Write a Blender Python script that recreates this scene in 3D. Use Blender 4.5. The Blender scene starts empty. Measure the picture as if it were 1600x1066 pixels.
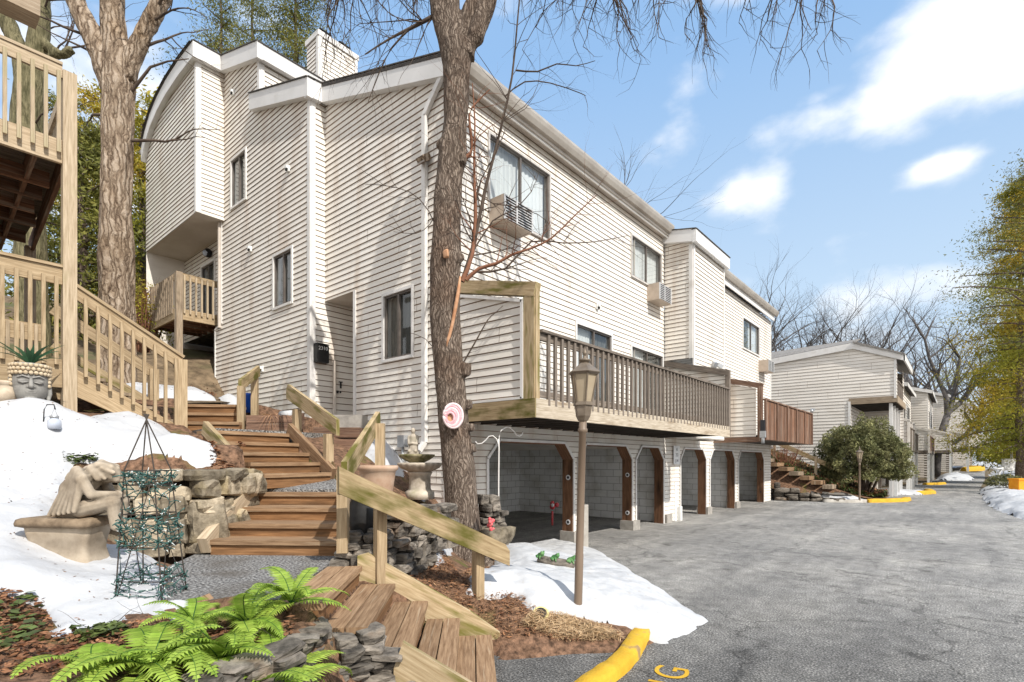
import bpy, math, random
import numpy as np
from mathutils import Vector, Matrix, noise as mnoise
C = bpy.context.scene.collection
PI = math.pi
R = math.radians
# ---------------------------------------------------------------- camera geometry (used to survey the place)
CAMH, FPX, HOR = 1.7, 828.0, 720.0
TH = math.atan(700/828.0)
SN, CS = math.sin(TH), math.cos(TH)
def at(px, py, X=None, Y=None, z=None, d=None):
    k = (px-800)/FPX; v = (HOR-py)/FPX
    rx = -SN+k*CS; ry = CS+k*SN
    if X is not None: d = X/rx
    elif Y is not None: d = Y/ry
    elif z is not None: d = (z-CAMH)/v
    return Vector((d*rx, d*ry, CAMH+d*v))
FWD = Vector((-SN, CS, 0)); RGT = Vector((CS, SN, 0)); UP = Vector((0, 0, 1))
rng = random.Random(7)
# ---------------------------------------------------------------- materials
MATS = {}
def _n(nt, t, **kw):
    n = nt.nodes.new(t)
    for k, v in kw.items(): setattr(n, k, v)
    return n
def rgb(c): return (c[0], c[1], c[2], 1)
def M(name, c1, c2=None, scale=5., detail=6., stretch=(1, 1, 1), coord='Object', rough=.85, bump=0., bscale=None, bdist=.01,
      tint=0., c3=None, s3=1.5, lo3=.52, hi3=.62, spec=.3, pos=(.35, .65), metal=0., trans=0., stretch3=None, point=0.):
    m = bpy.data.materials.new(name); m.use_nodes = True
    nt = m.node_tree; L = nt.links.new
    b = nt.nodes['Principled BSDF']
    b.inputs['Roughness'].default_value = rough
    b.inputs['Metallic'].default_value = metal
    b.inputs['Specular IOR Level'].default_value = spec
    tc = _n(nt, 'ShaderNodeTexCoord'); mp = _n(nt, 'ShaderNodeMapping')
    mp.inputs['Scale'].default_value = stretch
    L(tc.outputs[coord], mp.inputs['Vector'])
    nz = _n(nt, 'ShaderNodeTexNoise'); nz.inputs['Scale'].default_value = scale; nz.inputs['Detail'].default_value = detail
    nz.inputs['Roughness'].default_value = .62
    L(mp.outputs['Vector'], nz.inputs['Vector'])
    rp = _n(nt, 'ShaderNodeValToRGB')
    rp.color_ramp.elements[0].position = pos[0]; rp.color_ramp.elements[1].position = pos[1]
    rp.color_ramp.elements[0].color = rgb(c1); rp.color_ramp.elements[1].color = rgb(c2 or c1)
    L(nz.outputs['Fac'], rp.inputs['Fac'])
    col = rp.outputs['Color']
    if c3 is not None:
        n3 = _n(nt, 'ShaderNodeTexNoise'); n3.inputs['Scale'].default_value = s3; n3.inputs['Detail'].default_value = 5
        if stretch3:
            mp3 = _n(nt, 'ShaderNodeMapping'); mp3.inputs['Scale'].default_value = stretch3
            L(tc.outputs[coord], mp3.inputs['Vector']); L(mp3.outputs['Vector'], n3.inputs['Vector'])
        else: L(tc.outputs[coord], n3.inputs['Vector'])
        mr = _n(nt, 'ShaderNodeMapRange'); mr.inputs['From Min'].default_value = lo3; mr.inputs['From Max'].default_value = hi3
        L(n3.outputs['Fac'], mr.inputs['Value'])
        mx = _n(nt, 'ShaderNodeMix', data_type='RGBA')
        L(mr.outputs['Result'], mx.inputs['Factor']); L(col, mx.inputs['A']); mx.inputs['B'].default_value = rgb(c3)
        col = mx.outputs['Result']
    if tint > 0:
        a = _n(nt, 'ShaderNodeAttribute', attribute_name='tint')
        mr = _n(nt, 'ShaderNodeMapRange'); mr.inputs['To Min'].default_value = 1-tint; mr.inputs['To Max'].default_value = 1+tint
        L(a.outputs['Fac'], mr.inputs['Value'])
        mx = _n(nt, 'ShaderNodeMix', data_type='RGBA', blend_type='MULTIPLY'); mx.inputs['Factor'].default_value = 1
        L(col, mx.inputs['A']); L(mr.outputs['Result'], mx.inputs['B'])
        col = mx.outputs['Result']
    if point > 0:       # darkens hollows and lightens raised edges
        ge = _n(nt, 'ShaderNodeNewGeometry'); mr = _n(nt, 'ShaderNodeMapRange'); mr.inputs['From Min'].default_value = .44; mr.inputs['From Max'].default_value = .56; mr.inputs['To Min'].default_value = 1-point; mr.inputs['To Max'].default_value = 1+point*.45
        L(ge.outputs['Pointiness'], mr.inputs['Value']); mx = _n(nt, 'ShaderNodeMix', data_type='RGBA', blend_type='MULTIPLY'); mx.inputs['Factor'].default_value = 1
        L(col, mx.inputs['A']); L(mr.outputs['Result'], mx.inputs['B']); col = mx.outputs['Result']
    L(col, b.inputs['Base Color'])
    if bump > 0:
        nb = _n(nt, 'ShaderNodeTexNoise'); nb.inputs['Scale'].default_value = bscale or scale*2; nb.inputs['Detail'].default_value = 5
        L(mp.outputs['Vector'], nb.inputs['Vector'])
        bp = _n(nt, 'ShaderNodeBump'); bp.inputs['Strength'].default_value = bump; bp.inputs['Distance'].default_value = bdist
        L(nb.outputs['Fac'], bp.inputs['Height']); L(bp.outputs['Normal'], b.inputs['Normal'])
    if trans > 0:
        tr = _n(nt, 'ShaderNodeBsdfTranslucent'); L(col, tr.inputs['Color'])
        ms = _n(nt, 'ShaderNodeMixShader'); ms.inputs['Fac'].default_value = trans
        out = nt.nodes['Material Output']
        L(b.outputs[0], ms.inputs[1]); L(tr.outputs[0], ms.inputs[2]); L(ms.outputs[0], out.inputs['Surface'])
    MATS[name] = m
    return m
G = lambda *a: tuple(a)
def bark_mat(name, dark, mid, light, s, st, warm, bd):
    """plated bark: voronoi fissures stretched along the stem, broken by noise."""
    m = bpy.data.materials.new(name); m.use_nodes = True; nt = m.node_tree; L = nt.links.new; b = nt.nodes['Principled BSDF']; b.inputs['Roughness'].default_value = .95; b.inputs['Specular IOR Level'].default_value = .15
    tc = _n(nt, 'ShaderNodeTexCoord'); wn = _n(nt, 'ShaderNodeTexNoise'); wn.inputs['Scale'].default_value = 3.5; wn.inputs['Detail'].default_value = 6; L(tc.outputs['Object'], wn.inputs['Vector'])
    wx = _n(nt, 'ShaderNodeMix', data_type='RGBA', blend_type='LINEAR_LIGHT'); wx.inputs['Factor'].default_value = .10; L(tc.outputs['Object'], wx.inputs['A']); L(wn.outputs['Color'], wx.inputs['B'])
    mp = _n(nt, 'ShaderNodeMapping'); mp.inputs['Scale'].default_value = (s, s, s*st); L(wx.outputs['Result'], mp.inputs['Vector'])
    vo = _n(nt, 'ShaderNodeTexVoronoi', feature='DISTANCE_TO_EDGE'); vo.inputs['Scale'].default_value = 1; L(mp.outputs['Vector'], vo.inputs['Vector'])
    nz = _n(nt, 'ShaderNodeTexNoise'); nz.inputs['Scale'].default_value = 2.2; nz.inputs['Detail'].default_value = 10; nz.inputs['Roughness'].default_value = .7; L(mp.outputs['Vector'], nz.inputs['Vector'])
    mr = _n(nt, 'ShaderNodeMapRange'); mr.inputs['From Max'].default_value = .28; L(vo.outputs['Distance'], mr.inputs['Value'])
    mu = _n(nt, 'ShaderNodeMath', operation='MULTIPLY_ADD'); mu.inputs[1].default_value = .42; L(mr.outputs['Result'], mu.inputs[0]); L(nz.outputs['Fac'], mu.inputs[2])
    rp = _n(nt, 'ShaderNodeValToRGB'); e = rp.color_ramp.elements; e[0].position = .40; e[0].color = rgb(dark); e[1].position = 1.0; e[1].color = rgb(light); q = e.new(.70); q.color = rgb(mid); L(mu.outputs[0], rp.inputs['Fac'])
    n3 = _n(nt, 'ShaderNodeTexNoise'); n3.inputs['Scale'].default_value = 1.3; n3.inputs['Detail'].default_value = 6; L(tc.outputs['Object'], n3.inputs['Vector'])
    m3 = _n(nt, 'ShaderNodeMapRange'); m3.inputs['From Min'].default_value = .52; m3.inputs['From Max'].default_value = .72; m3.inputs['To Max'].default_value = .75; L(n3.outputs['Fac'], m3.inputs['Value'])
    mx = _n(nt, 'ShaderNodeMix', data_type='RGBA', blend_type='MULTIPLY'); L(m3.outputs['Result'], mx.inputs['Factor']); L(rp.outputs['Color'], mx.inputs['A']); mx.inputs['B'].default_value = rgb(warm); L(mx.outputs['Result'], b.inputs['Base Color'])
    bp = _n(nt, 'ShaderNodeBump'); bp.inputs['Strength'].default_value = 1; bp.inputs['Distance'].default_value = bd; L(mu.outputs[0], bp.inputs['Height']); L(bp.outputs['Normal'], b.inputs['Normal'])
    MATS[name] = m
bark_mat('bark', (.05, .036, .028), (.16, .122, .096), (.32, .26, .21), 34, .11, (.62, .42, .30), .02)
bark_mat('bark_pale', (.08, .05, .033), (.35, .265, .19), (.54, .44, .345), 13, .10, (.66, .56, .42), .05)
# vinyl siding, trims
M('siding', (.735, .685, .615), (.82, .78, .72), scale=1.2, stretch=(1, 1, 4), rough=.55, tint=.035, c3=(.56, .46, .37), s3=1.6, stretch3=(1.4, 1.4, .22), lo3=.54, hi3=.82, spec=.35)
M('siding_seam_shade', (.14, .095, .062), (.28, .20, .14), scale=1.5)  # seam dirt and joints, plus the shadow line under each lap painted as colour
M('siding_far', (.70, .65, .585), (.80, .755, .695), scale=1, stretch=(1, 1, 3), rough=.6, tint=.04)
M('trim', (.66, .64, .61), (.78, .76, .74), scale=2, rough=.5, c3=(.5, .45, .4), s3=2, lo3=.6, hi3=.85)
M('fascia', (.66, .65, .64), (.74, .73, .72), scale=1.2, rough=.5, c3=(.55, .52, .48), s3=1.3, lo3=.6, hi3=.85)
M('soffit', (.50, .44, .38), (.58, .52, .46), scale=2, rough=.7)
M('gutter', (.36, .32, .28), (.48, .44, .39), scale=2, rough=.45, metal=.2)
M('shingle', (.055, .05, .048), (.12, .11, .10), scale=14, detail=8, rough=.95, bump=.4, bdist=.02)
M('shingle_grey', (.16, .15, .14), (.30, .28, .26), scale=12, detail=8, rough=.95, bump=.4, bdist=.02)
M('window_frame', (.10, .085, .075), (.15, .13, .115), rough=.4)
M('window_frame_light', (.5, .47, .44), (.6, .57, .54), rough=.45)
M('curtain', (.62, .62, .62), (.78, .78, .77), scale=4, stretch=(6, 6, .3), rough=.9)
M('curtain_dark', (.05, .05, .045), (.18, .18, .17), scale=4, stretch=(8, 8, .2), rough=.9)
M('curtain_white', (.75, .75, .76), (.85, .85, .86), scale=1, rough=.9)
M('dark_inside', (.02, .02, .02))
M('block_paint', (.66, .67, .66), (.78, .78, .77), scale=3, rough=.8, bump=.2, bdist=.01, c3=(.24, .235, .225), s3=1.7, lo3=.55, hi3=.75)
M('concrete', (.28, .26, .235), (.42, .39, .35), scale=6, detail=8, rough=.92, bump=.25)
M('black_metal', (.012, .012, .013), (.03, .03, .03), rough=.45)
M('white_metal', (.62, .6, .57), (.75, .73, .7), rough=.45)
M('galv', (.35, .36, .37), (.48, .49, .5), rough=.4, metal=.5)
M('ac_case', (.42, .34, .27), (.52, .43, .35), rough=.5)
M('ac_grille', (.5, .5, .5), (.6, .6, .6), rough=.45)
M('white_paint', (.72, .72, .7), (.8, .8, .78), rough=.5)
# wood : coordinates are UV (u along the board in metres, v across)
def W(name, a, b, c3=None, **kw):
    d = dict(scale=3., detail=7, stretch=(1.1, 16, 1), coord='UV', rough=.85, bump=.35, bscale=4, bdist=.006, tint=.14, pos=(.3, .68))
    d.update(kw); return M(name, a, b, c3=c3, **d)
W('wood_new', (.24, .165, .09), (.50, .385, .245), c3=(.27, .20, .11), s3=1.2, lo3=.58, hi3=.8)
W('wood_pale', (.29, .215, .135), (.55, .445, .315), c3=(.33, .30, .16), s3=1.1, lo3=.58, hi3=.75)
W('wood_weather', (.17, .125, .085), (.40, .315, .225), c3=(.50, .43, .33), s3=5, stretch3=(.5, 9, 1), lo3=.58, hi3=.78)
W('wood_riser_shade', (.12, .055, .022), (.31, .165, .075), c3=(.09, .05, .025), s3=2.5, stretch3=(.5, 4, 1), lo3=.5, hi3=.75)  # warm riser wood with the shade on the step fronts put into its colour
W('wood_beam', (.33, .26, .18), (.64, .56, .45), c3=(.22, .15, .09), s3=2.2, stretch3=(.7, 4, 1), lo3=.55, hi3=.75)
W('wood_step', (.15, .083, .042), (.385, .252, .148), c3=(.50, .40, .28), s3=4, stretch3=(.4, 8, 1), lo3=.6, hi3=.8)
W('wood_moss', (.24, .165, .085), (.48, .37, .22), c3=(.105, .095, .018), s3=1.6, lo3=.44, hi3=.60, stretch3=(1.2, 3, 1))
W('wood_mossy', (.28, .195, .10), (.52, .41, .26), c3=(.17, .15, .04), s3=2.4, lo3=.50, hi3=.66, stretch3=(.8, 4, 1))
W('wood_rust', (.09, .042, .022), (.25, .13, .072), c3=(.05, .025, .012), s3=2, stretch3=(.5, 3, 1), lo3=.5, hi3=.7)
W('wood_brown', (.08, .042, .03), (.25, .15, .10), c3=(.33, .25, .19), s3=3, stretch3=(.4, 7, 1), lo3=.55, hi3=.75)
W('wood_grey', (.07, .055, .045), (.30, .25, .205), c3=(.07, .055, .045), s3=2.5, lo3=.55, hi3=.75)
W('wood_red', (.065, .026, .014), (.25, .125, .07), c3=(.27, .215, .17), s3=3, stretch3=(.3, 6, 1), lo3=.5, hi3=.7, tint=.4)
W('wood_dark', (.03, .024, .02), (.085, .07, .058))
# stone, soil, snow, paving
M('rock', (.115, .092, .062), (.44, .37, .27), scale=7, detail=9, rough=.92, bump=.9, bdist=.025, tint=.45, c3=(.30, .235, .12), s3=3, lo3=.55, hi3=.75)
M('rock_dark', (.05, .043, .036), (.255, .222, .185), scale=8, stretch=(1, 1, 2.5), detail=9, rough=.9, bump=.8, bdist=.02, tint=.5, c3=(.26, .17, .11), s3=3, lo3=.6, hi3=.8)
M('rock_gap', (.03, .024, .018), (.06, .045, .03), scale=12)
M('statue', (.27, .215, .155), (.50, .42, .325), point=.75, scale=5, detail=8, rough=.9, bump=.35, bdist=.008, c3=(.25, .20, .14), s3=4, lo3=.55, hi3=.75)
M('statue_top', (.14, .10, .065), (.30, .225, .15), scale=9, detail=8, rough=.9, bump=.5, bdist=.01)
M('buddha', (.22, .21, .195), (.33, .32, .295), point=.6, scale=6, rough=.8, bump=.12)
M('buddha_curl', (.42, .32, .20), (.62, .52, .38), scale=30, rough=.6)
M('cast_stone', (.28, .235, .18), (.52, .46, .38), point=.5, scale=7, detail=8, rough=.9, bump=.4, c3=(.20, .19, .10), s3=3, lo3=.56, hi3=.75)
M('cast_moss', (.10, .095, .03), (.36, .31, .2), scale=9, detail=8, rough=.92, bump=.4)
M('terracotta', (.40, .25, .165), (.52, .38, .28), scale=6, rough=.85)
M('snow', (.46, .468, .485), (.54, .543, .553), scale=3, rough=.6, bump=.6, bscale=7, bdist=.03, c3=(.50, .495, .49), s3=9, lo3=.58, hi3=.8, spec=.3)
M('snow_dirty', (.45, .457, .47), (.55, .552, .556), scale=5, rough=.65, bump=.5, bscale=9, bdist=.03, c3=(.42, .39, .36), s3=14, lo3=.60, hi3=.78)
M('soil', (.06, .034, .02), (.27, .155, .095), scale=16, detail=9, rough=1, bump=.9, bscale=30, bdist=.03, c3=(.12, .11, .03), s3=2.5, lo3=.58, hi3=.7)
M('ground_litter', (.09, .065, .04), (.22, .16, .1), scale=5, detail=9, rough=1, c3=(.10, .10, .045), s3=.6)
M('gravel', (.028, .027, .027), (.40, .39, .375), scale=48, detail=3, pos=(.38, .66), rough=.95, bump=1., bscale=48, bdist=.012, c3=(.10, .085, .07), s3=2, lo3=.52, hi3=.8)
M('yellow_paint', (.52, .29, .02), (.64, .40, .035), scale=4, rough=.8, bump=.6, bscale=45, c3=(.30, .20, .09), s3=4, lo3=.60, hi3=.70)
M('kerb', (.36, .33, .29), (.5, .47, .42), scale=5, rough=.9)
M('brass', (.16, .125, .092), (.24, .195, .15), scale=6, rough=.45, metal=.25)
M('pole_paint', (.17, .125, .09), (.23, .17, .125), scale=3, stretch=(1, 1, .3), rough=.45)
M('amber_glass', (.50, .40, .27), (.62, .52, .38), scale=2, rough=.25, trans=.35)
M('bark_old1', (.055, .038, .028), (.34, .27, .21), scale=9, detail=10, stretch=(5, 5, .45), rough=.95, bump=1., bscale=9, bdist=.04, c3=(.17, .085, .045), s3=1.1, lo3=.56, hi3=.75, pos=(.40, .62))
M('bark_old2', (.17, .115, .075), (.66, .54, .42), scale=5, detail=10, stretch=(5, 5, .30), rough=.95, bump=1., bscale=5, bdist=.06, c3=(.20, .16, .085), s3=.8, lo3=.55, hi3=.7, pos=(.38, .60))
M('bark_moss', (.07, .065, .03), (.24, .21, .12), scale=4, detail=9, stretch=(6, 6, 1), rough=.95, bump=1., bdist=.04)
M('twig', (.05, .035, .027), (.11, .08, .06), scale=5)
M('twig_red', (.15, .06, .03), (.27, .13, .08), scale=5)
M('scar', (.42, .20, .10), (.6, .36, .22), scale=8)
M('tree_grey', (.055, .05, .05), (.14, .128, .122), scale=3)
M('pine_leaf', (.11, .125, .03), (.27, .26, .06), scale=.7, tint=.45, rough=.7, c3=(.25, .17, .03), s3=.35, lo3=.55, hi3=.72, trans=.3)
M('yew_leaf', (.08, .092, .035), (.26, .25, .11), scale=2, tint=.5, rough=.7, c3=(.14, .125, .06), s3=2.4, lo3=.55, hi3=.72, trans=.2)
M('conifer_leaf', (.16, .18, .02), (.36, .34, .045), scale=.5, tint=.45, rough=.7, c3=(.52, .36, .04), s3=.35, lo3=.46, hi3=.62, trans=.35)
M('fern_leaf', (.20, .33, .035), (.40, .52, .09), scale=4, tint=.25, rough=.5, trans=.35, spec=.25)
M('fern_dark', (.02, .07, .01), (.05, .13, .02), scale=4, tint=.25, rough=.6)
M('ivy_leaf', (.035, .055, .015), (.11, .14, .04), scale=5, tint=.5, rough=.5)
M('agave', (.03, .11, .055), (.10, .25, .13), scale=3, rough=.4, stretch=(1, 1, .4), tint=.3)
M('litter_leaf', (.13, .05, .025), (.33, .17, .085), scale=6, tint=.5, rough=.8)
M('needle', (.20, .095, .05), (.44, .26, .14), scale=6, tint=.45, rough=.85)
M('straw', (.45, .31, .17), (.62, .45, .27), scale=5, tint=.4, rough=.8)
M('wire_green', (.018, .055, .048), (.07, .16, .14), scale=20, rough=.5)
M('bulb', (.55, .6, .58), (.8, .85, .83), rough=.2)
M('blue_plastic', (.01, .07, .42), (.015, .10, .5), rough=.4)
M('pink', (.62, .30, .34), (.78, .52, .54), scale=12, rough=.6)
M('pink_pale', (.70, .52, .53), (.86, .76, .76), scale=14, rough=.6)
M('red_flower', (.62, .05, .07), (.8, .2, .2), scale=9, rough=.6)
M('frog', (.05, .16, .05), (.14, .28, .10), scale=14, rough=.5)
M('jar_glass', (.38, .42, .50), (.56, .60, .68), scale=6, rough=.15)
M('planter_yellow', (.55, .48, .20), (.66, .6, .3), rough=.6)
M('planter_green', (.28, .30, .12), (.38, .4, .18), rough=.6)
M('orange', (.75, .27, .015), (.85, .36, .02), rough=.6)
M('sign_white', (.72, .72, .72), (.82, .82, .82), scale=4, rough=.5)
M('ink', (.03, .03, .035), rough=.6)
M('bird_house', (.5, .33, .2), (.66, .46, .3), rough=.7)

def glass_mat(name, tintc, fac):
    m = bpy.data.materials.new(name); m.use_nodes = True; nt = m.node_tree; nt.nodes.clear()
    out = _n(nt, 'ShaderNodeOutputMaterial'); t = _n(nt, 'ShaderNodeBsdfTransparent'); t.inputs[0].default_value = rgb(tintc)
    g = _n(nt, 'ShaderNodeBsdfGlossy'); g.inputs['Roughness'].default_value = .03; g.inputs[0].default_value = (.9, .93, .95, 1)
    lw = _n(nt, 'ShaderNodeLayerWeight'); lw.inputs[0].default_value = .5; fr = _n(nt, 'ShaderNodeMath', operation='POWER'); fr.inputs[1].default_value = 4.; nt.links.new(lw.outputs['Facing'], fr.inputs[0])
    ad = _n(nt, 'ShaderNodeMath', operation='ADD'); ad.inputs[1].default_value = fac; ad.use_clamp = True
    ms = _n(nt, 'ShaderNodeMixShader')
    nt.links.new(fr.outputs[0], ad.inputs[0]); nt.links.new(ad.outputs[0], ms.inputs[0])
    nt.links.new(t.outputs[0], ms.inputs[1]); nt.links.new(g.outputs[0], ms.inputs[2]); nt.links.new(ms.outputs[0], out.inputs[0])
    MATS[name] = m
glass_mat('glass', (.84, .87, .87), .06)

def asphalt_mat():
    m = bpy.data.materials.new('asphalt'); m.use_nodes = True; nt = m.node_tree; L = nt.links.new
    b = nt.nodes['Principled BSDF']; b.inputs['Roughness'].default_value = .9; b.inputs['Specular IOR Level'].default_value = .2
    tc = _n(nt, 'ShaderNodeTexCoord')
    def nz(s, d, r=.6, st=None):
        n = _n(nt, 'ShaderNodeTexNoise'); n.inputs['Scale'].default_value = s; n.inputs['Detail'].default_value = d; n.inputs['Roughness'].default_value = r
        if st:
            mp = _n(nt, 'ShaderNodeMapping'); mp.inputs['Scale'].default_value = st; L(tc.outputs['Object'], mp.inputs['Vector']); L(mp.outputs['Vector'], n.inputs['Vector'])
        else: L(tc.outputs['Object'], n.inputs['Vector'])
        return n
    def ramp(n, stops):
        r = _n(nt, 'ShaderNodeValToRGB'); e = r.color_ramp.elements
        while len(e) < len(stops): e.new(.5)
        for i, (p, c) in enumerate(stops): e[i].position = p; e[i].color = rgb(c)
        L(n.outputs['Fac'], r.inputs['Fac']); return r
    def mixm(a, b_, mode='MULTIPLY', f=1.):
        x = _n(nt, 'ShaderNodeMix', data_type='RGBA', blend_type=mode); x.inputs['Factor'].default_value = f
        L(a, x.inputs['A']); L(b_, x.inputs['B']); return x.outputs['Result']
    big = ramp(nz(.42, 7, .62), [(.34, (.19, .187, .183)), (.52, (.25, .244, .235)), (.68, (.315, .305, .288))])
    fine = ramp(nz(60, 3, .7), [(.30, (.16, .16, .16)), (.50, (.85, .85, .85)), (.68, (2.6, 2.55, 2.5))])
    mid = ramp(nz(5, 6), [(.3, (.72, .72, .72)), (.7, (1.22, 1.22, 1.22))])
    c = mixm(mixm(big.outputs[0], fine.outputs[0]), mid.outputs[0])
    # wear streaks along the lane and meandering cracks
    st = ramp(nz(1.1, 6, .65, (1.6, .22, 1)), [(.34, (.80, .80, .80)), (.64, (1.18, 1.17, 1.14))])
    c = mixm(c, st.outputs[0])
    wv = _n(nt, 'ShaderNodeTexVoronoi', feature='DISTANCE_TO_EDGE'); wv.inputs['Scale'].default_value = .42
    wn = nz(1.6, 5); mxv = _n(nt, 'ShaderNodeMix', data_type='RGBA', blend_type='LINEAR_LIGHT'); mxv.inputs['Factor'].default_value = .45
    L(tc.outputs['Object'], mxv.inputs['A']); L(wn.outputs['Color'], mxv.inputs['B']); L(mxv.outputs['Result'], wv.inputs['Vector'])
    cr = _n(nt, 'ShaderNodeMapRange'); cr.inputs['From Max'].default_value = .012; cr.inputs['To Min'].default_value = .55
    L(wv.outputs['Distance'], cr.inputs['Value'])
    c = mixm(c, cr.outputs['Result'])
    # darker asphalt at the near end of the lot, with an uneven edge
    sy = _n(nt, 'ShaderNodeSeparateXYZ'); L(tc.outputs['Object'], sy.inputs[0]); n6 = nz(.5, 6); ma = _n(nt, 'ShaderNodeMath', operation='MULTIPLY_ADD'); ma.inputs[1].default_value = 7.; L(n6.outputs['Fac'], ma.inputs[0]); L(sy.outputs['Y'], ma.inputs[2])
    mr2 = _n(nt, 'ShaderNodeMapRange', interpolation_type='SMOOTHSTEP'); mr2.inputs['From Min'].default_value = 6.5; mr2.inputs['From Max'].default_value = 13.5; mr2.inputs['To Min'].default_value = .60; mr2.inputs['To Max'].default_value = 1.12; L(ma.outputs[0], mr2.inputs['Value'])
    c = mixm(c, mr2.outputs['Result'])
    # old oil drips and damp stains
    st2 = ramp(nz(1.7, 4, .5), [(.24, (.45, .44, .43)), (.36, (1., 1., 1.))]); c = mixm(c, st2.outputs[0])
    L(c, b.inputs['Base Color'])
    nb = nz(55, 4, .7); bp = _n(nt, 'ShaderNodeBump'); bp.inputs['Strength'].default_value = .9; bp.inputs['Distance'].default_value = .012
    L(nb.outputs['Fac'], bp.inputs['Height']); L(bp.outputs['Normal'], b.inputs['Normal'])
    MATS['asphalt'] = m
asphalt_mat()

def block_wall_mat():
    m = bpy.data.materials.new('block_wall'); m.use_nodes = True; nt = m.node_tree; L = nt.links.new
    b = nt.nodes['Principled BSDF']; b.inputs['Roughness'].default_value = .8
    tc = _n(nt, 'ShaderNodeTexCoord')
    br = _n(nt, 'ShaderNodeTexBrick'); br.inputs['Scale'].default_value = 1
    br.inputs['Brick Width'].default_value = .42; br.inputs['Row Height'].default_value = .205; br.inputs['Mortar Size'].default_value = .007; br.inputs['Bias'].default_value = 0
    br.inputs['Color1'].default_value = (.80, .80, .79, 1); br.inputs['Color2'].default_value = (.86, .86, .84, 1); br.inputs['Mortar'].default_value = (.38, .37, .35, 1)
    L(tc.outputs['UV'], br.inputs['Vector'])
    n = _n(nt, 'ShaderNodeTexNoise'); n.inputs['Scale'].default_value = 1.6; n.inputs['Detail'].default_value = 8
    L(tc.outputs['UV'], n.inputs['Vector'])
    r = _n(nt, 'ShaderNodeValToRGB'); r.color_ramp.elements[0].position = .34; r.color_ramp.elements[0].color = (.72, .70, .66, 1); r.color_ramp.elements[1].position = .52
    L(n.outputs['Fac'], r.inputs['Fac'])
    x = _n(nt, 'ShaderNodeMix', data_type='RGBA', blend_type='MULTIPLY'); x.inputs['Factor'].default_value = .9
    L(br.outputs['Color'], x.inputs['A']); L(r.outputs['Color'], x.inputs['B']); L(x.outputs['Result'], b.inputs['Base Color'])
    bp = _n(nt, 'ShaderNodeBump'); bp.inputs['Strength'].default_value = .5; bp.inputs['Distance'].default_value = .01; bp.invert = True
    L(br.outputs['Fac'], bp.inputs['Height']); L(bp.outputs['Normal'], b.inputs['Normal'])
    MATS['block_wall'] = m
block_wall_mat()

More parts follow.
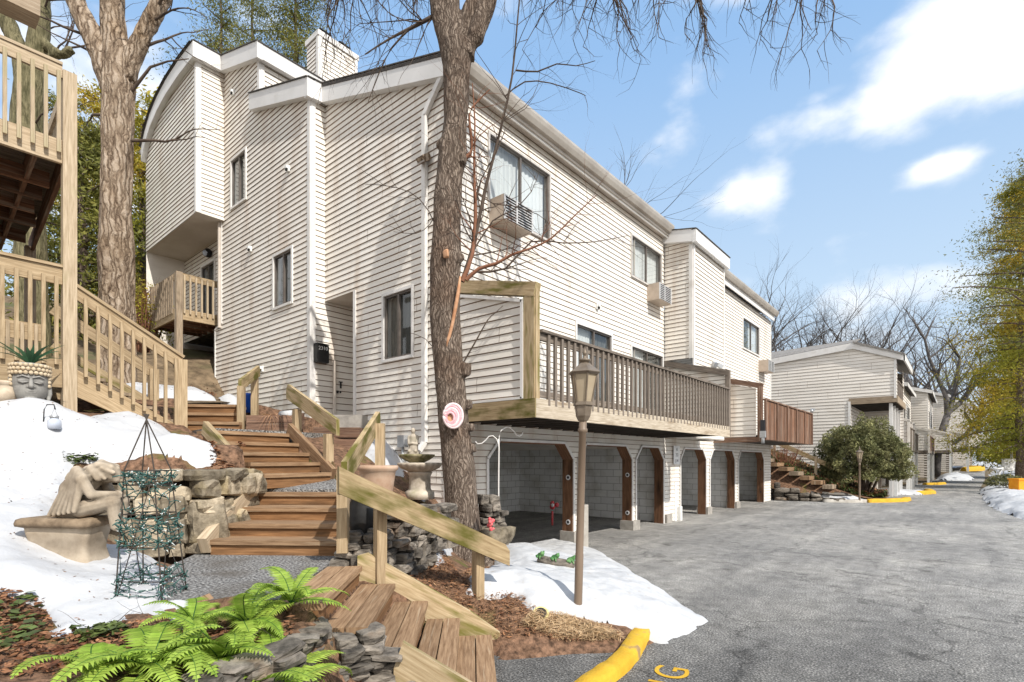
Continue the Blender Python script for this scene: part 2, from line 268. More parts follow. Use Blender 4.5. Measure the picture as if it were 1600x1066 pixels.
# ---------------------------------------------------------------- mesh builder
class MB:
    def __init__(s): s.v = []; s.f = []; s.m = []; s.uv = []; s.t = []; s.s = []
    def face(s, pts, mat=0, uv=None, tint=.5, smooth=False):
        b = len(s.v); s.v.extend([tuple(p) for p in pts]); s.f.append(tuple(range(b, b+len(pts))))
        s.m.append(mat); s.uv.append(uv or [(p[0]+p[1], p[2]) for p in pts]); s.t.append(tint); s.s.append(smooth)
    def grid(s, rows, mat=0, closed=False, tint=.5, smooth=True, cap0=False, cap1=False, uvs=None):
        """rows: list of rings (equal length)."""
        b = len(s.v); n = len(rows[0])
        for r in rows: s.v.extend([tuple(p) for p in r])
        L = 0.
        for i in range(len(rows)-1):
            L2 = L+(Vector(rows[i+1][0])-Vector(rows[i][0])).length
            for j in range(n if closed else n-1):
                k = (j+1) % n
                s.f.append((b+i*n+j, b+i*n+k, b+(i+1)*n+k, b+(i+1)*n+j)); s.m.append(mat)
                s.uv.append([(L, j/n), (L, (j+1)/n), (L2, (j+1)/n), (L2, j/n)]); s.t.append(tint); s.s.append(smooth)
            L = L2
        for flag, i in ((cap0, 0), (cap1, len(rows)-1)):
            if flag:
                idx = [b+i*n+j for j in range(n)]
                if i == 0: idx = idx[::-1]
                s.f.append(tuple(idx)); s.m.append(mat); s.uv.append([(s.v[q][0], s.v[q][1]) for q in idx]); s.t.append(tint); s.s.append(False)
    def beam(s, p0, p1, w, h, up=UP, mat=0, tint=None, end0=None, end1=None):
        """board from p0 to p1, w across, h along 'up' (centred); UV u runs along the board."""
        p0 = Vector(p0); p1 = Vector(p1); d = (p1-p0); L = d.length
        if L < 1e-6: return
        d /= L; sd = d.cross(Vector(up))
        if sd.length < 1e-4: sd = d.cross(Vector((1, 0, 0)))
        sd.normalize(); u = sd.cross(d).normalized()
        a = sd*(w/2); c = u*(h/2); t = rng.random() if tint is None else tint
        q = [p0-a-c, p0+a-c, p0+a+c, p0-a+c, p1-a-c, p1+a-c, p1+a+c, p1-a+c]
        o = rng.random()*20; o2 = rng.random()*5
        for idx, hh in (((0, 1, 5, 4), w), ((1, 2, 6, 5), h), ((2, 3, 7, 6), w), ((3, 0, 4, 7), h)):
            s.face([q[i] for i in idx], mat, [(o, o2), (o, o2+hh), (o+L, o2+hh), (o+L, o2)], t)
            o2 += hh
        for idx in ((3, 2, 1, 0), (4, 5, 6, 7)):
            s.face([q[i] for i in idx], mat, [(o, 0), (o, w*.3), (o+.01, w*.3), (o+.01, 0)], t)
    def box(s, c, sz, rz=0., mat=0, tint=None):
        c = Vector(c); dx = Vector((math.cos(rz), math.sin(rz), 0)); dy = Vector((-dx.y, dx.x, 0))
        if sz[2] >= sz[0] and sz[2] >= sz[1]:
            s.beam(c-UP*sz[2]/2, c+UP*sz[2]/2, sz[1] if False else sz[0], sz[1], up=dy, mat=mat, tint=tint)
        elif sz[0] >= sz[1]: s.beam(c-dx*sz[0]/2, c+dx*sz[0]/2, sz[1], sz[2], mat=mat, tint=tint)
        else: s.beam(c-dy*sz[1]/2, c+dy*sz[1]/2, sz[0], sz[2], mat=mat, tint=tint)
    def prism(s, poly, ext, mat=0, tint=None):
        """poly: 3-D outline, ext: extrusion vector."""
        t = rng.random() if tint is None else tint; e = Vector(ext); P = [Vector(p) for p in poly]; Q = [p+e for p in P]
        nrm = Vector((0, 0, 0))
        for i in range(len(P)): nrm += P[i].cross(P[(i+1) % len(P)])
        if nrm.dot(e) > 0: P, Q = P[::-1], Q[::-1]
        ax = max(range(len(P)), key=lambda i: (P[i]-P[i-1]).length); ud = (P[ax]-P[ax-1]).normalized(); vd = nrm.normalized().cross(ud)
        o = rng.random()*20
        s.face(P, mat, [(p.dot(ud)+o, p.dot(vd)) for p in P], t); s.face(Q[::-1], mat, [(p.dot(ud)+o, p.dot(vd)) for p in Q[::-1]], t)
        for i in range(len(P)):
            j = (i+1) % len(P); L = (P[j]-P[i]).length
            s.face([P[j], P[i], Q[i], Q[j]], mat, [(o+L, 0), (o, 0), (o, e.length), (o+L, e.length)], t)
    def tube(s, pts, rad, n=8, mat=0, cap=True, jit=0., tint=.5, flat=False):
        pts = [Vector(p) for p in pts]; rows = []
        if not hasattr(rad, '__len__'): rad = [rad]*len(pts)
        ref = Vector((.31, .17, .93))
        for i, p in enumerate(pts):
            d = (pts[min(i+1, len(pts)-1)]-pts[max(i-1, 0)])
            if d.length < 1e-9: d = Vector((0, 0, 1))
            d.normalize()
            a = d.cross(ref)
            if a.length < .15: a = d.cross(Vector((1, 0, 0)))
            a.normalize(); b = d.cross(a)
            row = []
            for k in range(n):
                w = 2*PI*k/n; r = rad[i]
                if jit: r *= 1+jit*(mnoise.noise(p*1.7+a*math.cos(w)*1.1+b*math.sin(w)*1.1))+jit*.5*mnoise.noise(p*6+a*math.cos(w)*2+b*math.sin(w)*2)
                row.append(p+(a*math.cos(w)+b*math.sin(w))*r)
            rows.append(row)
        s.grid(rows, mat, True, tint, not flat, cap, cap)
    def lathe(s, prof, c=(0, 0, 0), n=24, mat=0, scallop=None, cap=True):
        c = Vector(c); rows = []
        for i, (r, z) in enumerate(prof):
            row = []
            for k in range(n):
                w = 2*PI*k/n; rr = r
                if scallop and i in scallop[2]: rr *= 1+scallop[0]*abs(math.sin(w*scallop[1]/2))
                row.append(c+Vector((rr*math.cos(w), rr*math.sin(w), z)))
            rows.append(row)
        s.grid(rows, mat, True, .5, True, cap, cap)
    def rock(s, c, sz, mat=0, rot=None, seed=None, tint=None, flat=False, n=3, rough=.16):
        """an angular weathered stone: a superellipsoid pushed about by noise."""
        sd = rng.random()*500 if seed is None else seed; c = Vector(c); t = rng.random() if tint is None else tint
        rot = rot or Matrix.Identity(3); N = 2*n+2; rows = []
        e = .36 if flat else .45
        def sg(v): return math.copysign(abs(v)**e, v)
        for i in range(N//2+2):
            ph = -PI/2+PI*i/(N//2+1); row = []
            for k in range(N+2):
                w = 2*PI*k/(N+2)
                p = Vector((sg(math.cos(ph))*sg(math.cos(w)), sg(math.cos(ph))*sg(math.sin(w)), sg(math.sin(ph))))
                p *= 1+rough*2*mnoise.noise(p*1.1+Vector((sd, 0, 0)))+rough*mnoise.noise(p*2.7+Vector((0, sd, 0)))
                p = Vector((p.x*sz[0]/2, p.y*sz[1]/2, p.z*sz[2]/2))
                row.append(c+rot@p)
            rows.append(row)
        s.grid(rows, mat, True, t, not flat)
    def ball(s, c, r, n=8, mat=0, sq=(1, 1, 1), tint=.5):
        rows = []
        c = Vector(c)
        for i in range(n//2+1):
            ph = -PI/2+PI*i/(n//2)
            rows.append([c+Vector((r*sq[0]*math.cos(ph)*math.cos(2*PI*k/n), r*sq[1]*math.cos(ph)*math.sin(2*PI*k/n), r*sq[2]*math.sin(ph))) for k in range(n)])
        s.grid(rows, mat, True, tint)
def wloc(o):
    v = Vector((0, 0, 0))
    while o is not None: v += o.location; o = o.parent
    return v
def build(name, mb, mats, parent=None, loc=None, bevel=0.):
    """links the collected geometry as one mesh; world coordinates are stored relative to its parent (or to loc)."""
    if isinstance(mats, str): mats = [mats]
    o0 = wloc(parent) if parent is not None else (Vector(loc) if loc is not None else Vector((0, 0, 0)))
    me = bpy.data.meshes.new(name)
    V = np.array(mb.v, dtype=np.float64).reshape(-1, 3)-np.array(o0)
    me.from_pydata(V.tolist(), [], mb.f)
    me.polygons.foreach_set('material_index', mb.m)
    me.polygons.foreach_set('use_smooth', mb.s)
    for k in mats: me.materials.append(MATS[k])
    ul = me.uv_layers.new(name='UVMap')
    ul.data.foreach_set('uv', [c for f in mb.uv for p in f for c in p])
    a = me.attributes.new('tint', 'FLOAT', 'FACE'); a.data.foreach_set('value', mb.t)
    me.update()
    o = bpy.data.objects.new(name, me); C.objects.link(o)
    if parent is not None: o.parent = parent
    elif loc is not None: o.location = loc
    if bevel:
        bv = o.modifiers.new('bevel', 'BEVEL'); bv.width = bevel; bv.segments = 1; bv.limit_method = 'ANGLE'; bv.angle_limit = R(50)
    return o
def build_np(name, V, F, mat, parent=None, loc=None, tint=None, smooth=False):
    """fast path for leaves: V (n,3), F (m,k)."""
    o0 = wloc(parent) if parent is not None else (Vector(loc) if loc is not None else Vector((0, 0, 0)))
    V = np.asarray(V, dtype=np.float32)-np.array(o0, dtype=np.float32); F = np.asarray(F, dtype=np.int32); k = F.shape[1]
    me = bpy.data.meshes.new(name)
    me.vertices.add(len(V)); me.vertices.foreach_set('co', V.ravel())
    me.loops.add(F.size); me.loops.foreach_set('vertex_index', F.ravel())
    me.polygons.add(len(F)); me.polygons.foreach_set('loop_start', np.arange(0, F.size, k, dtype=np.int32))
    if smooth: me.polygons.foreach_set('use_smooth', np.ones(len(F), dtype=bool))
    me.materials.append(MATS[mat])
    a = me.attributes.new('tint', 'FLOAT', 'FACE')
    a.data.foreach_set('value', np.asarray(tint if tint is not None else np.random.default_rng(1).random(len(F)), dtype=np.float32))
    me.update(calc_edges=True); me.validate()
    o = bpy.data.objects.new(name, me); C.objects.link(o)
    if parent is not None: o.parent = parent
    elif loc is not None: o.location = loc
    return o
def leaves(P, size, rs, up=.0, aspect=.5, droop=None):
    """one rhombic leaf per point; returns V, F."""
    P = np.asarray(P, dtype=np.float32); n = len(P)
    a = rs.normal(size=(n, 3)); a[:, 2] += up
    if droop is not None: a = a*.6+droop
    a /= np.linalg.norm(a, axis=1)[:, None]+1e-9
    b = np.cross(a, rs.normal(size=(n, 3))); b /= np.linalg.norm(b, axis=1)[:, None]+1e-9
    s = (size*(.6+.8*rs.random(n)))[:, None]
    V = np.stack([P-a*s*.5, P+b*s*aspect*.5, P+a*s*.5, P-b*s*aspect*.5], 1).reshape(-1, 3)
    F = np.arange(4*n).reshape(n, 4)
    return V, F
def thing(name, label, cat, loc=(0, 0, 0), group=None, rz=0.):
    o = bpy.data.objects.new(name, None); C.objects.link(o); o.location = loc; o.rotation_euler = (0, 0, rz)
    o.empty_display_size = .2
    return tag(o, label, cat, group)
def tag(o, label, cat, group=None):
    o['label'] = label; o['category'] = cat
    if group: o['group'] = group
    return o
def kind(o, k): o['kind'] = k; return o
def dup(root, loc, rz=None, label=None, sc=None):
    r = root.copy(); C.objects.link(r); r.location = loc
    if rz is not None: r.rotation_euler = (0, 0, rz)
    if sc is not None: r.scale = (sc, sc, sc)
    if label: r['label'] = label
    for ch in list(root.children):
        c = ch.copy(); C.objects.link(c); c.parent = r
        for g in list(ch.children):
            d = g.copy(); C.objects.link(d); d.parent = c
    return r
def fuse(mb, voxel, smooth=4, name='tmp', disp=None):
    """welds overlapping closed shapes into one continuous skin; returns (V, F)."""
    me = bpy.data.meshes.new(name); me.from_pydata(mb.v, [], mb.f); me.update()
    o = bpy.data.objects.new(name, me); C.objects.link(o)
    r = o.modifiers.new('r', 'REMESH'); r.mode = 'VOXEL'; r.voxel_size = voxel; r.adaptivity = 0
    if smooth:
        sm = o.modifiers.new('s', 'SMOOTH'); sm.iterations = smooth; sm.factor = .5
    dg = bpy.context.evaluated_depsgraph_get(); dg.update()
    ev = o.evaluated_get(dg); m2 = bpy.data.meshes.new_from_object(ev)
    V = np.empty(len(m2.vertices)*3); m2.vertices.foreach_get('co', V)
    F = [tuple(p.vertices) for p in m2.polygons]
    if disp:
        V = V.reshape(-1, 3)
        for i, vv in enumerate(m2.vertices): V[i] += np.array(vv.normal)*disp(vv.co, vv.normal)
    bpy.data.objects.remove(o); bpy.data.meshes.remove(me); bpy.data.meshes.remove(m2)
    out = MB(); out.v = [tuple(p) for p in V.reshape(-1, 3)]; out.f = F
    out.m = [0]*len(F); out.t = [.5]*len(F); out.s = [True]*len(F)
    out.uv = [[(0, 0)]*len(f) for f in F]
    return out
def capsule(mb, a, b, ra, rb, n=10):
    a = Vector(a); b = Vector(b); d = (b-a); L = d.length or 1e-6; d /= L
    pts = []; rad = []
    for i in range(4):
        w = PI/2*i/3.6; pts.append(a-d*ra*math.cos(w)); rad.append(max(ra*math.sin(w), .002))
    pts += [a, b]; rad += [ra, rb]
    for i in range(3, -1, -1):
        w = PI/2*i/3.6; pts.append(b+d*rb*math.cos(w)); rad.append(max(rb*math.sin(w), .002))
    mb.tube(pts, rad, n)

# ---------------------------------------------------------------- lap siding: real overlapping courses
def _ev(poly, u, side):
    """height of polyline at u, from the left (-1) or right (+1) side."""
    e = 1e-5*side; x = u+e
    for i in range(len(poly)-1):
        (a, za), (b, zb) = poly[i], poly[i+1]
        if a <= x <= b and b-a > 1e-9: return za+(zb-za)*(x-a)/(b-a)
    return poly[0][1] if x < poly[0][0] else poly[-1][1]
def _clip(P, z, keep_above):
    out = []
    for i in range(len(P)):
        a, b = P[i], P[(i+1) % len(P)]
        ia = (a[1] >= z) == keep_above or abs(a[1]-z) < 1e-9; ib = (b[1] >= z) == keep_above or abs(b[1]-z) < 1e-9
        if ia: out.append(a)
        if ia != ib:
            t = (z-a[1])/(b[1]-a[1]); out.append((a[0]+(b[0]-a[0])*t, z))
    return out
def siding(mb, o, du, nr, top, bottom, holes=(), pitch=.11, lap=.015, zref=0., m0=0, m1=1):
    """o: point with u=0 (x,y); du: unit direction of u; nr: outward normal; top/bottom polylines (u,z); holes (u0,u1,z0,z1)."""
    us = sorted(set([round(p[0], 5) for p in top]+[round(p[0], 5) for p in bottom]+[u for h in holes for u in h[:2]]))
    lo = max(top[0][0], bottom[0][0]); hi = min(top[-1][0], bottom[-1][0])
    us = [u for u in us if lo-1e-6 <= u <= hi+1e-6]
    def P3(u, z, off): return (o[0]+du[0]*u+nr[0]*off, o[1]+du[1]*u+nr[1]*off, z)
    flip = (du[0]*nr[1]-du[1]*nr[0]) > 0
    for ua, ub in zip(us[:-1], us[1:]):
        if ub-ua < 1e-5: continue
        cuts = sorted([(h[2], h[3]) for h in holes if h[0] <= ua+1e-6 and h[1] >= ub-1e-6])
        base = [(ua, _ev(bottom, ua, 1)), (ub, _ev(bottom, ub, -1)), (ub, _ev(top, ub, -1)), (ua, _ev(top, ua, 1))]
        pieces = []; cur = base
        for z0, z1 in cuts:
            a = _clip(cur, z0, False)
            if len(a) > 2: pieces.append(a)
            cur = _clip(cur, z1, True)
        if len(cur) > 2: pieces.append(cur)
        for pc in pieces:
            zmin = min(p[1] for p in pc); zmax = max(p[1] for p in pc)
            k = math.floor((zmin-zref)/pitch)
            while zref+k*pitch < zmax-1e-6:
                zk = zref+k*pitch; g_ = min(.0135, pitch*.13); q = _clip(_clip(pc, zk+g_, True), zk+pitch, False)
                tn = (math.sin(k*12.9898)*43758.5453) % 1
                if len(q) > 2:
                    f = [P3(u, z, lap*(1-(z-zk)/pitch)) for u, z in q]
                    uv = [(u, z) for u, z in q]
                    if flip: f = f[::-1]; uv = uv[::-1]
                    mb.face(f, m0, uv, tn)
                    lowp = sorted([p for p in q if abs(p[1]-zk-g_) < 1e-6])
                    if len(lowp) >= 2:
                        a, b = lowp[0][0], lowp[-1][0]
                        js = 3.66; j0 = ((k//2)*1.37 % js)+math.floor(a/js)*js
                        for uj in (j0, j0+js, j0+2*js):
                            if a+.05 < uj < b-.05 and zk+pitch <= zmax:
                                ff = [P3(uj-.0035, zk+g_, lap*.86+.0015), P3(uj+.0035, zk+g_, lap*.86+.0015), P3(uj+.0035, zk+pitch, .0015), P3(uj-.0035, zk+pitch, .0015)]
                                mb.face(ff[::-1] if flip else ff, m1, None, .5)
                        f = [P3(a, zk, 0), P3(b, zk, 0), P3(b, zk+g_, lap*.86), P3(a, zk+g_, lap*.86)]
                        if flip: f = f[::-1]
                        mb.face(f, m1, None, .5)  # dark underside colour strengthens the shadow line below the course
                k += 1
# ================================================================ WORLD, SUN, CAMERA
sc = bpy.context.scene
LDIR = Vector((-.70, .15, -.69)).normalized()      # direction the sunlight travels
w = bpy.data.worlds.new('World'); sc.world = w; w.use_nodes = True
def make_world():
    nt = w.node_tree; L = nt.links.new; bg = nt.nodes['Background']
    sky = _n(nt, 'ShaderNodeTexSky', sky_type='NISHITA'); sky.sun_disc = False
    sky.sun_elevation = math.asin(-LDIR.z); sky.sun_rotation = math.atan2(-LDIR.x, -LDIR.y)
    sky.air_density = 1.0; sky.dust_density = .6; sky.ozone_density = 2.0
    tc = _n(nt, 'ShaderNodeTexCoord')
    nz = _n(nt, 'ShaderNodeTexNoise'); nz.inputs['Scale'].default_value = 5.5; nz.inputs['Detail'].default_value = 9; nz.inputs['Roughness'].default_value = .52
    mp = _n(nt, 'ShaderNodeMapping'); mp.inputs['Scale'].default_value = (1, 1, 1.7)
    L(tc.outputs['Generated'], mp.inputs['Vector']); L(mp.outputs['Vector'], nz.inputs['Vector'])
    tot = None
    # cumulus banks: (direction seen from the drive, half width, half height, weight)
    for px, py, hw, hh, wt in ((1450, 108, .155, .050, 1.0), (1575, 45, .12, .075, 1.0), (1300, 142, .06, .018, .75), (1148, 306, .070, .038, 1.0), (1478, 256, .050, .018, .95), (1450, 445, .09, .04, .75),
                               (1230, 590, .5, .06, .5), (1540, 150, .05, .022, .5), (60, 170, .25, .16, .7), (1500, 20, .2, .03, .5), (1130, -60, .12, .06, .8), (300, -400, .5, .2, .5), (900, -600, .4, .15, .7)):
        dv = (FWD*1+RGT*((px-800)/FPX)+UP*((HOR-py)/FPX)).normalized()
        up = (UP-dv*UP.dot(dv)).normalized(); sd = dv.cross(up)
        def dot(vec, scl):
            n = _n(nt, 'ShaderNodeVectorMath', operation='DOT_PRODUCT'); L(tc.outputs['Generated'], n.inputs[0]); n.inputs[1].default_value = vec/scl; return n.outputs['Value']
        def sq(x):
            n = _n(nt, 'ShaderNodeMath', operation='MULTIPLY'); L(x, n.inputs[0]); L(x, n.inputs[1]); return n.outputs[0]
        ad = _n(nt, 'ShaderNodeMath', operation='ADD'); L(sq(dot(sd, hw)), ad.inputs[0]); L(sq(dot(up, hh)), ad.inputs[1])
        ex = _n(nt, 'ShaderNodeMath', operation='MULTIPLY'); L(ad.outputs[0], ex.inputs[0]); ex.inputs[1].default_value = -1.
        e2 = _n(nt, 'ShaderNodeMath', operation='EXPONENT'); L(ex.outputs[0], e2.inputs[0])
        fr = _n(nt, 'ShaderNodeMath', operation='GREATER_THAN'); L(dot(dv, 1.), fr.inputs[0]); fr.inputs[1].default_value = 0
        m1 = _n(nt, 'ShaderNodeMath', operation='MULTIPLY'); L(e2.outputs[0], m1.inputs[0]); L(fr.outputs[0], m1.inputs[1])
        m2 = _n(nt, 'ShaderNodeMath', operation='MULTIPLY'); L(m1.outputs[0], m2.inputs[0]); m2.inputs[1].default_value = wt
        if tot is None: tot = m2.outputs[0]
        else:
            a = _n(nt, 'ShaderNodeMath', operation='MAXIMUM'); L(tot, a.inputs[0]); L(m2.outputs[0], a.inputs[1]); tot = a.outputs[0]
    # unseen bright clouds added behind the viewer as fill for south walls and garages
    for dv, hw, wt in ((Vector((.25, -.9, .38)), .62, 1.15), (Vector((.85, -.35, .42)), .5, 1.1), (Vector((-.55, -.75, .45)), .5, 1.1), (Vector((.95, .25, .30)), .38, 1.0)):
        dv.normalize(); n = _n(nt, 'ShaderNodeVectorMath', operation='DOT_PRODUCT'); L(tc.outputs['Generated'], n.inputs[0]); n.inputs[1].default_value = dv
        mr = _n(nt, 'ShaderNodeMapRange', interpolation_type='SMOOTHSTEP'); mr.inputs['From Min'].default_value = math.cos(hw*1.5); mr.inputs['From Max'].default_value = math.cos(hw*.6); mr.inputs['To Max'].default_value = wt; L(n.outputs['Value'], mr.inputs['Value'])
        a = _n(nt, 'ShaderNodeMath', operation='MAXIMUM'); L(tot, a.inputs[0]); L(mr.outputs['Result'], a.inputs[1]); tot = a.outputs[0]
    ns = _n(nt, 'ShaderNodeMapRange'); ns.inputs['From Min'].default_value = .33; ns.inputs['From Max'].default_value = .67; ns.inputs['To Min'].default_value = -.42; ns.inputs['To Max'].default_value = .42
    L(nz.outputs['Fac'], ns.inputs['Value'])
    ad = _n(nt, 'ShaderNodeMath', operation='ADD'); L(tot, ad.inputs[0]); L(ns.outputs['Result'], ad.inputs[1])
    cl = _n(nt, 'ShaderNodeMapRange', interpolation_type='SMOOTHSTEP'); cl.inputs['From Min'].default_value = .2; cl.inputs['From Max'].default_value = 1.0; cl.inputs['To Max'].default_value = .95
    L(ad.outputs[0], cl.inputs['Value'])
    # a pale humid veil that thickens towards the horizon
    sx = _n(nt, 'ShaderNodeSeparateXYZ'); L(tc.outputs['Generated'], sx.inputs[0])
    hz = _n(nt, 'ShaderNodeMapRange'); hz.inputs['From Min'].default_value = .0; hz.inputs['From Max'].default_value = .62; hz.inputs['To Min'].default_value = .9; hz.inputs['To Max'].default_value = .85
    L(sx.outputs['Z'], hz.inputs['Value'])
    vr = _n(nt, 'ShaderNodeValToRGB'); vr.color_ramp.elements[0].position = .0; vr.color_ramp.elements[1].position = .6
    vr.color_ramp.elements[0].color = (5.4, 6.1, 6.8, 1); vr.color_ramp.elements[1].color = (2.4, 4.05, 6.5, 1)
    e_ = vr.color_ramp.elements.new(.28); e_.color = (4.1, 5.35, 6.75, 1)
    L(sx.outputs['Z'], vr.inputs['Fac'])
    m0 = _n(nt, 'ShaderNodeMix', data_type='RGBA'); L(hz.outputs['Result'], m0.inputs['Factor']); L(sky.outputs['Color'], m0.inputs['A']); L(vr.outputs['Color'], m0.inputs['B'])
    mx = _n(nt, 'ShaderNodeMix', data_type='RGBA'); L(cl.outputs['Result'], mx.inputs['Factor']); L(m0.outputs['Result'], mx.inputs['A']); mx.inputs['B'].default_value = (8.6, 8.5, 8.4, 1)
    L(mx.outputs['Result'], bg.inputs['Color']); bg.inputs['Strength'].default_value = .15
make_world()
sun = bpy.data.lights.new('sun', 'SUN'); sun.energy = 5.0; sun.angle = R(.53); sun.color = (1., .95, .87)
so = bpy.data.objects.new('sun', sun); C.objects.link(so); so.rotation_euler = LDIR.to_track_quat('-Z', 'Y').to_euler(); so.location = (20, -10, 30)
cam = bpy.data.cameras.new('camera'); co = bpy.data.objects.new('camera', cam); C.objects.link(co)
co.location = (0, 0, CAMH); co.rotation_euler = (PI/2, 0, TH)
cam.sensor_width = 36; cam.lens = FPX/1600*36; cam.shift_y = (HOR-533)/1600; cam.clip_start = .05; cam.clip_end = 2000
sc.camera = co
sc.view_settings.view_transform = 'Standard'; sc.view_settings.look = 'None'; sc.view_settings.exposure = 0
sc.render.engine = 'CYCLES'; sc.cycles.use_denoising = True; sc.cycles.max_bounces = 6; sc.cycles.transparent_max_bounces = 12
try: sc.cycles.denoiser = 'OPENIMAGEDENOISE'
except Exception: pass

# ================================================================ TERRAIN
def zroad(y): return 0. if y < 46 else .0022*(min(y, 130)-46)**1.5*.55
ctrl = []
def cp(v): ctrl.append(tuple(v))
for p in ((455, 943), (556, 884), (535, 862), (430, 858), (325, 855), (275, 880), (280, 942), (400, 900)): cp(at(*p, z=.80))
for p, z in (((100, 892), .90), ((25, 905), .95), ((190, 870), .90), ((250, 850), .88), ((200, 960), .76), ((60, 960), .78), ((300, 1000), .74), ((420, 1000), .72), ((100, 1040), .72), ((20, 1030), .74), ((500, 985), .70)): cp(at(*p, z=z))
for (px, py, d) in ((100, 740, 5.3), (200, 730, 5.5), (300, 738, 5.6), (385, 742, 5.8), (0, 735, 5.1), (40, 800, 4.4),
                    (0, 640, 6.1), (108, 645, 6.6), (180, 648, 6.9), (230, 665, 6.8), (300, 690, 6.9), (330, 720, 6.6), (60, 690, 5.3), (150, 690, 5.8), (47, 641, 5.75), (75, 645, 5.8), (300, 660, 7.7), (370, 676, 7.4)): cp(at(px, py, d=d))
for p in ((-8.0, 3.6, 2.15), (-8.9, 4.0, 2.55), (-9.4, 5.2, 2.45), (-8.6, 5.5, 2.3), (-10.1, 5.4, 2.62), (-11.5, 5.3, 2.75), (-12.6, 5.3, 3.0), (-13.8, 5.3, 3.35), (-14.4, 5.3, 3.9),
          (-10.2, 3.6, 2.9), (-12, 3, 3.2), (-16, 4, 4.4), (-20, 3, 5.6), (-20, 8, 6), (-11, -1, 2.8), (-14, 0, 3.6), (-18, -4, 5), (-9, -3, 2.1), (-24, 0, 7), (-24, 10, 7.2), (-14.5, 7, 4.2), (-17, 7, 5),
          (-5.7, 4.7, 1.15), (-5.2, 4.1, .95), (-6.6, 5.3, 1.5), (-7.3, 5.3, 1.8), (-6.4, 4.6, 1.5), (-6.2, 5.6, .95), (-5.4, 5.5, .62), (-4.95, 4.95, .42), (-4.5, 4.2, .62), (-4.5, 3.5, .85), (-5.0, 3.4, 1.15), (-4.2, 3.3, .62), (-3.9, 3.0, .62),
          (-3.6, 3.7, .42), (-3.4, 3.45, .22), (-3.0, 3.9, .22), (-4.0, 4.3, .42), (-3.5, 4.8, .30), (-3.0, 5.0, .20), (-4.3, 5.8, .26), (-5.2, 6.6, .18), (-3.2, 5.9, .14), (-2.55, 4.9, .10), (-2.6, 4.3, .10), (-2.75, 3.95, .06),
          (-2.2, 5.6, -.02), (-3.2, 6.9, -.05), (-5.6, 7.7, -.06), (-6.3, 7.4, -.05), (-2.2, 3.8, -.10), (-2.6, 3.5, -.12), (-1.2, 4.5, -.25), (-1.5, 6.5, -.25), (-3.5, 8.5, -.3), (-6, 9.5, -.3), (0, 3, -.35), (0, 9, -.4), (-3, 12, -.45),
          (-2.75, 2.55, -.2), (-2.2, 2.2, -.25), (-2.4, 1.6, -.2), (-2.55, 1.85, -.1), (-1.5, 1.2, -.3), (-2.3, .5, .3), (-2.1, -.8, .2), (-1.2, -1.5, -.1), (-.6, 0, -.25), (-3.0, 1.2, .68), (-2.75, .6, .66), (-2.8, -.4, .66), (-4, -2, .85), (-6, -3, 1.4), (-3, -5, .4)): cp(p)
CP = np.array(ctrl)
def _U(r2): return np.where(r2 > 1e-12, .5*r2*np.log(r2+1e-12), 0)
_n0 = len(CP); _K = _U(((CP[:, None, :2]-CP[None, :, :2])**2).sum(-1))+np.eye(_n0)*.02
_P = np.c_[np.ones(_n0), CP[:, :2]]
_A = np.block([[_K, _P], [_P.T, np.zeros((3, 3))]])
_wts = np.linalg.solve(_A, np.r_[CP[:, 2], np.zeros(3)])
ZL = .80
K1 = Vector((-3.18, 3.45, 0)); KS = Vector((-.185, -.2075, 0)); WV = Vector((.70, -.715, 0)).normalized()*1.2
def terr(xy):
    xy = np.asarray(xy, dtype=float).reshape(-1, 2); out = np.empty(len(xy))
    for i in range(0, len(xy), 20000):
        q = xy[i:i+20000]; D = _U(((q[:, None, :]-CP[None, :, :2])**2).sum(-1))
        out[i:i+20000] = D@_wts[:_n0]+_wts[_n0]+q@_wts[_n0+1:]
    return out
def T(x, y): return float(terr([(x, y)])[0])
def nz2(xy, s, seed=0.):
    return np.array([mnoise.noise(Vector((x*s+seed, y*s, seed*.37))) for x, y in xy])
def sheet(name, xs, ys, zf, mat, mask=None, smooth=True):
    X, Y = np.meshgrid(xs, ys); xy = np.c_[X.ravel(), Y.ravel()]; Z = zf(xy)
    V = np.c_[xy, Z]; nx = len(xs); ny = len(ys)
    i = np.arange(nx*ny).reshape(ny, nx)
    F = np.stack([i[:-1, :-1], i[:-1, 1:], i[1:, 1:], i[1:, :-1]], -1).reshape(-1, 4)
    if mask is not None:
        ok = mask(xy); F = F[ok[F].all(1)]
    used = np.unique(F); rm = np.full(len(V), -1); rm[used] = np.arange(len(used))
    return build_np(name, V[used], rm[F], mat, smooth=smooth)
CARVE = []
def carve(pts, zlo, zhi, axis=None, grow=.12):
    """cut the bank away under stairs and landings; height runs zlo..zhi along axis (p0, p1)."""
    P = [(p[0], p[1]) for p in pts]; c = np.mean(np.array(P), 0)
    P = [tuple(np.array(p)+(np.array(p)-c)/np.linalg.norm(np.array(p)-c)*grow) for p in P]; CARVE.append((P, zlo, zhi, axis))
def cut(xy, z):
    for P, a, b, ax in CARVE:
        k = inpoly(xy, P)
        if k.any():
            if ax is None: lim = np.full(k.sum(), a)
            else:
                p0 = np.array(ax[0][:2]); d = np.array(ax[1][:2])-p0; t = np.clip(((xy[k]-p0)@d)/(d@d), 0, 1); lim = a+(b-a)*t
            z[k] = np.minimum(z[k], lim)
    return z
def hill_z(xy):
    z = cut(xy, terr(xy)); n = nz2(xy, 1.3, 3)*.035+nz2(xy, 4.1, 8)*.018+nz2(xy, 11, 5)*.008
    return z+n*(z > .02)
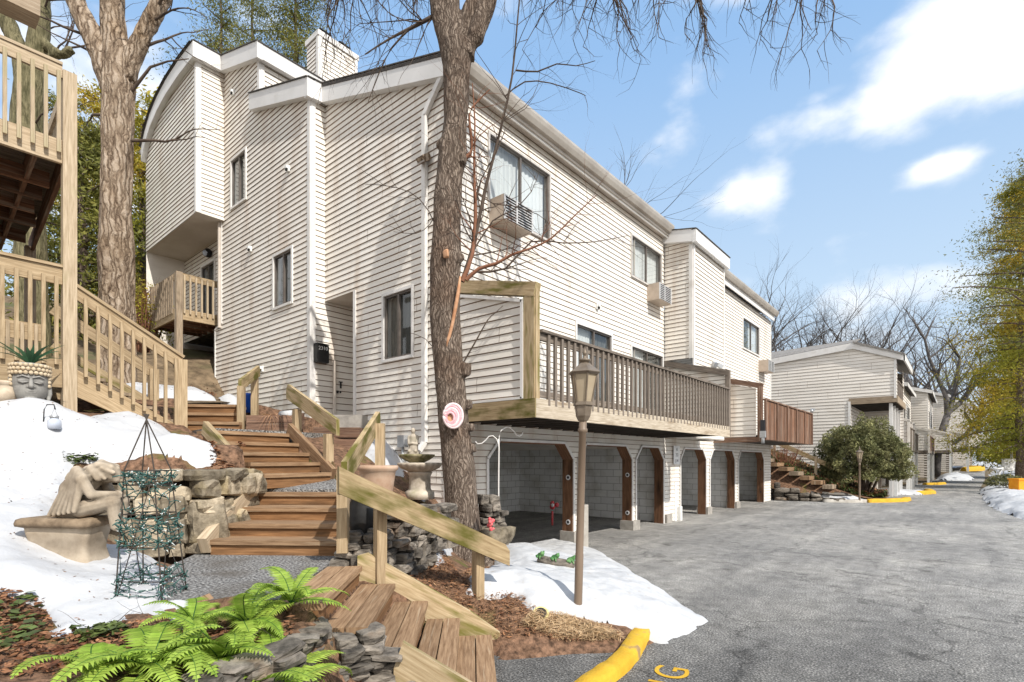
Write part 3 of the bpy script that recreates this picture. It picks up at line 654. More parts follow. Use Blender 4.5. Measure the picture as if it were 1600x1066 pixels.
def inpoly(xy, poly):
    x, y = xy[:, 0], xy[:, 1]; r = np.zeros(len(xy), bool); j = len(poly)-1
    for i in range(len(poly)):
        xi, yi = poly[i][:2]; xj, yj = poly[j][:2]
        r ^= ((yi > y) != (yj > y)) & (x < (xj-xi)*(y-yi)/((yj-yi) or 1e-9)+xi); j = i
    return r
def pdist(xy, poly):
    d = np.full(len(xy), 1e9)
    for i in range(len(poly)):
        a = np.array(poly[i][:2]); b = np.array(poly[(i+1) % len(poly)][:2]); ab = b-a
        t = np.clip(((xy-a)@ab)/(ab@ab+1e-12), 0, 1); d = np.minimum(d, np.linalg.norm(xy-(a+t[:, None]*ab), axis=1))
    return d
F2S = [(328, 843, 4.99, 530, 846, 4.93), (355, 817, 5.28, 535, 820, 5.22), (378, 792, 5.63, 537, 794, 5.57), (402, 769, 6.0, 538, 770, 5.96)]
F3S = [(412, 740, 5.95, 517, 739, 6.7), (390, 722, 6.15, 500, 723, 6.95), (370, 706, 6.4, 484, 708, 7.2), (348, 689, 6.6, 468, 693, 7.45), (326, 672, 6.74, 453, 678, 7.7)]
F4S = [(286, 659, 8.0, 374, 659, 8.1), (286, 645, 8.3, 374, 645, 8.4), (288, 632, 8.6, 374, 632, 8.7)]
for S_ in (F2S, F3S, F4S):
    a = at(*S_[0][:2], d=S_[0][2]); b = at(*S_[0][3:5], d=S_[0][5]); c = at(*S_[-1][3:5], d=S_[-1][5]+.3); e = at(*S_[-1][:2], d=S_[-1][2]+.3)
    carve([a, b, c, e], a.z-.22, e.z-.22, ((a+b)/2, (c+e)/2))
carve([at(380, 675, d=8.0), at(480, 672, d=8.0), at(520, 650, d=9.2), at(380, 645, d=9.2)], 2.1, 2.1)
carve([at(402, 768, d=6.1), at(540, 770, d=6.05), at(522, 745, d=6.85), at(408, 745, d=6.2)], 1.32, 1.32)
carve([at(326, 670, d=6.9), at(455, 676, d=7.85), at(500, 668, d=8.3), at(470, 655, d=9), at(375, 655, d=8.9), at(290, 662, d=7.9)], 2.08, 2.08)
carve([at(556, 884, z=ZL), at(455, 943, z=ZL), at(300, 943, z=ZL), at(262, 947, z=ZL), at(262, 888, z=ZL), at(322, 860, z=ZL), at(536, 864, z=ZL)], ZL-.03, ZL-.03, None, .02)
carve([at(262, 952, z=ZL), at(455, 948, z=ZL), K1+KS*4+WV*1.02, Vector((-2.85, 1.3, 0)), Vector((-2.85, .9, 0)), at(280, 1010, z=.74)], .70, .70, None, .0)
carve([K1, K1+WV, K1+KS*4+WV, K1+KS*4], -.06, ZL-.22, (K1, K1+KS*4), .05)
hill = kind(sheet('hillside', np.arange(-9.6, -1.2, .07), np.arange(-1.5, 8.4, .07), hill_z, 'soil', mask=lambda q: (terr(q) > -.3) & ~((q[:, 0] < -6.25) & (q[:, 1] > 5.95))), 'structure')
def hill_far(xy): return terr(xy)+nz2(xy, .5, 2)*.1-.05
hf = kind(sheet('upper_hillside', np.r_[np.arange(-26, -9.4, .35)], np.arange(-6, 14, .35), hill_far, 'ground_litter', mask=lambda q: ~((q[:, 0] > -14) & (q[:, 1] > 6.2))), 'structure')
# the far wooded slope behind the houses and the ground to the horizon
def wood_z(xy): return np.clip((-xy[:, 0]-13)*.33, -.5, 9)+nz2(xy, .08, 4)*.8-.3
kind(sheet('wooded_slope', np.arange(-120, -11, 3.), np.arange(14, 240, 3.), wood_z, 'ground_litter'), 'structure')
def flat_z(xy): return np.array([zroad(y) for y in xy[:, 1]])-.03
kind(sheet('ground', np.r_[-900, -300, -120, -60, -30, -12, -6, -2, 1, 3, 6, 12, 30, 60, 120, 300, 900], np.r_[-400, -100, -30, 0, 20, np.arange(40, 140, 5), 200, 400, 1500], flat_z, 'ground_litter', smooth=False), 'structure')
def road_edge(y):
    pts = [(-60, 14), (8, 12), (12, 8.5), (15, 4.4), (18, 2.3), (21, 1.4), (26, .85), (33, .8), (38, .85), (45, 1.0), (60, 1.6), (90, 2.4), (200, 8)]
    return float(np.interp(y, [p[0] for p in pts], [p[1] for p in pts]))
ys = np.r_[-40, -20, -10, -5, np.arange(0, 40, 1.), np.arange(40, 150, 3.)]
mb = MB(); rows = []
for y in ys:
    xr = road_edge(y); xl = -11.45 if y < 30 else float(np.interp(y, [30, 45, 60, 90, 150], [-6, -2.6, -1.5, -.6, 4]))
    rows.append([(xl+(xr-xl)*k/14, y, zroad(y)) for k in range(15)])
mb.grid(rows); kind(build('driveway', mb, 'asphalt'), 'structure')

# ---------------------------------------------------------------- snow
SNOWS = []
def snow(name, poly, th, label=None, mat='snow', base=None, res=.05, seed=1., edge=.12, jag=.5, lump=.25):
    P = [tuple(p)[:2] for p in poly]; a = np.array(P); x0, y0 = a.min(0)-.2; x1, y1 = a.max(0)+.2
    xs = np.arange(x0, x1, res); ys_ = np.arange(y0, y1, res); X, Y = np.meshgrid(xs, ys_); xy = np.c_[X.ravel(), Y.ravel()]
    d = pdist(xy, P)*np.where(inpoly(xy, P), 1, -1)
    d = d+(nz2(xy, 2.6, seed)*.16+nz2(xy, 7, seed+5)*.06)*jag
    b = (base or hill_z)(xy)
    t = th*np.clip(d/edge, 0, 1)**.5*(1+lump*nz2(xy, 1.4, seed+9)+.45*lump*nz2(xy, 5, seed+2))+(.010*nz2(xy, 9, seed+3)+.008*nz2(xy, 17, seed+4))*np.clip(d/.15, 0, 1)
    Z = np.where(d > 0, b+np.maximum(t, .004), b-.02); ok = d > -res*1.2
    nx, ny = len(xs), len(ys_); i = np.arange(nx*ny).reshape(ny, nx)
    F = np.stack([i[:-1, :-1], i[:-1, 1:], i[1:, 1:], i[1:, :-1]], -1).reshape(-1, 4); F = F[ok[F].all(1)]
    used = np.unique(F); rm = np.full(nx*ny, -1); rm[used] = np.arange(len(used)); V = np.c_[xy, Z][used]
    o = build_np(name, V, rm[F], mat, smooth=True); SNOWS.append((V, rm[F])); return kind(o, 'structure')
def onhill(pts): return [hitT(*p) for p in pts]
def hitT(px, py):
    """where the sight line meets the hillside (survey of the snow edges)."""
    k = (px-800)/FPX; v = (HOR-py)/FPX; lo = None
    ds = np.arange(1.5, 16, .04); P = np.c_[ds*(-SN+k*CS), ds*(CS+k*SN)]; z = CAMH+ds*v; g = np.maximum(terr(P), 0)
    i = np.argmax(z < g)
    return Vector((P[i][0], P[i][1], g[i]))
# ================================================================ FRONT TOWNHOUSE (unit A)
EX, SY, LY = -6.15, 5.72, 5.40
def wood_beam_obj(name, p0, p1, w, h, mat, parent, up=UP, bevel=.006):
    m = MB(); m.beam(p0, p1, w, h, up); return build(name, m, mat, parent, bevel=bevel)
def window(parent, o, du, nr, u0, u1, z0, z1, split=True, frame='window_frame', casing='trim', cur=('curtain_dark', 'curtain_dark'), depth=.06, cw=.05, name='window'):
    """a slider in a wall: casing, sash frame, two panes, blinds behind."""
    def P(u, z, off): return Vector((o[0]+du[0]*u+nr[0]*off, o[1]+du[1]*u+nr[1]*off, z))
    nv = Vector((nr[0], nr[1], 0)); m = MB()
    def bar(ua, za, ub, zb, wd, off, th, mat): m.beam(P(ua, za, off), P(ub, zb, off), th, wd, up=(UP if abs(za-zb) < 1e-6 else Vector((du[0], du[1], 0))), mat=mat, tint=.5)
    c = cw
    bar(u0-c/2, z0-c, u0-c/2, z1+c, c, .012, .05, 0); bar(u1+c/2, z0-c, u1+c/2, z1+c, c, .012, .05, 0)
    bar(u0, z0-c/2, u1, z0-c/2, c, .014, .06, 0); bar(u0, z1+c/2, u1, z1+c/2, c, .012, .05, 0)
    s = .035
    bar(u0+s/2, z0, u0+s/2, z1, s, -.02, .05, 1); bar(u1-s/2, z0, u1-s/2, z1, s, -.02, .05, 1)
    bar(u0+s, z0+s/2, u1-s, z0+s/2, s, -.02, .05, 1); bar(u0+s, z1-s/2, u1-s, z1-s/2, s, -.02, .05, 1)
    um = (u0+u1)/2
    if split: bar(um, z0+s, um, z1-s, s*1.3, -.018, .045, 1)
    for q in ((u0, z0, u0, z1), (u1, z0, u1, z1)): m.face([P(q[0], q[1], 0), P(q[0], q[1], -.16), P(q[2], q[3], -.16), P(q[2], q[3], 0)], 0)
    m.face([P(u0, z0, 0), P(u1, z0, 0), P(u1, z0, -.16), P(u0, z0, -.16)], 0); m.face([P(u0, z1, 0), P(u1, z1, 0), P(u1, z1, -.16), P(u0, z1, -.16)], 0)
    wn = build(name, m, [casing, frame], parent)
    for i, (ua, ub) in enumerate(((u0+s, um), (um, u1-s)) if split else ((u0+s, u1-s),)):
        g = MB(); f = -.025-.012*i
        g.face([P(ua, z0+s, f), P(ub, z0+s, f), P(ub, z1-s, f), P(ua, z1-s, f)]); build('pane', g, 'glass', wn)
        k = MB(); n = 14; pts = []
        for j in range(n+1):
            u = ua+(ub-ua)*j/n; pts.append((u, -.115-.018*(j % 2)))
        for j in range(n):
            k.face([P(pts[j][0], z0, pts[j][1]), P(pts[j+1][0], z0, pts[j+1][1]), P(pts[j+1][0], z1, pts[j+1][1]), P(pts[j][0], z1, pts[j][1])], 0)
        build('curtain', k, cur[i % len(cur)], wn)
    return wn
def corner_board(parent, x, y, z0, z1, sx, sy, w=.10):
    m = MB(); m.beam((x+sx*.011, y-sy*w/2, z0), (x+sx*.011, y-sy*w/2, z1), .022, w, up=(0, 1, 0), tint=.5) if False else None
    m.box((x-sx*w/2+sx*.02, y+sy*.012, (z0+z1)/2), (w, .024, z1-z0), tint=.5)
    m.box((x+sx*.0125, y-sy*w/2+sy*.003, (z0+z1)/2), (.025, w-.001, z1-z0), tint=.5)
    return build('corner_trim', m, 'trim', parent)
def fascia(parent, pts, h, t, out, name='fascia', mat='fascia', drip=True):
    """white board following pts (top edge), hanging h below, t thick towards 'out'; dark shingle edge on top."""
    m = MB(); o = Vector(out)*t; dn = Vector((0, 0, -h))
    top = [Vector(p) for p in pts]; A = []
    for i in range(len(top)-1):
        a, b = top[i], top[i+1]
        m.prism([a, b, b+dn, a+dn], o, 0, .5)
    f = build(name, m, mat, parent)
    if drip:
        k = MB()
        for i in range(len(top)-1):
            a, b = top[i], top[i+1]; up_ = Vector((0, 0, .024))
            k.prism([a+up_-Vector(out)*.022, b+up_-Vector(out)*.022, b-Vector(out)*.022+Vector((0, 0, .004)), a-Vector(out)*.022+Vector((0, 0, .004))], Vector(out)*(t+.05), 0, .5)
        build('roof_edge', k, 'shingle', parent)
    return f
HA = thing('townhouse', 'cream townhouse with stepped rooflines, chimney and long wooden balcony over open garages, nearest the camera', 'house', (EX, SY, 0), 'cream townhouses stepping along the drive')
X_, Y_ = (1, 0), (0, 1)
# --- walls
m = MB(); siding(m, (0, SY), X_, (0, -1), [(-9.76, 9.0), (-6.15, 7.85)], [(-9.76, 4.9), (-8.75, 4.9), (-8.75, .3), (-6.15, .3)], [(-7.79, -7.02, 3.48, 4.60)]); build('wall', m, ['siding', 'siding_seam_shade'], HA)
m = MB(); siding(m, (0, LY), X_, (0, -1), [(-14.4, 5.0), (-14.02, 5.0), (-14.02, 11.4), (-11.94, 10.75), (-11.94, 9.6), (-9.76, 8.9)], [(-14.4, 3.75), (-13.8, 3.2), (-9.76, 2.2)], [(-13.39, -12.62, 7.78, 8.90), (-11.24, -10.47, 4.97, 6.06)]); build('wall', m, ['siding', 'siding_seam_shade'], HA)
m = MB(); siding(m, (-9.76, 0), Y_, (1, 0), [(5.40, 8.95), (5.72, 8.95), (5.72, 4.9), (6.95, 4.9)], [(5.40, 2.2), (6.95, 2.2)]); build('wall', m, ['siding', 'siding_seam_shade'], HA)
m = MB(); siding(m, (0, 6.9), X_, (0, -1), [(-9.76, 4.9), (-8.75, 4.9)], [(-9.76, 2.2), (-8.75, 2.2)]); build('wall', m, ['siding', 'siding_seam_shade'], HA)
m = MB(); m.face([(-8.752, 5.72, 2.2), (-8.752, 6.95, 2.2), (-8.752, 6.95, 4.9), (-8.752, 5.72, 4.9)]); build('wall', m, 'siding', HA)
m = MB(); m.face([(-9.76, 5.70, 4.9), (-9.76, 6.95, 4.9), (-8.75, 6.95, 4.9), (-8.75, 5.70, 4.9)]); build('soffit', m, 'soffit', HA)
m = MB(); m.box((-9.25, 6.3, 2.42), (1.02, 1.2, .22)); build('door_step', m, 'concrete', HA)
OPS = []
bott = [(5.72, -.05)]
def opening(ya, yb, ztop=2.05, ch=.30, cz=.32):
    OPS.append((ya, yb, ztop, ch, cz))
    bott.extend([(ya, -.05), (ya, ztop-cz), (ya+ch, ztop), (yb-ch, ztop), (yb, ztop-cz), (yb, -.05)])
opening(6.62, 9.22); opening(9.42, 11.80); opening(12.02, 13.60)
bott.append((13.65, -.05))
DOORS = [(9.35, 10.79, 2.55, 4.57), (11.79, 13.54, 2.55, 4.50)]
m = MB(); siding(m, (EX, 0), Y_, (1, 0), [(5.72, 7.75), (13.65, 7.75)], bott, [(6.66, 8.38, 6.0, 7.28), (11.79, 13.45, 6.24, 7.22)]+DOORS); build('wall', m, ['siding', 'siding_seam_shade'], HA)
# uphill bay
m = MB(); siding(m, (-13.87, 0), Y_, (1, 0), [(4.78, 11.3), (5.40, 11.3)], [(4.78, 7.62), (5.40, 7.62)]); build('wall', m, ['siding', 'siding_seam_shade'], HA)
BAY = [(-17.62, 10.50), (-17.3, 10.86), (-16.9, 11.14), (-16.3, 11.36), (-15.6, 11.49), (-14.7, 11.55), (-13.8, 11.53)]
m = MB(); siding(m, (0, 4.78), X_, (0, -1), [(x, z-.25) for x, z in BAY[:-1]]+[(-13.87, 11.28)], [(-17.62, 7.62), (-13.87, 7.62)]); build('wall', m, ['siding', 'siding_seam_shade'], HA)
m = MB(); m.face([(-17.62, 4.78, 7.62), (-13.87, 4.78, 7.62), (-13.87, 5.9, 7.62), (-17.62, 5.9, 7.62)]); build('soffit', m, 'soffit', HA)
m = MB(); siding(m, (0, 5.75), X_, (0, -1), [(-17.62, 7.62), (-14.05, 7.62)], [(-17.62, 5.2), (-14.05, 5.2)], [(-16.25, -15.35, 5.25, 7.1)]); build('wall', m, ['siding', 'siding_seam_shade'], HA)
m = MB(); m.face([(-17.6, 6.6, 3), (-14.0, 6.6, 3), (-14.0, 6.6, 5.3), (-17.6, 6.6, 5.3)]); m.face([(-17.6, 5.76, 5.2), (-14.0, 5.76, 5.2), (-14.0, 6.6, 5.2), (-17.6, 6.6, 5.2)]); m.face([(-14.4, 5.4, 3.5), (-14.4, 6.6, 3.5), (-14.4, 6.6, 5.1), (-14.4, 5.4, 5.1)]); build('foundation', m, 'rock_dark', HA)
m = MB(); m.beam((-14.03, 5.38, 5.0), (-14.03, 5.38, 7.6), .05, .12, up=(0, 1, 0), tint=.5); build('corner_trim', m, 'soffit', HA)
w_ = window(HA, (0, 5.75), X_, (0, -1), -16.25, -15.35, 5.25, 7.1, split=True, cur=('curtain_dark',))
w_.name = 'glass_door'
# upper block east face
m = MB(); siding(m, (-11.94, 0), Y_, (1, 0), [(5.40, 10.75), (10.5, 10.75)], [(5.40, 9.3), (10.5, 9.3)]); build('wall', m, ['siding', 'siding_seam_shade'], HA)
# backs and uphill sides, plain
m = MB()
m.face([(-17.62, 4.78, 3), (-17.62, 12, 3), (-17.62, 12, 10.4), (-17.62, 4.78, 10.4)]); m.face([(-17.62, 12, 2), (-6.15, 12, 2), (-6.15, 12, 7.7), (-17.62, 12, 10.3)])
m.face([(-6.2, 13.68, 2.3), (-12, 13.68, 2.3), (-12, 13.68, 9.4), (-6.2, 13.68, 7.7)]); build('rear_wall', m, 'siding_far', HA)
# corner boards
for (x, y, z0, z1) in ((-6.15, SY, .4, 7.72), (-9.76, LY, 2.3, 8.85), (-13.87, 4.78, 7.62, 11.25), (-11.94, LY, 9.55, 10.72)): corner_board(HA, x, y, z0, z1, 1, -1)
m = MB(); m.box((-8.70, SY-.012, 3.6), (.08, .03, 2.6), tint=.5); m.box((-9.72, LY-.012, 4.0), (.001, .001, .001)); build('corner_trim', m, 'trim', HA)
m = MB(); m.box((-13.99, LY-.012, 8.2), (.06, .03, 6.2), tint=.5); m.box((-14.38, LY-.012, 4.4), (.05, .03, 1.2), tint=.5); m.beam((-14.40, LY-.012, 5.0), (-14.0, LY-.012, 5.1), .03, .05, tint=.5); m.beam((-14.4, LY-.012, 3.78), (-13.8, LY-.012, 3.22), .03, .05, tint=.5); m.beam((-13.8, LY-.012, 3.22), (-11.6, LY-.012, 2.72), .03, .05, tint=.5)
build('corner_trim', m, 'trim', HA)
# --- roofs
def roof(parent, pts, mat='shingle', th=.05):
    m = MB(); m.prism(pts, (0, 0, -th), 0, .5); return build('roof', m, mat, parent)
roof(HA, [(-9.86, 5.58, 9.22), (-5.98, 5.58, 7.98), (-5.98, 13.68, 7.98), (-9.86, 13.68, 9.22)])
roof(HA, [(-12.2, 5.30, 9.95), (-9.70, 5.30, 9.14), (-9.66, 13.68, 9.15), (-12.2, 13.68, 9.96)])
roof(HA, [(-14.05, 5.30, 11.63), (-11.84, 5.30, 10.90), (-11.80, 10.6, 10.90), (-14.05, 10.6, 11.63)])
m = MB(); rows = [[(x, 4.60, z+.03) for x, z in BAY], [(x, 10.6, z+.03) for x, z in BAY]]; m.grid(rows, smooth=True); build('roof', m, 'shingle', HA)
m = MB(); m.face([(-5.95, 5.6, 7.72), (-6.15, 5.6, 7.72), (-6.15, 13.68, 7.72), (-5.95, 13.68, 7.72)]); build('soffit', m, 'soffit', HA)
FO = .13
fascia(HA, [(-9.70, SY-FO, 9.18), (-5.98, SY-FO, 7.99)], .36, .12, (0, 1, 0))
fascia(HA, [(-12.2, LY-FO, 9.94), (-9.637, LY-FO, 9.125)], .36, .12, (0, 1, 0))
fascia(HA, [(-9.64, LY-FO+.004, 9.13), (-9.64, SY-FO-.005, 9.16)], .36, .12, (-1, 0, 0))
fascia(HA, [(-13.90, LY-FO, 11.60), (-11.777, LY-FO, 10.92)], .36, .12, (0, 1, 0))
fascia(HA, [(-11.78, LY-FO+.004, 10.91), (-11.78, 10.6, 10.91)], .33, .12, (-1, 0, 0))
fascia(HA, [(-13.72, 4.78-FO+.004, 11.55), (-13.72, LY-FO-.005, 11.55)], .36, .12, (-1, 0, 0))
fascia(HA, [(x, 4.78-FO, z) for x, z in BAY[:-1]]+[(-13.717, 4.78-FO, 11.54)], .36, .12, (0, 1, 0))
m = MB(); m.box((-17.68, 4.9, 10.42), (.1, .5, .12), tint=.5); build('gutter', m, 'gutter', HA)
# east eave: fascia and K-style gutter
m = MB(); m.box((-6.0, 9.66, 7.80), (.03, 8.05, .24), tint=.5); build('fascia', m, 'trim', HA)
m = MB(); prof = [(-5.985, 7.80), (-5.90, 7.80), (-5.86, 7.88), (-5.84, 7.95), (-5.845, 8.0), (-5.985, 8.0)]
m.prism([(x, 5.56, z) for x, z in prof], (0, 8.1, 0), 0, .5); build('gutter', m, 'gutter', HA)
m = MB(); xd, yd = -6.66, SY-.05
pts = [(-5.95, SY-.07, 7.82), (-6.2, SY-.09, 7.72), (-6.5, yd, 7.5), (xd, yd, 7.32), (xd, yd, 7.1), (xd, yd, 2.0), (xd-.02, yd-.10, 1.86)]
for a, b in zip(pts[:-1], pts[1:]): m.beam(a, b, .085, .065, up=(0, 1, 0), tint=.5)
build('downspout', m, 'trim', HA, bevel=.01)
# --- chimney
CH = MB(); cx0, cx1, cy0, cy1 = -13.6, -13.0, 7.43, 8.6
siding(CH, (0, cy0), X_, (0, -1), [(cx0, 13.0), (cx1, 13.0)], [(cx0, 10.6), (cx1, 10.6)]); siding(CH, (cx1, 0), Y_, (1, 0), [(cy0, 13.0), (cy1, 13.0)], [(cy0, 10.6), (cy1, 10.6)])
CH.face([(cx0, cy0, 10.6), (cx0, cy1, 10.6), (cx0, cy1, 13), (cx0, cy0, 13)]); CH.face([(cx0, cy1, 10.6), (cx1, cy1, 10.6), (cx1, cy1, 13), (cx0, cy1, 13)])
chim = build('chimney', CH, ['siding', 'siding_seam_shade'], HA)
m = MB(); m.box(((cx0+cx1)/2, (cy0+cy1)/2, 13.06), (.68, 1.25, .14), tint=.5); m.box((cx1+.012, cy0+.04, 11.8), (.03, .1, 2.4), tint=.5); m.box((cx1-.04, cy0-.012, 11.8), (.1, .03, 2.4), tint=.5); m.box((cx1+.012, cy1-.04, 11.8), (.03, .08, 2.4), tint=.5); build('chimney_trim', m, 'trim', chim)
for yy in (7.72, 8.3):
    m = MB(); q = .15; c0 = Vector((-13.3, yy, 13.13))
    for sx in (-1, 1):
        for sy in (-1, 1): m.beam(c0+Vector((sx*q*.8, sy*q*.8, 0)), c0+Vector((sx*q*.8, sy*q*.8, .22)), .025, .025)
    m.tube([c0, c0+Vector((0, 0, .18))], [.1, .1], 10)
    for k in range(4):
        a = c0+Vector((math.cos(PI/4+k*PI/2)*q*1.7, math.sin(PI/4+k*PI/2)*q*1.7, .2)); b = c0+Vector((math.cos(PI/4+(k+1)*PI/2)*q*1.7, math.sin(PI/4+(k+1)*PI/2)*q*1.7, .2))
        m.face([a, b, c0+Vector((0, 0, .38))]); m.face([a, b, c0+Vector((0, 0, .2))])
    build('chimney_cap', m, 'black_metal', chim)
# --- windows
window(HA, (0, LY), X_, (0, -1), -13.39, -12.62, 7.78, 8.90, frame='window_frame', cur=('curtain_dark', 'curtain'))
window(HA, (0, LY), X_, (0, -1), -11.24, -10.47, 4.97, 6.06)
window(HA, (0, SY), X_, (0, -1), -7.79, -7.02, 3.48, 4.60, cur=('curtain_dark', 'curtain_dark'))
window(HA, (EX, 0), Y_, (1, 0), 6.66, 8.38, 6.0, 7.28, casing='window_frame_light', cur=('curtain', 'curtain_white'), cw=.04)
window(HA, (EX, 0), Y_, (1, 0), 11.79, 13.45, 6.24, 7.22, casing='window_frame_light', cur=('curtain', 'curtain'), cw=.04)
for u0, u1, z0, z1 in DOORS:
    w_ = window(HA, (EX, 0), Y_, (1, 0), u0, u1, z0, z1, casing='trim', cur=('curtain', 'curtain_dark')); w_.name = 'sliding_door'
# --- storage door in the entry recess, its trim and latch
m = MB(); m.box((-9.735, 6.36, 3.18), (.035, 1.0, 1.14), tint=.5)
dr = MB(); siding(dr, (-9.72, 0), Y_, (1, 0), [(5.92, 3.72), (6.84, 3.72)], [(5.92, 2.62), (6.84, 2.62)], pitch=.13)
dr.box((-9.70, 5.89, 3.17), (.045, .05, 1.12), tint=.5)
d0 = build('door', dr, ['siding', 'siding_seam_shade', 'trim'], HA)
m = MB(); m.beam((-9.68, 6.02, 3.30), (-9.68, 6.02, 3.18), .02, .03, up=(0, 1, 0)); m.beam((-9.68, 5.98, 3.31), (-9.68, 6.06, 3.31), .02, .02); m.ball((-9.67, 5.94, 3.1), .03); m.ball((-9.66, 6.0, 3.1), .022); build('handle', m, 'black_metal', d0)
m = MB(); m.box((-9.70, 6.62, 3.17), (.06, .05, 1.2), tint=.5); m.box((-9.70, 6.72, 3.17), (.06, .04, 1.2), tint=.5); build('door_frame', m, 'white_metal', d0)
# --- vents, lights on the walls
def vent(px, py, o, nr, du, s=.16):
    p = at(px, py, X=(EX if nr[0] else None), Y=(None if nr[0] else LY)); m = MB()
    p += Vector((nr[0], nr[1], 0))*.03
    s = .12; m.box(p, (.10 if du == X_ else .04, .04 if du == X_ else .10, s), tint=.5)
    h = p+Vector((nr[0], nr[1], 0))*.05
    m.box(h+UP*.025-Vector((nr[0], nr[1], 0))*.02, (.07 if du == X_ else .05, .05 if du == X_ else .07, s*.5), tint=.5)
    m.box(h-UP*.025-Vector((nr[0], nr[1], 0))*.02, (.05 if du == X_ else .04, .04 if du == X_ else .05, s*.4), mat=1)
    build('vent_hood', m, ['white_paint', 'dark_inside'], HA)
for q in ((452, 265), (393, 390), (411, 577), (366, 146)): vent(*q, (0, LY), (0, -1), X_)
vent(932, 480, (EX, 0), (1, 0), Y_)
m = MB(); p = at(394, 598, Y=LY)+Vector((0, -.04, 0)); m.tube([p, p+Vector((0, -.08, 0)), p+Vector((0, -.1, -.05))], .018, 8); m.tube([p+Vector((-.05, -.08, .03)), p+Vector((.05, -.08, .03))], .012, 6); build('spigot', m, 'galv', HA)
m = MB(); p = at(671, 256, Y=SY)+Vector((0, -.12, 0)); m.beam(p+Vector((0, .1, .06)), p+Vector((0, 0, .06)), .05, .05); m.beam(p+Vector((-.09, 0, .03)), p+Vector((.09, 0, .03)), .16, .10, up=(0, -.6, .8), tint=.5); m.beam(p+Vector((-.07, -.03, -.03)), p+Vector((.07, -.03, -.03)), .11, .02, up=(0, -.6, .8), mat=1); build('flood_light', m, ['bark_pale', 'window_frame_light'], HA)
m = MB(); p = at(331, 397, Y=5.75)+Vector((0, -.1, 0)); m.ball(p, .13, 10, sq=(.8, .8, 1)); m.beam(p+Vector((0, .1, .05)), p+UP*.05, .05, .05); m.ball(p-UP*.02+Vector((0, -.05, 0)), .09, 8, mat=1); build('wall_lantern', m, ['black_metal', 'jar_glass'], HA)
m = MB(); p = at(636, 690, Y=SY)+Vector((0, -.09, .0)); m.box(p, (.17, .1, .2), tint=.5); m.tube([p-UP*.1, p-UP*.6], .025, 8); m.box(p+Vector((.13, 0, -.02)), (.06, .06, .1)); build('meter_box', m, 'galv', HA)
# --- garage: brown cased posts, chamfered casings, block walls
ALLOPS = list(OPS)
def casing(parent, ops, xf):
    for (ya, yb, zt, ch, cz) in ops:
        m = MB(); path = [(ya, 0.), (ya, zt-cz), (ya+ch, zt), (yb-ch, zt), (yb, zt-cz), (yb, 0.)]
        for (a, za), (b, zb) in zip(path[:-1], path[1:]):
            d = Vector((0, b-a, zb-za)).normalized(); nn = Vector((0, d.z, -d.y))
            m.beam(Vector((xf-.11, a, za))+nn*.012, Vector((xf-.11, b, zb))+nn*.012, .25, .025, up=nn)
        build('garage_casing', m, 'wood_rust', parent)
        m = MB()
        for (a, za), (b, zb) in zip(path[:-1], path[1:]):
            d = Vector((0, b-a, zb-za)).normalized(); nn = Vector((0, d.z, -d.y))
            m.beam(Vector((xf+.028, a, za))-nn*.015, Vector((xf+.028, b, zb))-nn*.015, .022, .05, up=nn, tint=.5)
        build('garage_trim', m, 'trim', parent)
casing(HA, OPS, EX)
def garage_post(parent, y, w, xf, foot=True, mat='wood_rust', x_off=0):
    m = MB(); m.box((xf-.12, y, 1.0), (.20, w-.03, 1.95)); g = build('garage_post', m, mat, parent)
    if foot:
        m = MB(); m.box((xf-.09, y, .11), (.36, w+.14, .24)); build('post_footing', m, 'concrete', g, bevel=.02)
    for z in (1.35, .42):
        m = MB(); c = Vector((xf-.09, y-w/2-.030, z)); 
        m.tube([c+Vector((0, .02, 0)), c], [.055, .055], 12); m.tube([c, c+Vector((0, -.006, 0))], [.03, .03], 10, mat=1); build('reflector', m, ['sign_white', 'ink'], g)
for (y, w_) in ((9.32, .20), (11.91, .22)): garage_post(HA, y, w_, EX)
garage_post(HA, 13.86, .20, EX, foot=True)
def uvwall(parent, a, b, z0, z1, mat='block_wall', name='garage_wall'):
    m = MB(); L_ = (Vector(b)-Vector(a)).length
    m.face([(a[0], a[1], z0), (b[0], b[1], z0), (b[0], b[1], z1), (a[0], a[1], z1)], 0, [(0, z0), (L_, z0), (L_, z1), (0, z1)]); return build(name, m, mat, parent)
uvwall(HA, (-11.4, 5.9), (-11.4, 13.9), -.1, 2.3); uvwall(HA, (-11.4, 13.9), (-6.3, 13.9), -.1, 2.3); uvwall(HA, (-11.4, 6.4), (-6.2, 6.4), -.1, 2.3)
m = MB(); m.face([(-11.4, 5.9, 2.28), (-6.16, 5.9, 2.28), (-6.16, 13.9, 2.28), (-11.4, 13.9, 2.28)]); build('garage_ceiling', m, 'block_paint', HA)
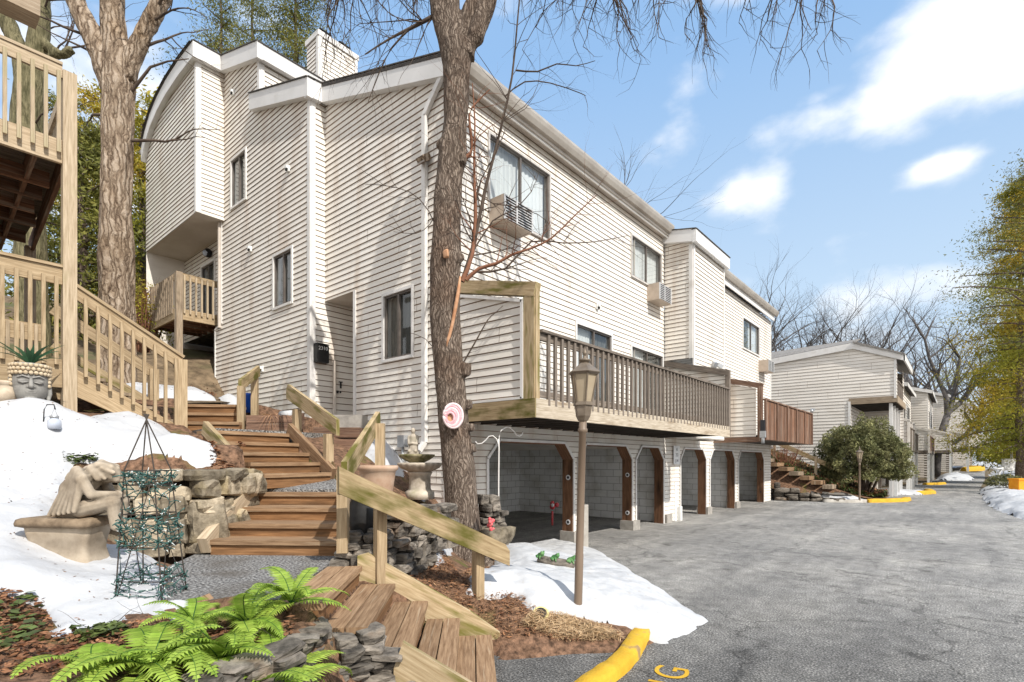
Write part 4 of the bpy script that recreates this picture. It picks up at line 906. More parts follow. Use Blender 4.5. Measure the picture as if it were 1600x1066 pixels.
# --- front balcony
BX = -4.39; BY0, BY1 = 5.72, 13.62
m = MB(); m.beam((BX-.022, BY0-.02, 2.42), (BX-.022, 10.6, 2.42), .045, .26); m.beam((BX-.022, 10.602, 2.42), (BX-.022, BY1, 2.42), .045, .26)
bal = build('balcony', m, 'wood_beam', HA, bevel=.004)
m = MB(); m.beam((EX+.02, BY0-.022, 2.42), (BX-.001, BY0-.022, 2.42), .045, .26); build('end_beam', m, 'wood_moss', bal, bevel=.004)
m = MB(); x = EX+.08
while x < BX-.1: m.beam((x, BY0+.03, 2.52), (x, BY1, 2.52), .138, .03); x += .145
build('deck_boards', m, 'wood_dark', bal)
m = MB(); y = BY0+.35
while y < BY1: m.beam((EX, y, 2.40), (BX-.05, y, 2.40), .04, .19); y += .4
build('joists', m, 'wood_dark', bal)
m = MB(); siding(m, (0, BY0), X_, (0, -1), [(EX, 4.33), (-4.62, 3.95)], [(EX, 2.58), (-4.62, 2.58)], pitch=.113)
m.face([(EX, BY0+.08, 2.58), (-4.6, BY0+.08, 2.58), (-4.6, BY0+.08, 3.95), (EX, BY0+.08, 4.33)]); build('privacy_panel', m, ['siding', 'siding_seam_shade'], bal)
m = MB(); m.beam((-4.63, BY0-.02, 2.56), (-4.63, BY0-.02, 3.93), .05, .05, up=(0, 1, 0), tint=.5); m.beam((EX, BY0-.02, 4.30), (-4.63, BY0-.02, 3.915), .05, .04, tint=.5); m.beam((EX, BY0-.02, 2.57), (-4.63, BY0-.02, 2.57), .05, .03, tint=.5); build('panel_trim', m, 'trim', bal)
m = MB(); m.beam((-4.51, BY0+.03, 2.55), (-4.51, BY0+.03, 4.05), .19, .13, up=(0, 1, 0)); m.beam((BX-.10, BY0+.0, 2.55), (BX-.10, BY0+.0, 4.06), .04, .19, up=(1, 0, 0)); build('corner_post', m, 'wood_mossy', bal, bevel=.006)
m = MB(); m.beam((EX, BY0+.02, 4.44), (-4.40, BY0+.02, 4.03), .12, .19); build('panel_cap', m, 'wood_mossy', bal, bevel=.006)
m = MB(); m.beam((BX-.05, BY0+.1, 3.49), (BX-.05, BY1, 3.49), .14, .038); m.beam((BX-.05, BY0+.1, 3.41), (BX-.05, BY1, 3.41), .04, .09); m.beam((BX-.05, BY0+.1, 2.62), (BX-.05, BY1, 2.62), .04, .09); build('railing', m, 'wood_grey', bal)
m = MB(); m.beam((BX-.015, 0, 2.47), (BX-.015, 0, 3.46), .038, .05, up=(0, 1, 0), tint=.5); b0 = build('baluster', m, 'wood_grey', bal)
n = 47
for i in range(n):
    o = b0 if i == 0 else b0.copy()
    if i: C.objects.link(o); o.parent = bal
    o.location = (0, BY0+.28+i*(BY1-BY0-.35)/(n-1), 0)
m = MB(); siding(m, (0, 13.68), X_, (0, -1), [(EX, 4.30), (-4.5, 3.85)], [(EX, 2.5), (-4.5, 2.5)]); build('privacy_panel', m, ['siding', 'siding_seam_shade'], bal)
m = MB(); m.beam((EX, 13.66, 4.34), (-4.42, 13.66, 3.90), .12, .14); m.beam((-4.45, 13.66, 2.3), (-4.45, 13.66, 3.95), .10, .10); build('panel_cap', m, 'wood_grey', bal)

# ================================================================ SECOND UNIT (bump and north half)
HB = thing('townhouse', 'cream townhouse with a projecting bay and brown board balcony, adjoining the nearest house', 'house', (EX, 13.7, 0), 'cream townhouses stepping along the drive')
BXX = -5.36
BY = 13.70; NY0 = 16.1; NY1 = 24.3
m = MB(); siding(m, (0, BY), X_, (0, -1), [(EX, 7.62), (BXX, 7.45)], [(EX, 4.4), (BXX, 4.4)]); build('wall', m, ['siding', 'siding_seam_shade'], HB)
m = MB(); siding(m, (BXX, 0), Y_, (1, 0), [(BY, 7.42), (NY0, 7.42)], [(BY, 2.3), (NY0, 2.3)]); build('wall', m, ['siding', 'siding_seam_shade'], HB)
m = MB(); m.box((BXX+.012, BY+.05, 5.4), (.03, .1, 4.1), tint=.5); m.box((BXX-.05, BY-.012, 5.9), (.1, .03, 3.0), tint=.5); m.box((BXX+.012, NY0-.04, 5.2), (.03, .08, 4.5), tint=.5); build('corner_trim', m, 'trim', HB)
roof(HB, [(-8.5, BY-.12, 8.65), (BXX+.1, BY-.12, 7.72), (BXX+.1, NY0+.1, 7.72), (-8.5, NY0+.1, 8.65)])
fascia(HB, [(EX-.3, BY-.13, 7.96), (BXX+.143, BY-.13, 7.72)], .32, .12, (0, 1, 0)); fascia(HB, [(BXX+.14, BY-.135, 7.71), (BXX+.14, NY0+.1, 7.71)], .32, .1, (-1, 0, 0))
bott = [(BY, -.05)]; OPS = []
opening(14.75, 16.75); opening(17.1, 19.55); opening(19.95, 23.2)
bott.append((NY1, -.05))
m = MB(); siding(m, (EX, 0), Y_, (1, 0), [(BY, 4.5), (NY0, 4.5), (NY0, 7.62), (NY1, 7.62)], bott, [(20.5, 22.55, 5.9, 7.0)]); build('wall', m, ['siding', 'siding_seam_shade'], HB)
casing(HB, OPS, EX)
for (y, w_) in ((16.92, .24), (19.75, .28)): garage_post(HB, y, w_, EX)
garage_post(HB, 23.35, .28, EX, foot=False)
m = MB(); m.box((EX-.02, 14.42, .55), (.09, .13, 1.1), mat=0, tint=.5); m.box((EX+.06, 14.60, .2), (.10, .12, .4), mat=0); build('bollard_pipe', m, 'white_paint', HB)
uvwall(HB, (-11.4, 13.95), (-11.4, 24.2), -.1, 2.3); uvwall(HB, (-11.4, 24.2), (-6.3, 24.2), -.1, 2.3); uvwall(HB, (-9.0, 19.75), (-6.35, 19.75), -.1, 2.3)
m = MB(); m.face([(-11.4, 13.9, 2.28), (-6.16, 13.9, 2.28), (-6.16, 24.2, 2.28), (-11.4, 24.2, 2.28)]); build('garage_ceiling', m, 'block_paint', HB)
m = MB(); siding(m, (0, NY0), X_, (0, 1), [(EX, 7.4), (BXX, 7.4)], [(EX, 2.3), (BXX, 2.3)]); build('wall', m, ['siding', 'siding_seam_shade'], HB)
m = MB(); siding(m, (0, NY1), X_, (0, 1), [(-12, 9.3), (-6.15, 7.6)], [(-12, -.1), (-6.15, -.1)]); build('wall', m, ['siding', 'siding_seam_shade'], HB)
roof(HB, [(-12, NY0, 9.75), (-5.98, NY0, 7.95), (-5.98, NY1+.1, 7.95), (-12, NY1+.1, 9.75)])
m = MB(); m.box((-6.0, 20.2, 7.74), (.03, 8.1, .28), tint=.5); build('fascia', m, 'trim', HB)
m = MB(); m.prism([(x, NY0, z) for x, z in prof], (0, 8.3, 0), 0, .5); build('gutter', m, 'gutter', HB)
m = MB(); m.box((EX+.012, NY1-.05, 4.9), (.03, .1, 5.4), tint=.5); build('corner_trim', m, 'trim', HB)
window(HB, (EX, 0), Y_, (1, 0), 20.5, 22.55, 5.9, 7.0, casing='trim', cur=('curtain_dark', 'curtain'))
# balcony of the second unit
B2X = -4.62; B20, B21 = 17.5, 24.3
m = MB(); m.beam((B2X-.02, B20, 2.42), (B2X-.02, B21, 2.42), .04, .16); b2 = build('balcony', m, 'wood_brown', HB)
m = MB(); y = B20+.08
while y < B21: m.beam((B2X+.012, y, 2.36), (B2X+.012, y, 3.56), .022, .14, up=(0, 1, 0)); y += .147
build('board_railing', m, 'wood_red', b2)
m = MB()
for y in np.linspace(B20+.05, B21-.05, 6): m.beam((B2X+.04, y, 2.34), (B2X+.04, y, 3.58), .06, .09, up=(0, 1, 0))
m.beam((B2X, B20, 3.60), (B2X, B21, 3.60), .12, .04); build('rail_posts', m, 'wood_brown', b2)
m = MB(); m.face([(EX, B20, 2.36), (B2X, B20, 2.36), (B2X, B21, 2.36), (EX, B21, 2.36)]); m.face([(EX, B20, 2.5), (B2X, B20, 2.5), (B2X, B21, 2.5), (EX, B21, 2.5)]); m.beam((EX, B21, 2.43), (B2X, B21, 2.43), .04, .16); build('deck_boards', m, 'wood_dark', b2)
m = MB(); siding(m, (0, B20), X_, (0, -1), [(EX, 4.3), (-4.85, 3.95)], [(EX, 2.45), (-4.85, 2.45)], pitch=.14); build('privacy_panel', m, ['siding', 'siding_seam_shade'], b2)
m = MB(); m.beam((EX, B20-.02, 4.38), (-4.65, B20-.02, 4.0), .12, .16); m.beam((-4.72, B20-.02, 2.3), (-4.72, B20-.02, 4.0), .12, .17, up=(0, 1, 0)); m.beam((EX, B20-.02, 2.36), (-4.65, B20-.02, 2.36), .06, .16); build('panel_cap', m, 'wood_brown', b2)
m = MB(); m.box((-5.75, 13.9, 2.36), (.8, 2.0, .10), tint=.5); build('downpipe_cover', m, 'white_paint', HB) if False else None
m = MB(); p = Vector((BXX+.12, 15.0, 4.35)); m.beam(p+Vector((-.12, 0, 0)), p, .05, .06); m.ball(p, .07, 8); m.beam(p+Vector((.02, -.16, .06)), p+Vector((.1, -.2, .0)), .13, .1); m.beam(p+Vector((.02, .16, .06)), p+Vector((.12, .24, -.02)), .13, .1); build('flood_light', m, 'galv', HB)
m = MB(); p = Vector((B2X+.02, B21, 3.72)); m.ball(p, .07, 8); m.beam(p+Vector((0, .06, .04)), p+Vector((0, .3, .08)), .12, .1); m.beam(p, p-UP*.12, .04, .04); build('flood_light', m, 'galv', HB)
m = MB(); p = Vector((-4.62, B20-.11, 2.78)); m.box(p, (.13, .06, .34), tint=.5, mat=1); m.box(p-UP*.27, (.16, .1, .2), tint=.5); m.tube([p-UP*.3, p-UP*.55], .05, 8); build('intercom_box', m, ['galv', 'ink'], HB)
# ---------------------------------------------------------------- window air conditioners, mailbox, parking sign: things of their own
def ac_unit(label, p, w, h, dpt):
    t = thing('window_air_conditioner', label, 'air conditioner', p, 'window air conditioners')
    m = MB(); m.box(p+Vector((dpt/2, 0, h/2)), (dpt, w, h), tint=.5); build('casing', m, 'ac_case', t, bevel=.012)
    m = MB()
    k = int(h/.045)
    for i in range(k): m.box(p+Vector((dpt+.006, 0, .03+i*(h-.05)/(k-1))), (.02, w-.05, .014), tint=.5)
    m.box(p+Vector((dpt+.012, -w*.08, h/2)), (.02, .035, h-.03), tint=.5, mat=0)
    for s in (-1, 1): m.box(p+Vector((dpt+.004, s*(w/2-.02), h/2)), (.02, .04, h-.004), tint=.5)
    m.box(p+Vector((dpt+.002, 0, h/2)), (.004, w-.06, h-.03), mat=1, tint=.5)
    build('grille', m, ['ac_grille', 'dark_inside'], t)
ac_unit('beige air conditioner in the large upstairs window beside the tree trunk', Vector((EX-.02, 7.05, 5.74)), .78, .42, .36)
ac_unit('beige air conditioner under the upstairs window next to the projecting bay', Vector((EX-.02, 13.0, 5.80)), .72, .42, .36)
ac_unit('white air conditioner on the wall below the farthest window of the second house', Vector((EX-.02, 22.9, 5.25)), .8, .45, .4)
def text_mesh(body, size, ext=.002):
    cu = bpy.data.curves.new('t', 'FONT'); cu.body = body; cu.size = size; cu.extrude = ext; cu.align_x = 'CENTER'; cu.align_y = 'CENTER'
    o = bpy.data.objects.new('t', cu); C.objects.link(o); dg = bpy.context.evaluated_depsgraph_get(); dg.update()
    me = bpy.data.meshes.new_from_object(o.evaluated_get(dg)); bpy.data.objects.remove(o); bpy.data.curves.remove(cu)
    return me
def text_obj(name, body, size, mat, parent, world, xdir, ydir, ext=.002):
    me = text_mesh(body, size, ext); me.materials.clear(); me.materials.append(MATS[mat]); me.name = name
    xd_ = Vector(xdir).normalized(); yd_ = Vector(ydir).normalized(); zd_ = xd_.cross(yd_)
    mt = Matrix((xd_, yd_, zd_)).transposed().to_4x4(); mt.translation = Vector(world)-(wloc(parent) if parent else Vector((0, 0, 0)))
    me.transform(mt); o = bpy.data.objects.new(name, me); C.objects.link(o)
    if parent: o.parent = parent
    return o
p = Vector((-9.74, 5.56, 3.84))
t = thing('mailbox', 'black wall mailbox with white house numbers beside the recessed entry', 'mailbox', p)
m = MB(); m.box(p+Vector((.07, .02, -.03)), (.14, .26, .34), tint=.5); m.beam(p+Vector((.07, -.11, .16)), p+Vector((.07, .15, .16)), .17, .02); build('box', m, 'black_metal', t, bevel=.008)
text_obj('house_number', '2310', .10, 'white_paint', t, p+Vector((.146, .02, .075)), (0, 1, 0), (0, 0, 1))
p = Vector((EX+.045, 14.42, 1.86))
t = thing('parking_sign', 'white parking sign with dark symbols on the wide garage pier', 'sign', p)
m = MB(); m.box(p, (.012, .42, .52), tint=.5); build('plate', m, 'sign_white', t)
for s_, dz, sz in (('A', .16, .14), ('2 3', .0, .13), ('J 14', -.16, .12)): text_obj('lettering', s_, sz, 'ink', t, p+Vector((.009, 0, dz)), (0, 1, 0), (0, 0, 1))
# ================================================================ GARDEN STAIRS AND LANDINGS
def kf(k): return K1+KS*(k-1)
land = [kf(5)+KS*.98, kf(5)+KS*.98+WV, at(300, 943, z=ZL), at(262, 947, z=ZL), at(262, 888, z=ZL), at(322, 860, z=ZL), at(536, 864, z=ZL)]
m = MB(); m.prism([(p.x, p.y, ZL+.012) for p in land], (0, 0, -.3), 0, .5); kind(build('path', m, 'gravel'), 'structure')
st = thing('garden_stairs', 'lowest flight of weathered plank steps climbing from the drive, with mossy side boards', 'stairs', kf(1), 'timber garden stairs')
for k in range(1, 6):
    z = .16*k; a = kf(k); b = kf(k)+WV; back = KS; m = MB(); bl = back.normalized()
    for i in range(2):
        o0 = bl*(-.02+i*.148); m.beam(a+o0+bl*.068+UP*(z-.02), b+o0+bl*.068+UP*(z-.02), .138, .042)
    td_ = build('tread', m, 'wood_step', st, bevel=.007); m = MB()
    m.beam(a+bl*.022+UP*(z-.10), b+bl*.022+UP*(z-.10), .035, .118); build('riser', m, 'wood_riser_shade', td_, bevel=.004)
sl = (KS*4).normalized(); wn = WV.normalized()
m = MB(); a0 = kf(1)-wn*.04-KS*.35; a1 = kf(5)-wn*.04+KS*.1
m.prism([a0+UP*-.05, a0+UP*.16, kf(1.6)-wn*.04+UP*.36, kf(4.8)-wn*.04+UP*.90, a1+UP*.88, a1+UP*.6], wn*-.045); build('side_board', m, 'wood_mossy', st, bevel=.006)
m = MB(); o_ = WV+wn*.04; m.prism([kf(.6)+o_+UP*-.2, kf(.6)+o_+UP*.10, kf(3.1)+o_+UP*.56, kf(3.3)+o_+UP*.40, kf(3.3)+o_-UP*.1], wn*.045); build('side_board', m, 'wood_mossy', st, bevel=.006)
m = MB(); m.beam(at(300, 945, z=ZL-.02)-UP*.02, kf(5)+WV-UP*.10, .09, .24); build('edging', m, 'wood_step', st, bevel=.008)
def flight(label, steps, mat, dp, th=.16, sides=()):
    b = at(*steps[0][0:2], d=steps[0][2]); t = thing('garden_stairs', label, 'stairs', b-UP*.15, 'timber garden stairs')
    for (lx, ly, ld, rx, ry, rd) in steps:
        a = at(lx, ly, d=ld); c = at(rx, ry, d=rd); zz = (a.z+c.z)/2; a.z = c.z = zz
        n_ = Vector((-(c-a).y, (c-a).x, 0)).normalized(); m = MB()
        w0 = rng.uniform(-.006, .006)
        m.beam(a+n_*(.06+w0)-UP*.022, c+n_*(.06-w0)-UP*.022, .15, .045); m.beam(a+n_*(.14+dp/2)-UP*.028, c+n_*(.14+dp/2)-UP*.028, dp, .045)
        td_ = build('tread', m, mat, t, bevel=.012); m = MB()
        m.beam(a+n_*.075-UP*(.047+(th-.04)/2), c+n_*.075-UP*(.047+(th-.04)/2), .13, th-.04); build('riser', m, 'wood_riser_shade', td_, bevel=.012)
    for (p0, p1, w_, h_, mt) in sides:
        m = MB(); m.beam(at(*p0[:2], d=p0[2]), at(*p1[:2], d=p1[2]), w_, h_); build('side_board', m, mt, t, bevel=.01)
    return t
flight('flight of four wide timber steps between the two gravel landings', F2S, 'wood_step', .22,
       sides=(((318, 853, 4.95), (405, 748, 6.1), .09, .16, 'wood_pale'), ((536, 862, 4.95), (546, 785, 5.9), .07, .16, 'wood_step')))
flight('flight of five timber steps climbing left above the small upper landing', F3S, 'wood_step', .16,
       sides=(((375, 728, 6.1), (320, 668, 6.75), .06, .17, 'wood_mossy'), ((520, 742, 6.75), (452, 670, 7.75), .06, .17, 'wood_step')))
flight('short flight of three dark timber steps at the top left beneath the uphill porch', F4S, 'wood_step', .16)
p2l = [at(402, 768, d=6.1), at(540, 770, d=6.05), at(522, 745, d=6.85), at(408, 745, d=6.2)]
m = MB(); m.prism([(p.x, p.y, z_) for p, z_ in zip(p2l, (1.372, 1.372, 1.475, 1.475))], (0, 0, -.4), 0, .5); kind(build('path', m, 'gravel'), 'structure')
p3l = [at(326, 670, d=6.9), at(455, 676, d=7.85), at(560, 668, d=8.9), at(520, 640, d=10), at(375, 655, d=8.9), at(290, 662, d=7.9)]
m = MB(); m.prism([(p.x, p.y, 2.13) for p in p3l], (0, 0, -.5), 0, .5); kind(build('path', m, 'gravel'), 'structure')
# small entry terrace with timber edging
t = thing('entry_steps', 'two dark stone steps leading from the path up to the recessed entry', 'steps', at(540, 690, d=8.3))
for (l, r_, yy, d_) in ((470, 562, 686, 8.1), (490, 562, 668, 8.45)):
    m = MB(); a = at(l, yy, d=d_); b = at(r_, yy, d=d_); n_ = Vector((-(b-a).y, (b-a).x, 0)).normalized(); m.beam(a+n_*.2-UP*.08, b+n_*.2-UP*.08, .4, .16); build('tread', m, 'wood_brown', t, bevel=.02)
m = MB(); a = at(518, 652, d=8.85); b = at(566, 652, d=8.75); n_ = Vector((-(b-a).y, (b-a).x, 0)).normalized(); m.beam(a+n_*.1-UP*.08, b+n_*.1-UP*.08, .2, .24); build('landing_edge', m, 'concrete', t, bevel=.015)

# ---------------------------------------------------------------- hand rails
def rail(label, a, b, h, w_, posts, mat='wood_moss', pm='wood_new'):
    t = thing('handrail', label, 'handrail', Vector((posts[0][0].x, posts[0][0].y, posts[0][0].z)), 'timber handrails')
    m = MB(); d = (b-a); hd = Vector((d.x, d.y, 0)).normalized(); sd = hd.cross(UP); e = Vector((0, 0, h/2)); c = hd*.05
    m.prism([a-e, a+e, b+e-c-UP*.0, b+e*.35, b-e], sd*w_); build('rail_board', m, mat, t, bevel=.007)
    for (p, top, sz) in posts:
        m = MB(); m.beam(p, Vector((p.x, p.y, top)), sz, sz, up=sd); build('post', m, pm, t, bevel=.007)
    return t
A = at(527, 750, d=4.25); B = at(792, 866, d=5.2); q1 = at(594, 890, d=4.62); q2 = at(747, 978, d=5.14)
rail('big mossy handrail board beside the lowest flight, closest to the camera', A, B, .215, .05, [(Vector((q1.x, q1.y, .45)), 1.42, .09), (Vector((q2.x, q2.y, .05)), .93, .09)])
A = at(533, 740, d=4.5); B = at(588, 657, d=6.3); q1 = at(594, 725, d=6.0); q2 = at(536, 770, d=4.62)
rail('weathered handrail rising between the gravel landing and the snow by the house', A, B, .20, .05, [(Vector((q1.x, q1.y, 1.2)), 2.12, .10), (Vector((q2.x, q2.y, .9)), 1.62, .09)], 'wood_moss')
A = at(525, 668, d=6.85); B = at(447, 612, d=8.0); q1 = at(513, 735, d=6.95); q2 = at(464, 690, d=7.75)
rail('short mossy handrail on two posts above the five step flight', A, B, .21, .05, [(Vector((q1.x, q1.y, 1.3)), 2.05, .10), (Vector((q2.x, q2.y, 1.9)), 2.45, .10)], 'wood_mossy')
A = at(372, 602, d=8.2); B = at(402, 580, d=9.2); q1 = at(377, 672, d=8.25); q2 = at(398, 640, d=9.1)
rail('small yellowed handrail at the top left stairs next to the blue bin', A, B, .17, .05, [(Vector((q1.x, q1.y, 2.0)), 2.86, .10), (Vector((q2.x, q2.y, 2.3)), 3.15, .10)], 'wood_moss')

# ---------------------------------------------------------------- left wooden deck with stairs
DX, DY = -8.37, 1.46
dk = thing('wooden_deck', 'tall pale wooden deck with two railed levels and a side staircase at the left edge', 'deck', (DX, DY, 2.3))
def B_(name, a, b, w_, h_, mat, up=UP, parent=dk):
    m = MB(); m.beam(a, b, w_, h_, up); return build(name, m, mat, parent, bevel=.006)
B_('post', (DX, DY, 2.1), (DX, DY, 6.45), .135, .135, 'wood_pale', (0, 1, 0)); B_('post', (-12.3, 1.62, 3.2), (-12.3, 1.62, 5.4), .14, .14, 'wood_weather', (0, 1, 0)); B_('post', (DX, -1.45, 2.0), (DX, -1.45, 7.2), .135, .135, 'wood_pale', (0, 1, 0))
B_('rim_beam', (DX+.0, -1.45, 5.46), (DX+.0, DY-.07, 5.46), .05, .28, 'wood_pale'); B_('rim_beam', (DX-.08, DY-.02, 5.46), (-12.6, DY+.2, 5.46), .05, .26, 'wood_red')
m = MB(); x = DX-.1
while x > -12.6: m.beam((x, -1.45, 5.60), (x, DY+.1, 5.60), .138, .03); x -= .145
build('deck_boards', m, 'wood_grey', dk)
for y in (-1.0, -.55, -.1, .35, .8, 1.15):
    B_('joist', (DX-.03, y, 5.44), (-12.6, y+.12, 5.44), .045, .24, 'wood_red')
for (x, y0, y1) in ((-9.2, .8, 1.4), (-9.7, .8, 1.4), (-10.3, .8, 1.4), (-10.9, -1, 1.5), (-11.8, -1, 1.5)): B_('blocking', (x, y0, 5.40), (x, y1, 5.40), .04, .2, 'wood_red')
# the upper stair hanging under the deck
for y in (-.3, .55): B_('stair_stringer', (-9.9, y, 5.3), (-12.6, y+.1, 4.35), .05, .26, 'wood_red')
m = MB()
for i in range(8): m.beam((-10.1-i*.33, -.3, 5.18-i*.116), (-10.1-i*.33, .6, 5.18-i*.116), .27, .035)
build('stair_treads', m, 'wood_dark', dk)
B_('top_rail', (DX+.03, -1.45, 6.42), (DX+.03, DY-.07, 6.42), .04, .15, 'wood_pale'); B_('top_rail', (DX+.0, -1.45, 6.515), (DX+.0, DY-.07, 6.515), .13, .035, 'wood_pale')
B_('top_rail', (DX-.05, DY, 6.42), (-12.5, DY+.15, 6.42), .04, .14, 'wood_pale')
m = MB(); m.beam((0, 0, 5.42), (0, 0, 6.40), .037, .037, up=(0, 1, 0), tint=.5)
def series(mbx, mat, n_, fn, parent, name='baluster'):
    """n_ equal balusters that share one mesh."""
    b0 = build(name, mbx, mat, parent); base = Vector((0, 0, 0))
    for i in range(n_):
        o = b0 if i == 0 else b0.copy()
        if i: C.objects.link(o); o.parent = parent
        o.location = base+Vector(fn(i))
series(m, 'wood_pale', 22, lambda i: (DX+.075, DY-.11-i*.118, 0), dk)
m = MB(); m.beam((0, 0, 5.5), (0, 0, 6.4), .037, .037, up=(0, 1, 0), tint=.5); series(m, 'wood_pale', 18, lambda i: (DX-.3-i*.2, DY+.04+i*.008, 0), dk)
# topmost beam corner
B_('upper_beam', (DX+.02, -1.45, 7.02), (DX+.02, 1.17, 7.02), .30, .26, 'wood_weather')
# lower level
B_('rim_beam', (DX, -1.45, 2.76), (DX, DY-.07, 2.76), .05, .34, 'wood_new'); B_('top_rail', (DX+.02, -1.45, 3.94), (DX+.02, DY-.07, 3.94), .04, .20, 'wood_new'); B_('top_rail', (DX, -1.45, 4.06), (DX, DY-.07, 4.06), .13, .035, 'wood_new')
m = MB(); m.beam((0, 0, 2.86), (0, 0, 3.92), .037, .037, up=(0, 1, 0), tint=.5); series(m, 'wood_new', 22, lambda i: (DX+.062, DY-.13-i*.118, 0), dk)
m = MB(); x = DX-.1
while x > -9.9: m.beam((x, -1.45, 2.93), (x, DY, 2.93), .138, .03); x -= .145
build('deck_boards', m, 'wood_weather', dk)
B_('rear_beam', (-9.9, -1.4, 3.5), (-9.9, DY, 3.5), .05, .24, 'wood_new'); B_('rear_beam', (-9.9, -1.4, 2.75), (-9.9, DY, 2.75), .05, .3, 'wood_new')
m = MB()
for i in range(20): m.beam((-9.85, DY-.1-i*.145, 2.9), (-9.85, DY-.1-i*.145, 3.6), .037, .037)
build('rear_railing', m, 'wood_pale', dk)
# side stairs down to the path
Yn = 2.66
for xx in (DX, -9.55):
    m = MB(); m.prism([(xx, DY+.02, 2.52), (xx, DY+.02, 2.86), (xx, Yn-.05, 2.22), (xx, Yn+.1, 2.05), (xx, Yn-.1, 2.02)], (-.045, 0, 0)); build('stair_stringer', m, 'wood_new', dk, bevel=.006)
m = MB()
for i in range(4): m.beam((DX-.05, DY+.25+i*.27, 2.74-i*.16), (-9.55, DY+.25+i*.27, 2.74-i*.16), .26, .04)
build('stair_treads', m, 'wood_weather', dk)
B_('stair_rail', (DX+.02, DY+.03, 3.80), (DX+.02, Yn, 3.08), .04, .15, 'wood_new'); B_('stair_rail', (DX+.0, DY+.03, 3.885), (DX+.0, Yn+.05, 3.155), .13, .035, 'wood_new')
B_('stair_rail', (-9.57, DY+.03, 3.80), (-9.57, Yn, 3.08), .04, .15, 'wood_new'); B_('stair_rail', (-9.57, DY+.03, 3.3), (-9.57, Yn, 2.58), .04, .12, 'wood_mossy')
B_('newel', (DX, Yn+.03, 2.05), (DX, Yn+.03, 3.12), .12, .12, 'wood_new', (0, 1, 0)); B_('newel', (-9.57, Yn+.03, 2.0), (-9.57, Yn+.03, 3.12), .12, .12, 'wood_new', (0, 1, 0))
m = MB(); m.beam((0, 0, 0), (0, 0, .98), .037, .037, up=(0, 1, 0), tint=.5); series(m, 'wood_new', 9, lambda i: (DX+.065, DY+.15+i*.124, 2.74-i*.0752), dk)
# ---------------------------------------------------------------- porch under the uphill bay
pr = thing('porch', 'small wooden porch on posts tucked under the overhanging uphill bay', 'porch', (-14.6, 4.7, 3.9))
PX0, PX1, PY0, PY1 = -16.4, -14.55, 4.62, 5.72
def Bp(name, a, b, w_, h_, mat, up=UP): return B_(name, a, b, w_, h_, mat, up, pr)
for (x, y, z0, z1) in ((PX1, PY0, 3.0, 6.3), (PX0, PY0, 3.2, 6.3)): Bp('post', (x, y, z0), (x, y, z1), .14, .14, 'wood_weather', (0, 1, 0))
Bp('rim_beam', (PX1+.03, PY0, 5.28), (PX1+.03, PY1-.05, 5.28), .05, .26, 'wood_new'); Bp('rim_beam', (PX0, PY0-.05, 5.28), (PX1-.08, PY0-.05, 5.28), .05, .26, 'wood_new')
m = MB()
for i in range(7): m.beam((PX0, PY0+.05+i*.16, 5.4), (PX1, PY0+.05+i*.16, 5.4), .15, .03)
build('deck_boards', m, 'wood_red', pr)
for i in range(5): Bp('joist', (PX0+.2+i*.38, PY0, 5.26), (PX0+.2+i*.38, PY1, 5.26), .045, .2, 'wood_red')
Bp('top_rail', (PX1+.03, PY0, 6.2), (PX1+.03, PY1-.05, 6.2), .05, .16, 'wood_new'); Bp('top_rail', (PX0, PY0-.04, 6.2), (PX1, PY0-.04, 6.2), .05, .16, 'wood_new')
m = MB(); m.beam((0, 0, 5.3), (0, 0, 6.24), .04, .04, up=(0, 1, 0), tint=.5); series(m, 'wood_pale', 8, lambda i: (PX1+.075, PY0+.1+i*.13, 0), pr)
m = MB(); m.beam((0, 0, 5.3), (0, 0, 6.24), .04, .04, up=(0, 1, 0), tint=.5); series(m, 'wood_weather', 13, lambda i: (PX0+.12+i*.13, PY0-.085, 0), pr)

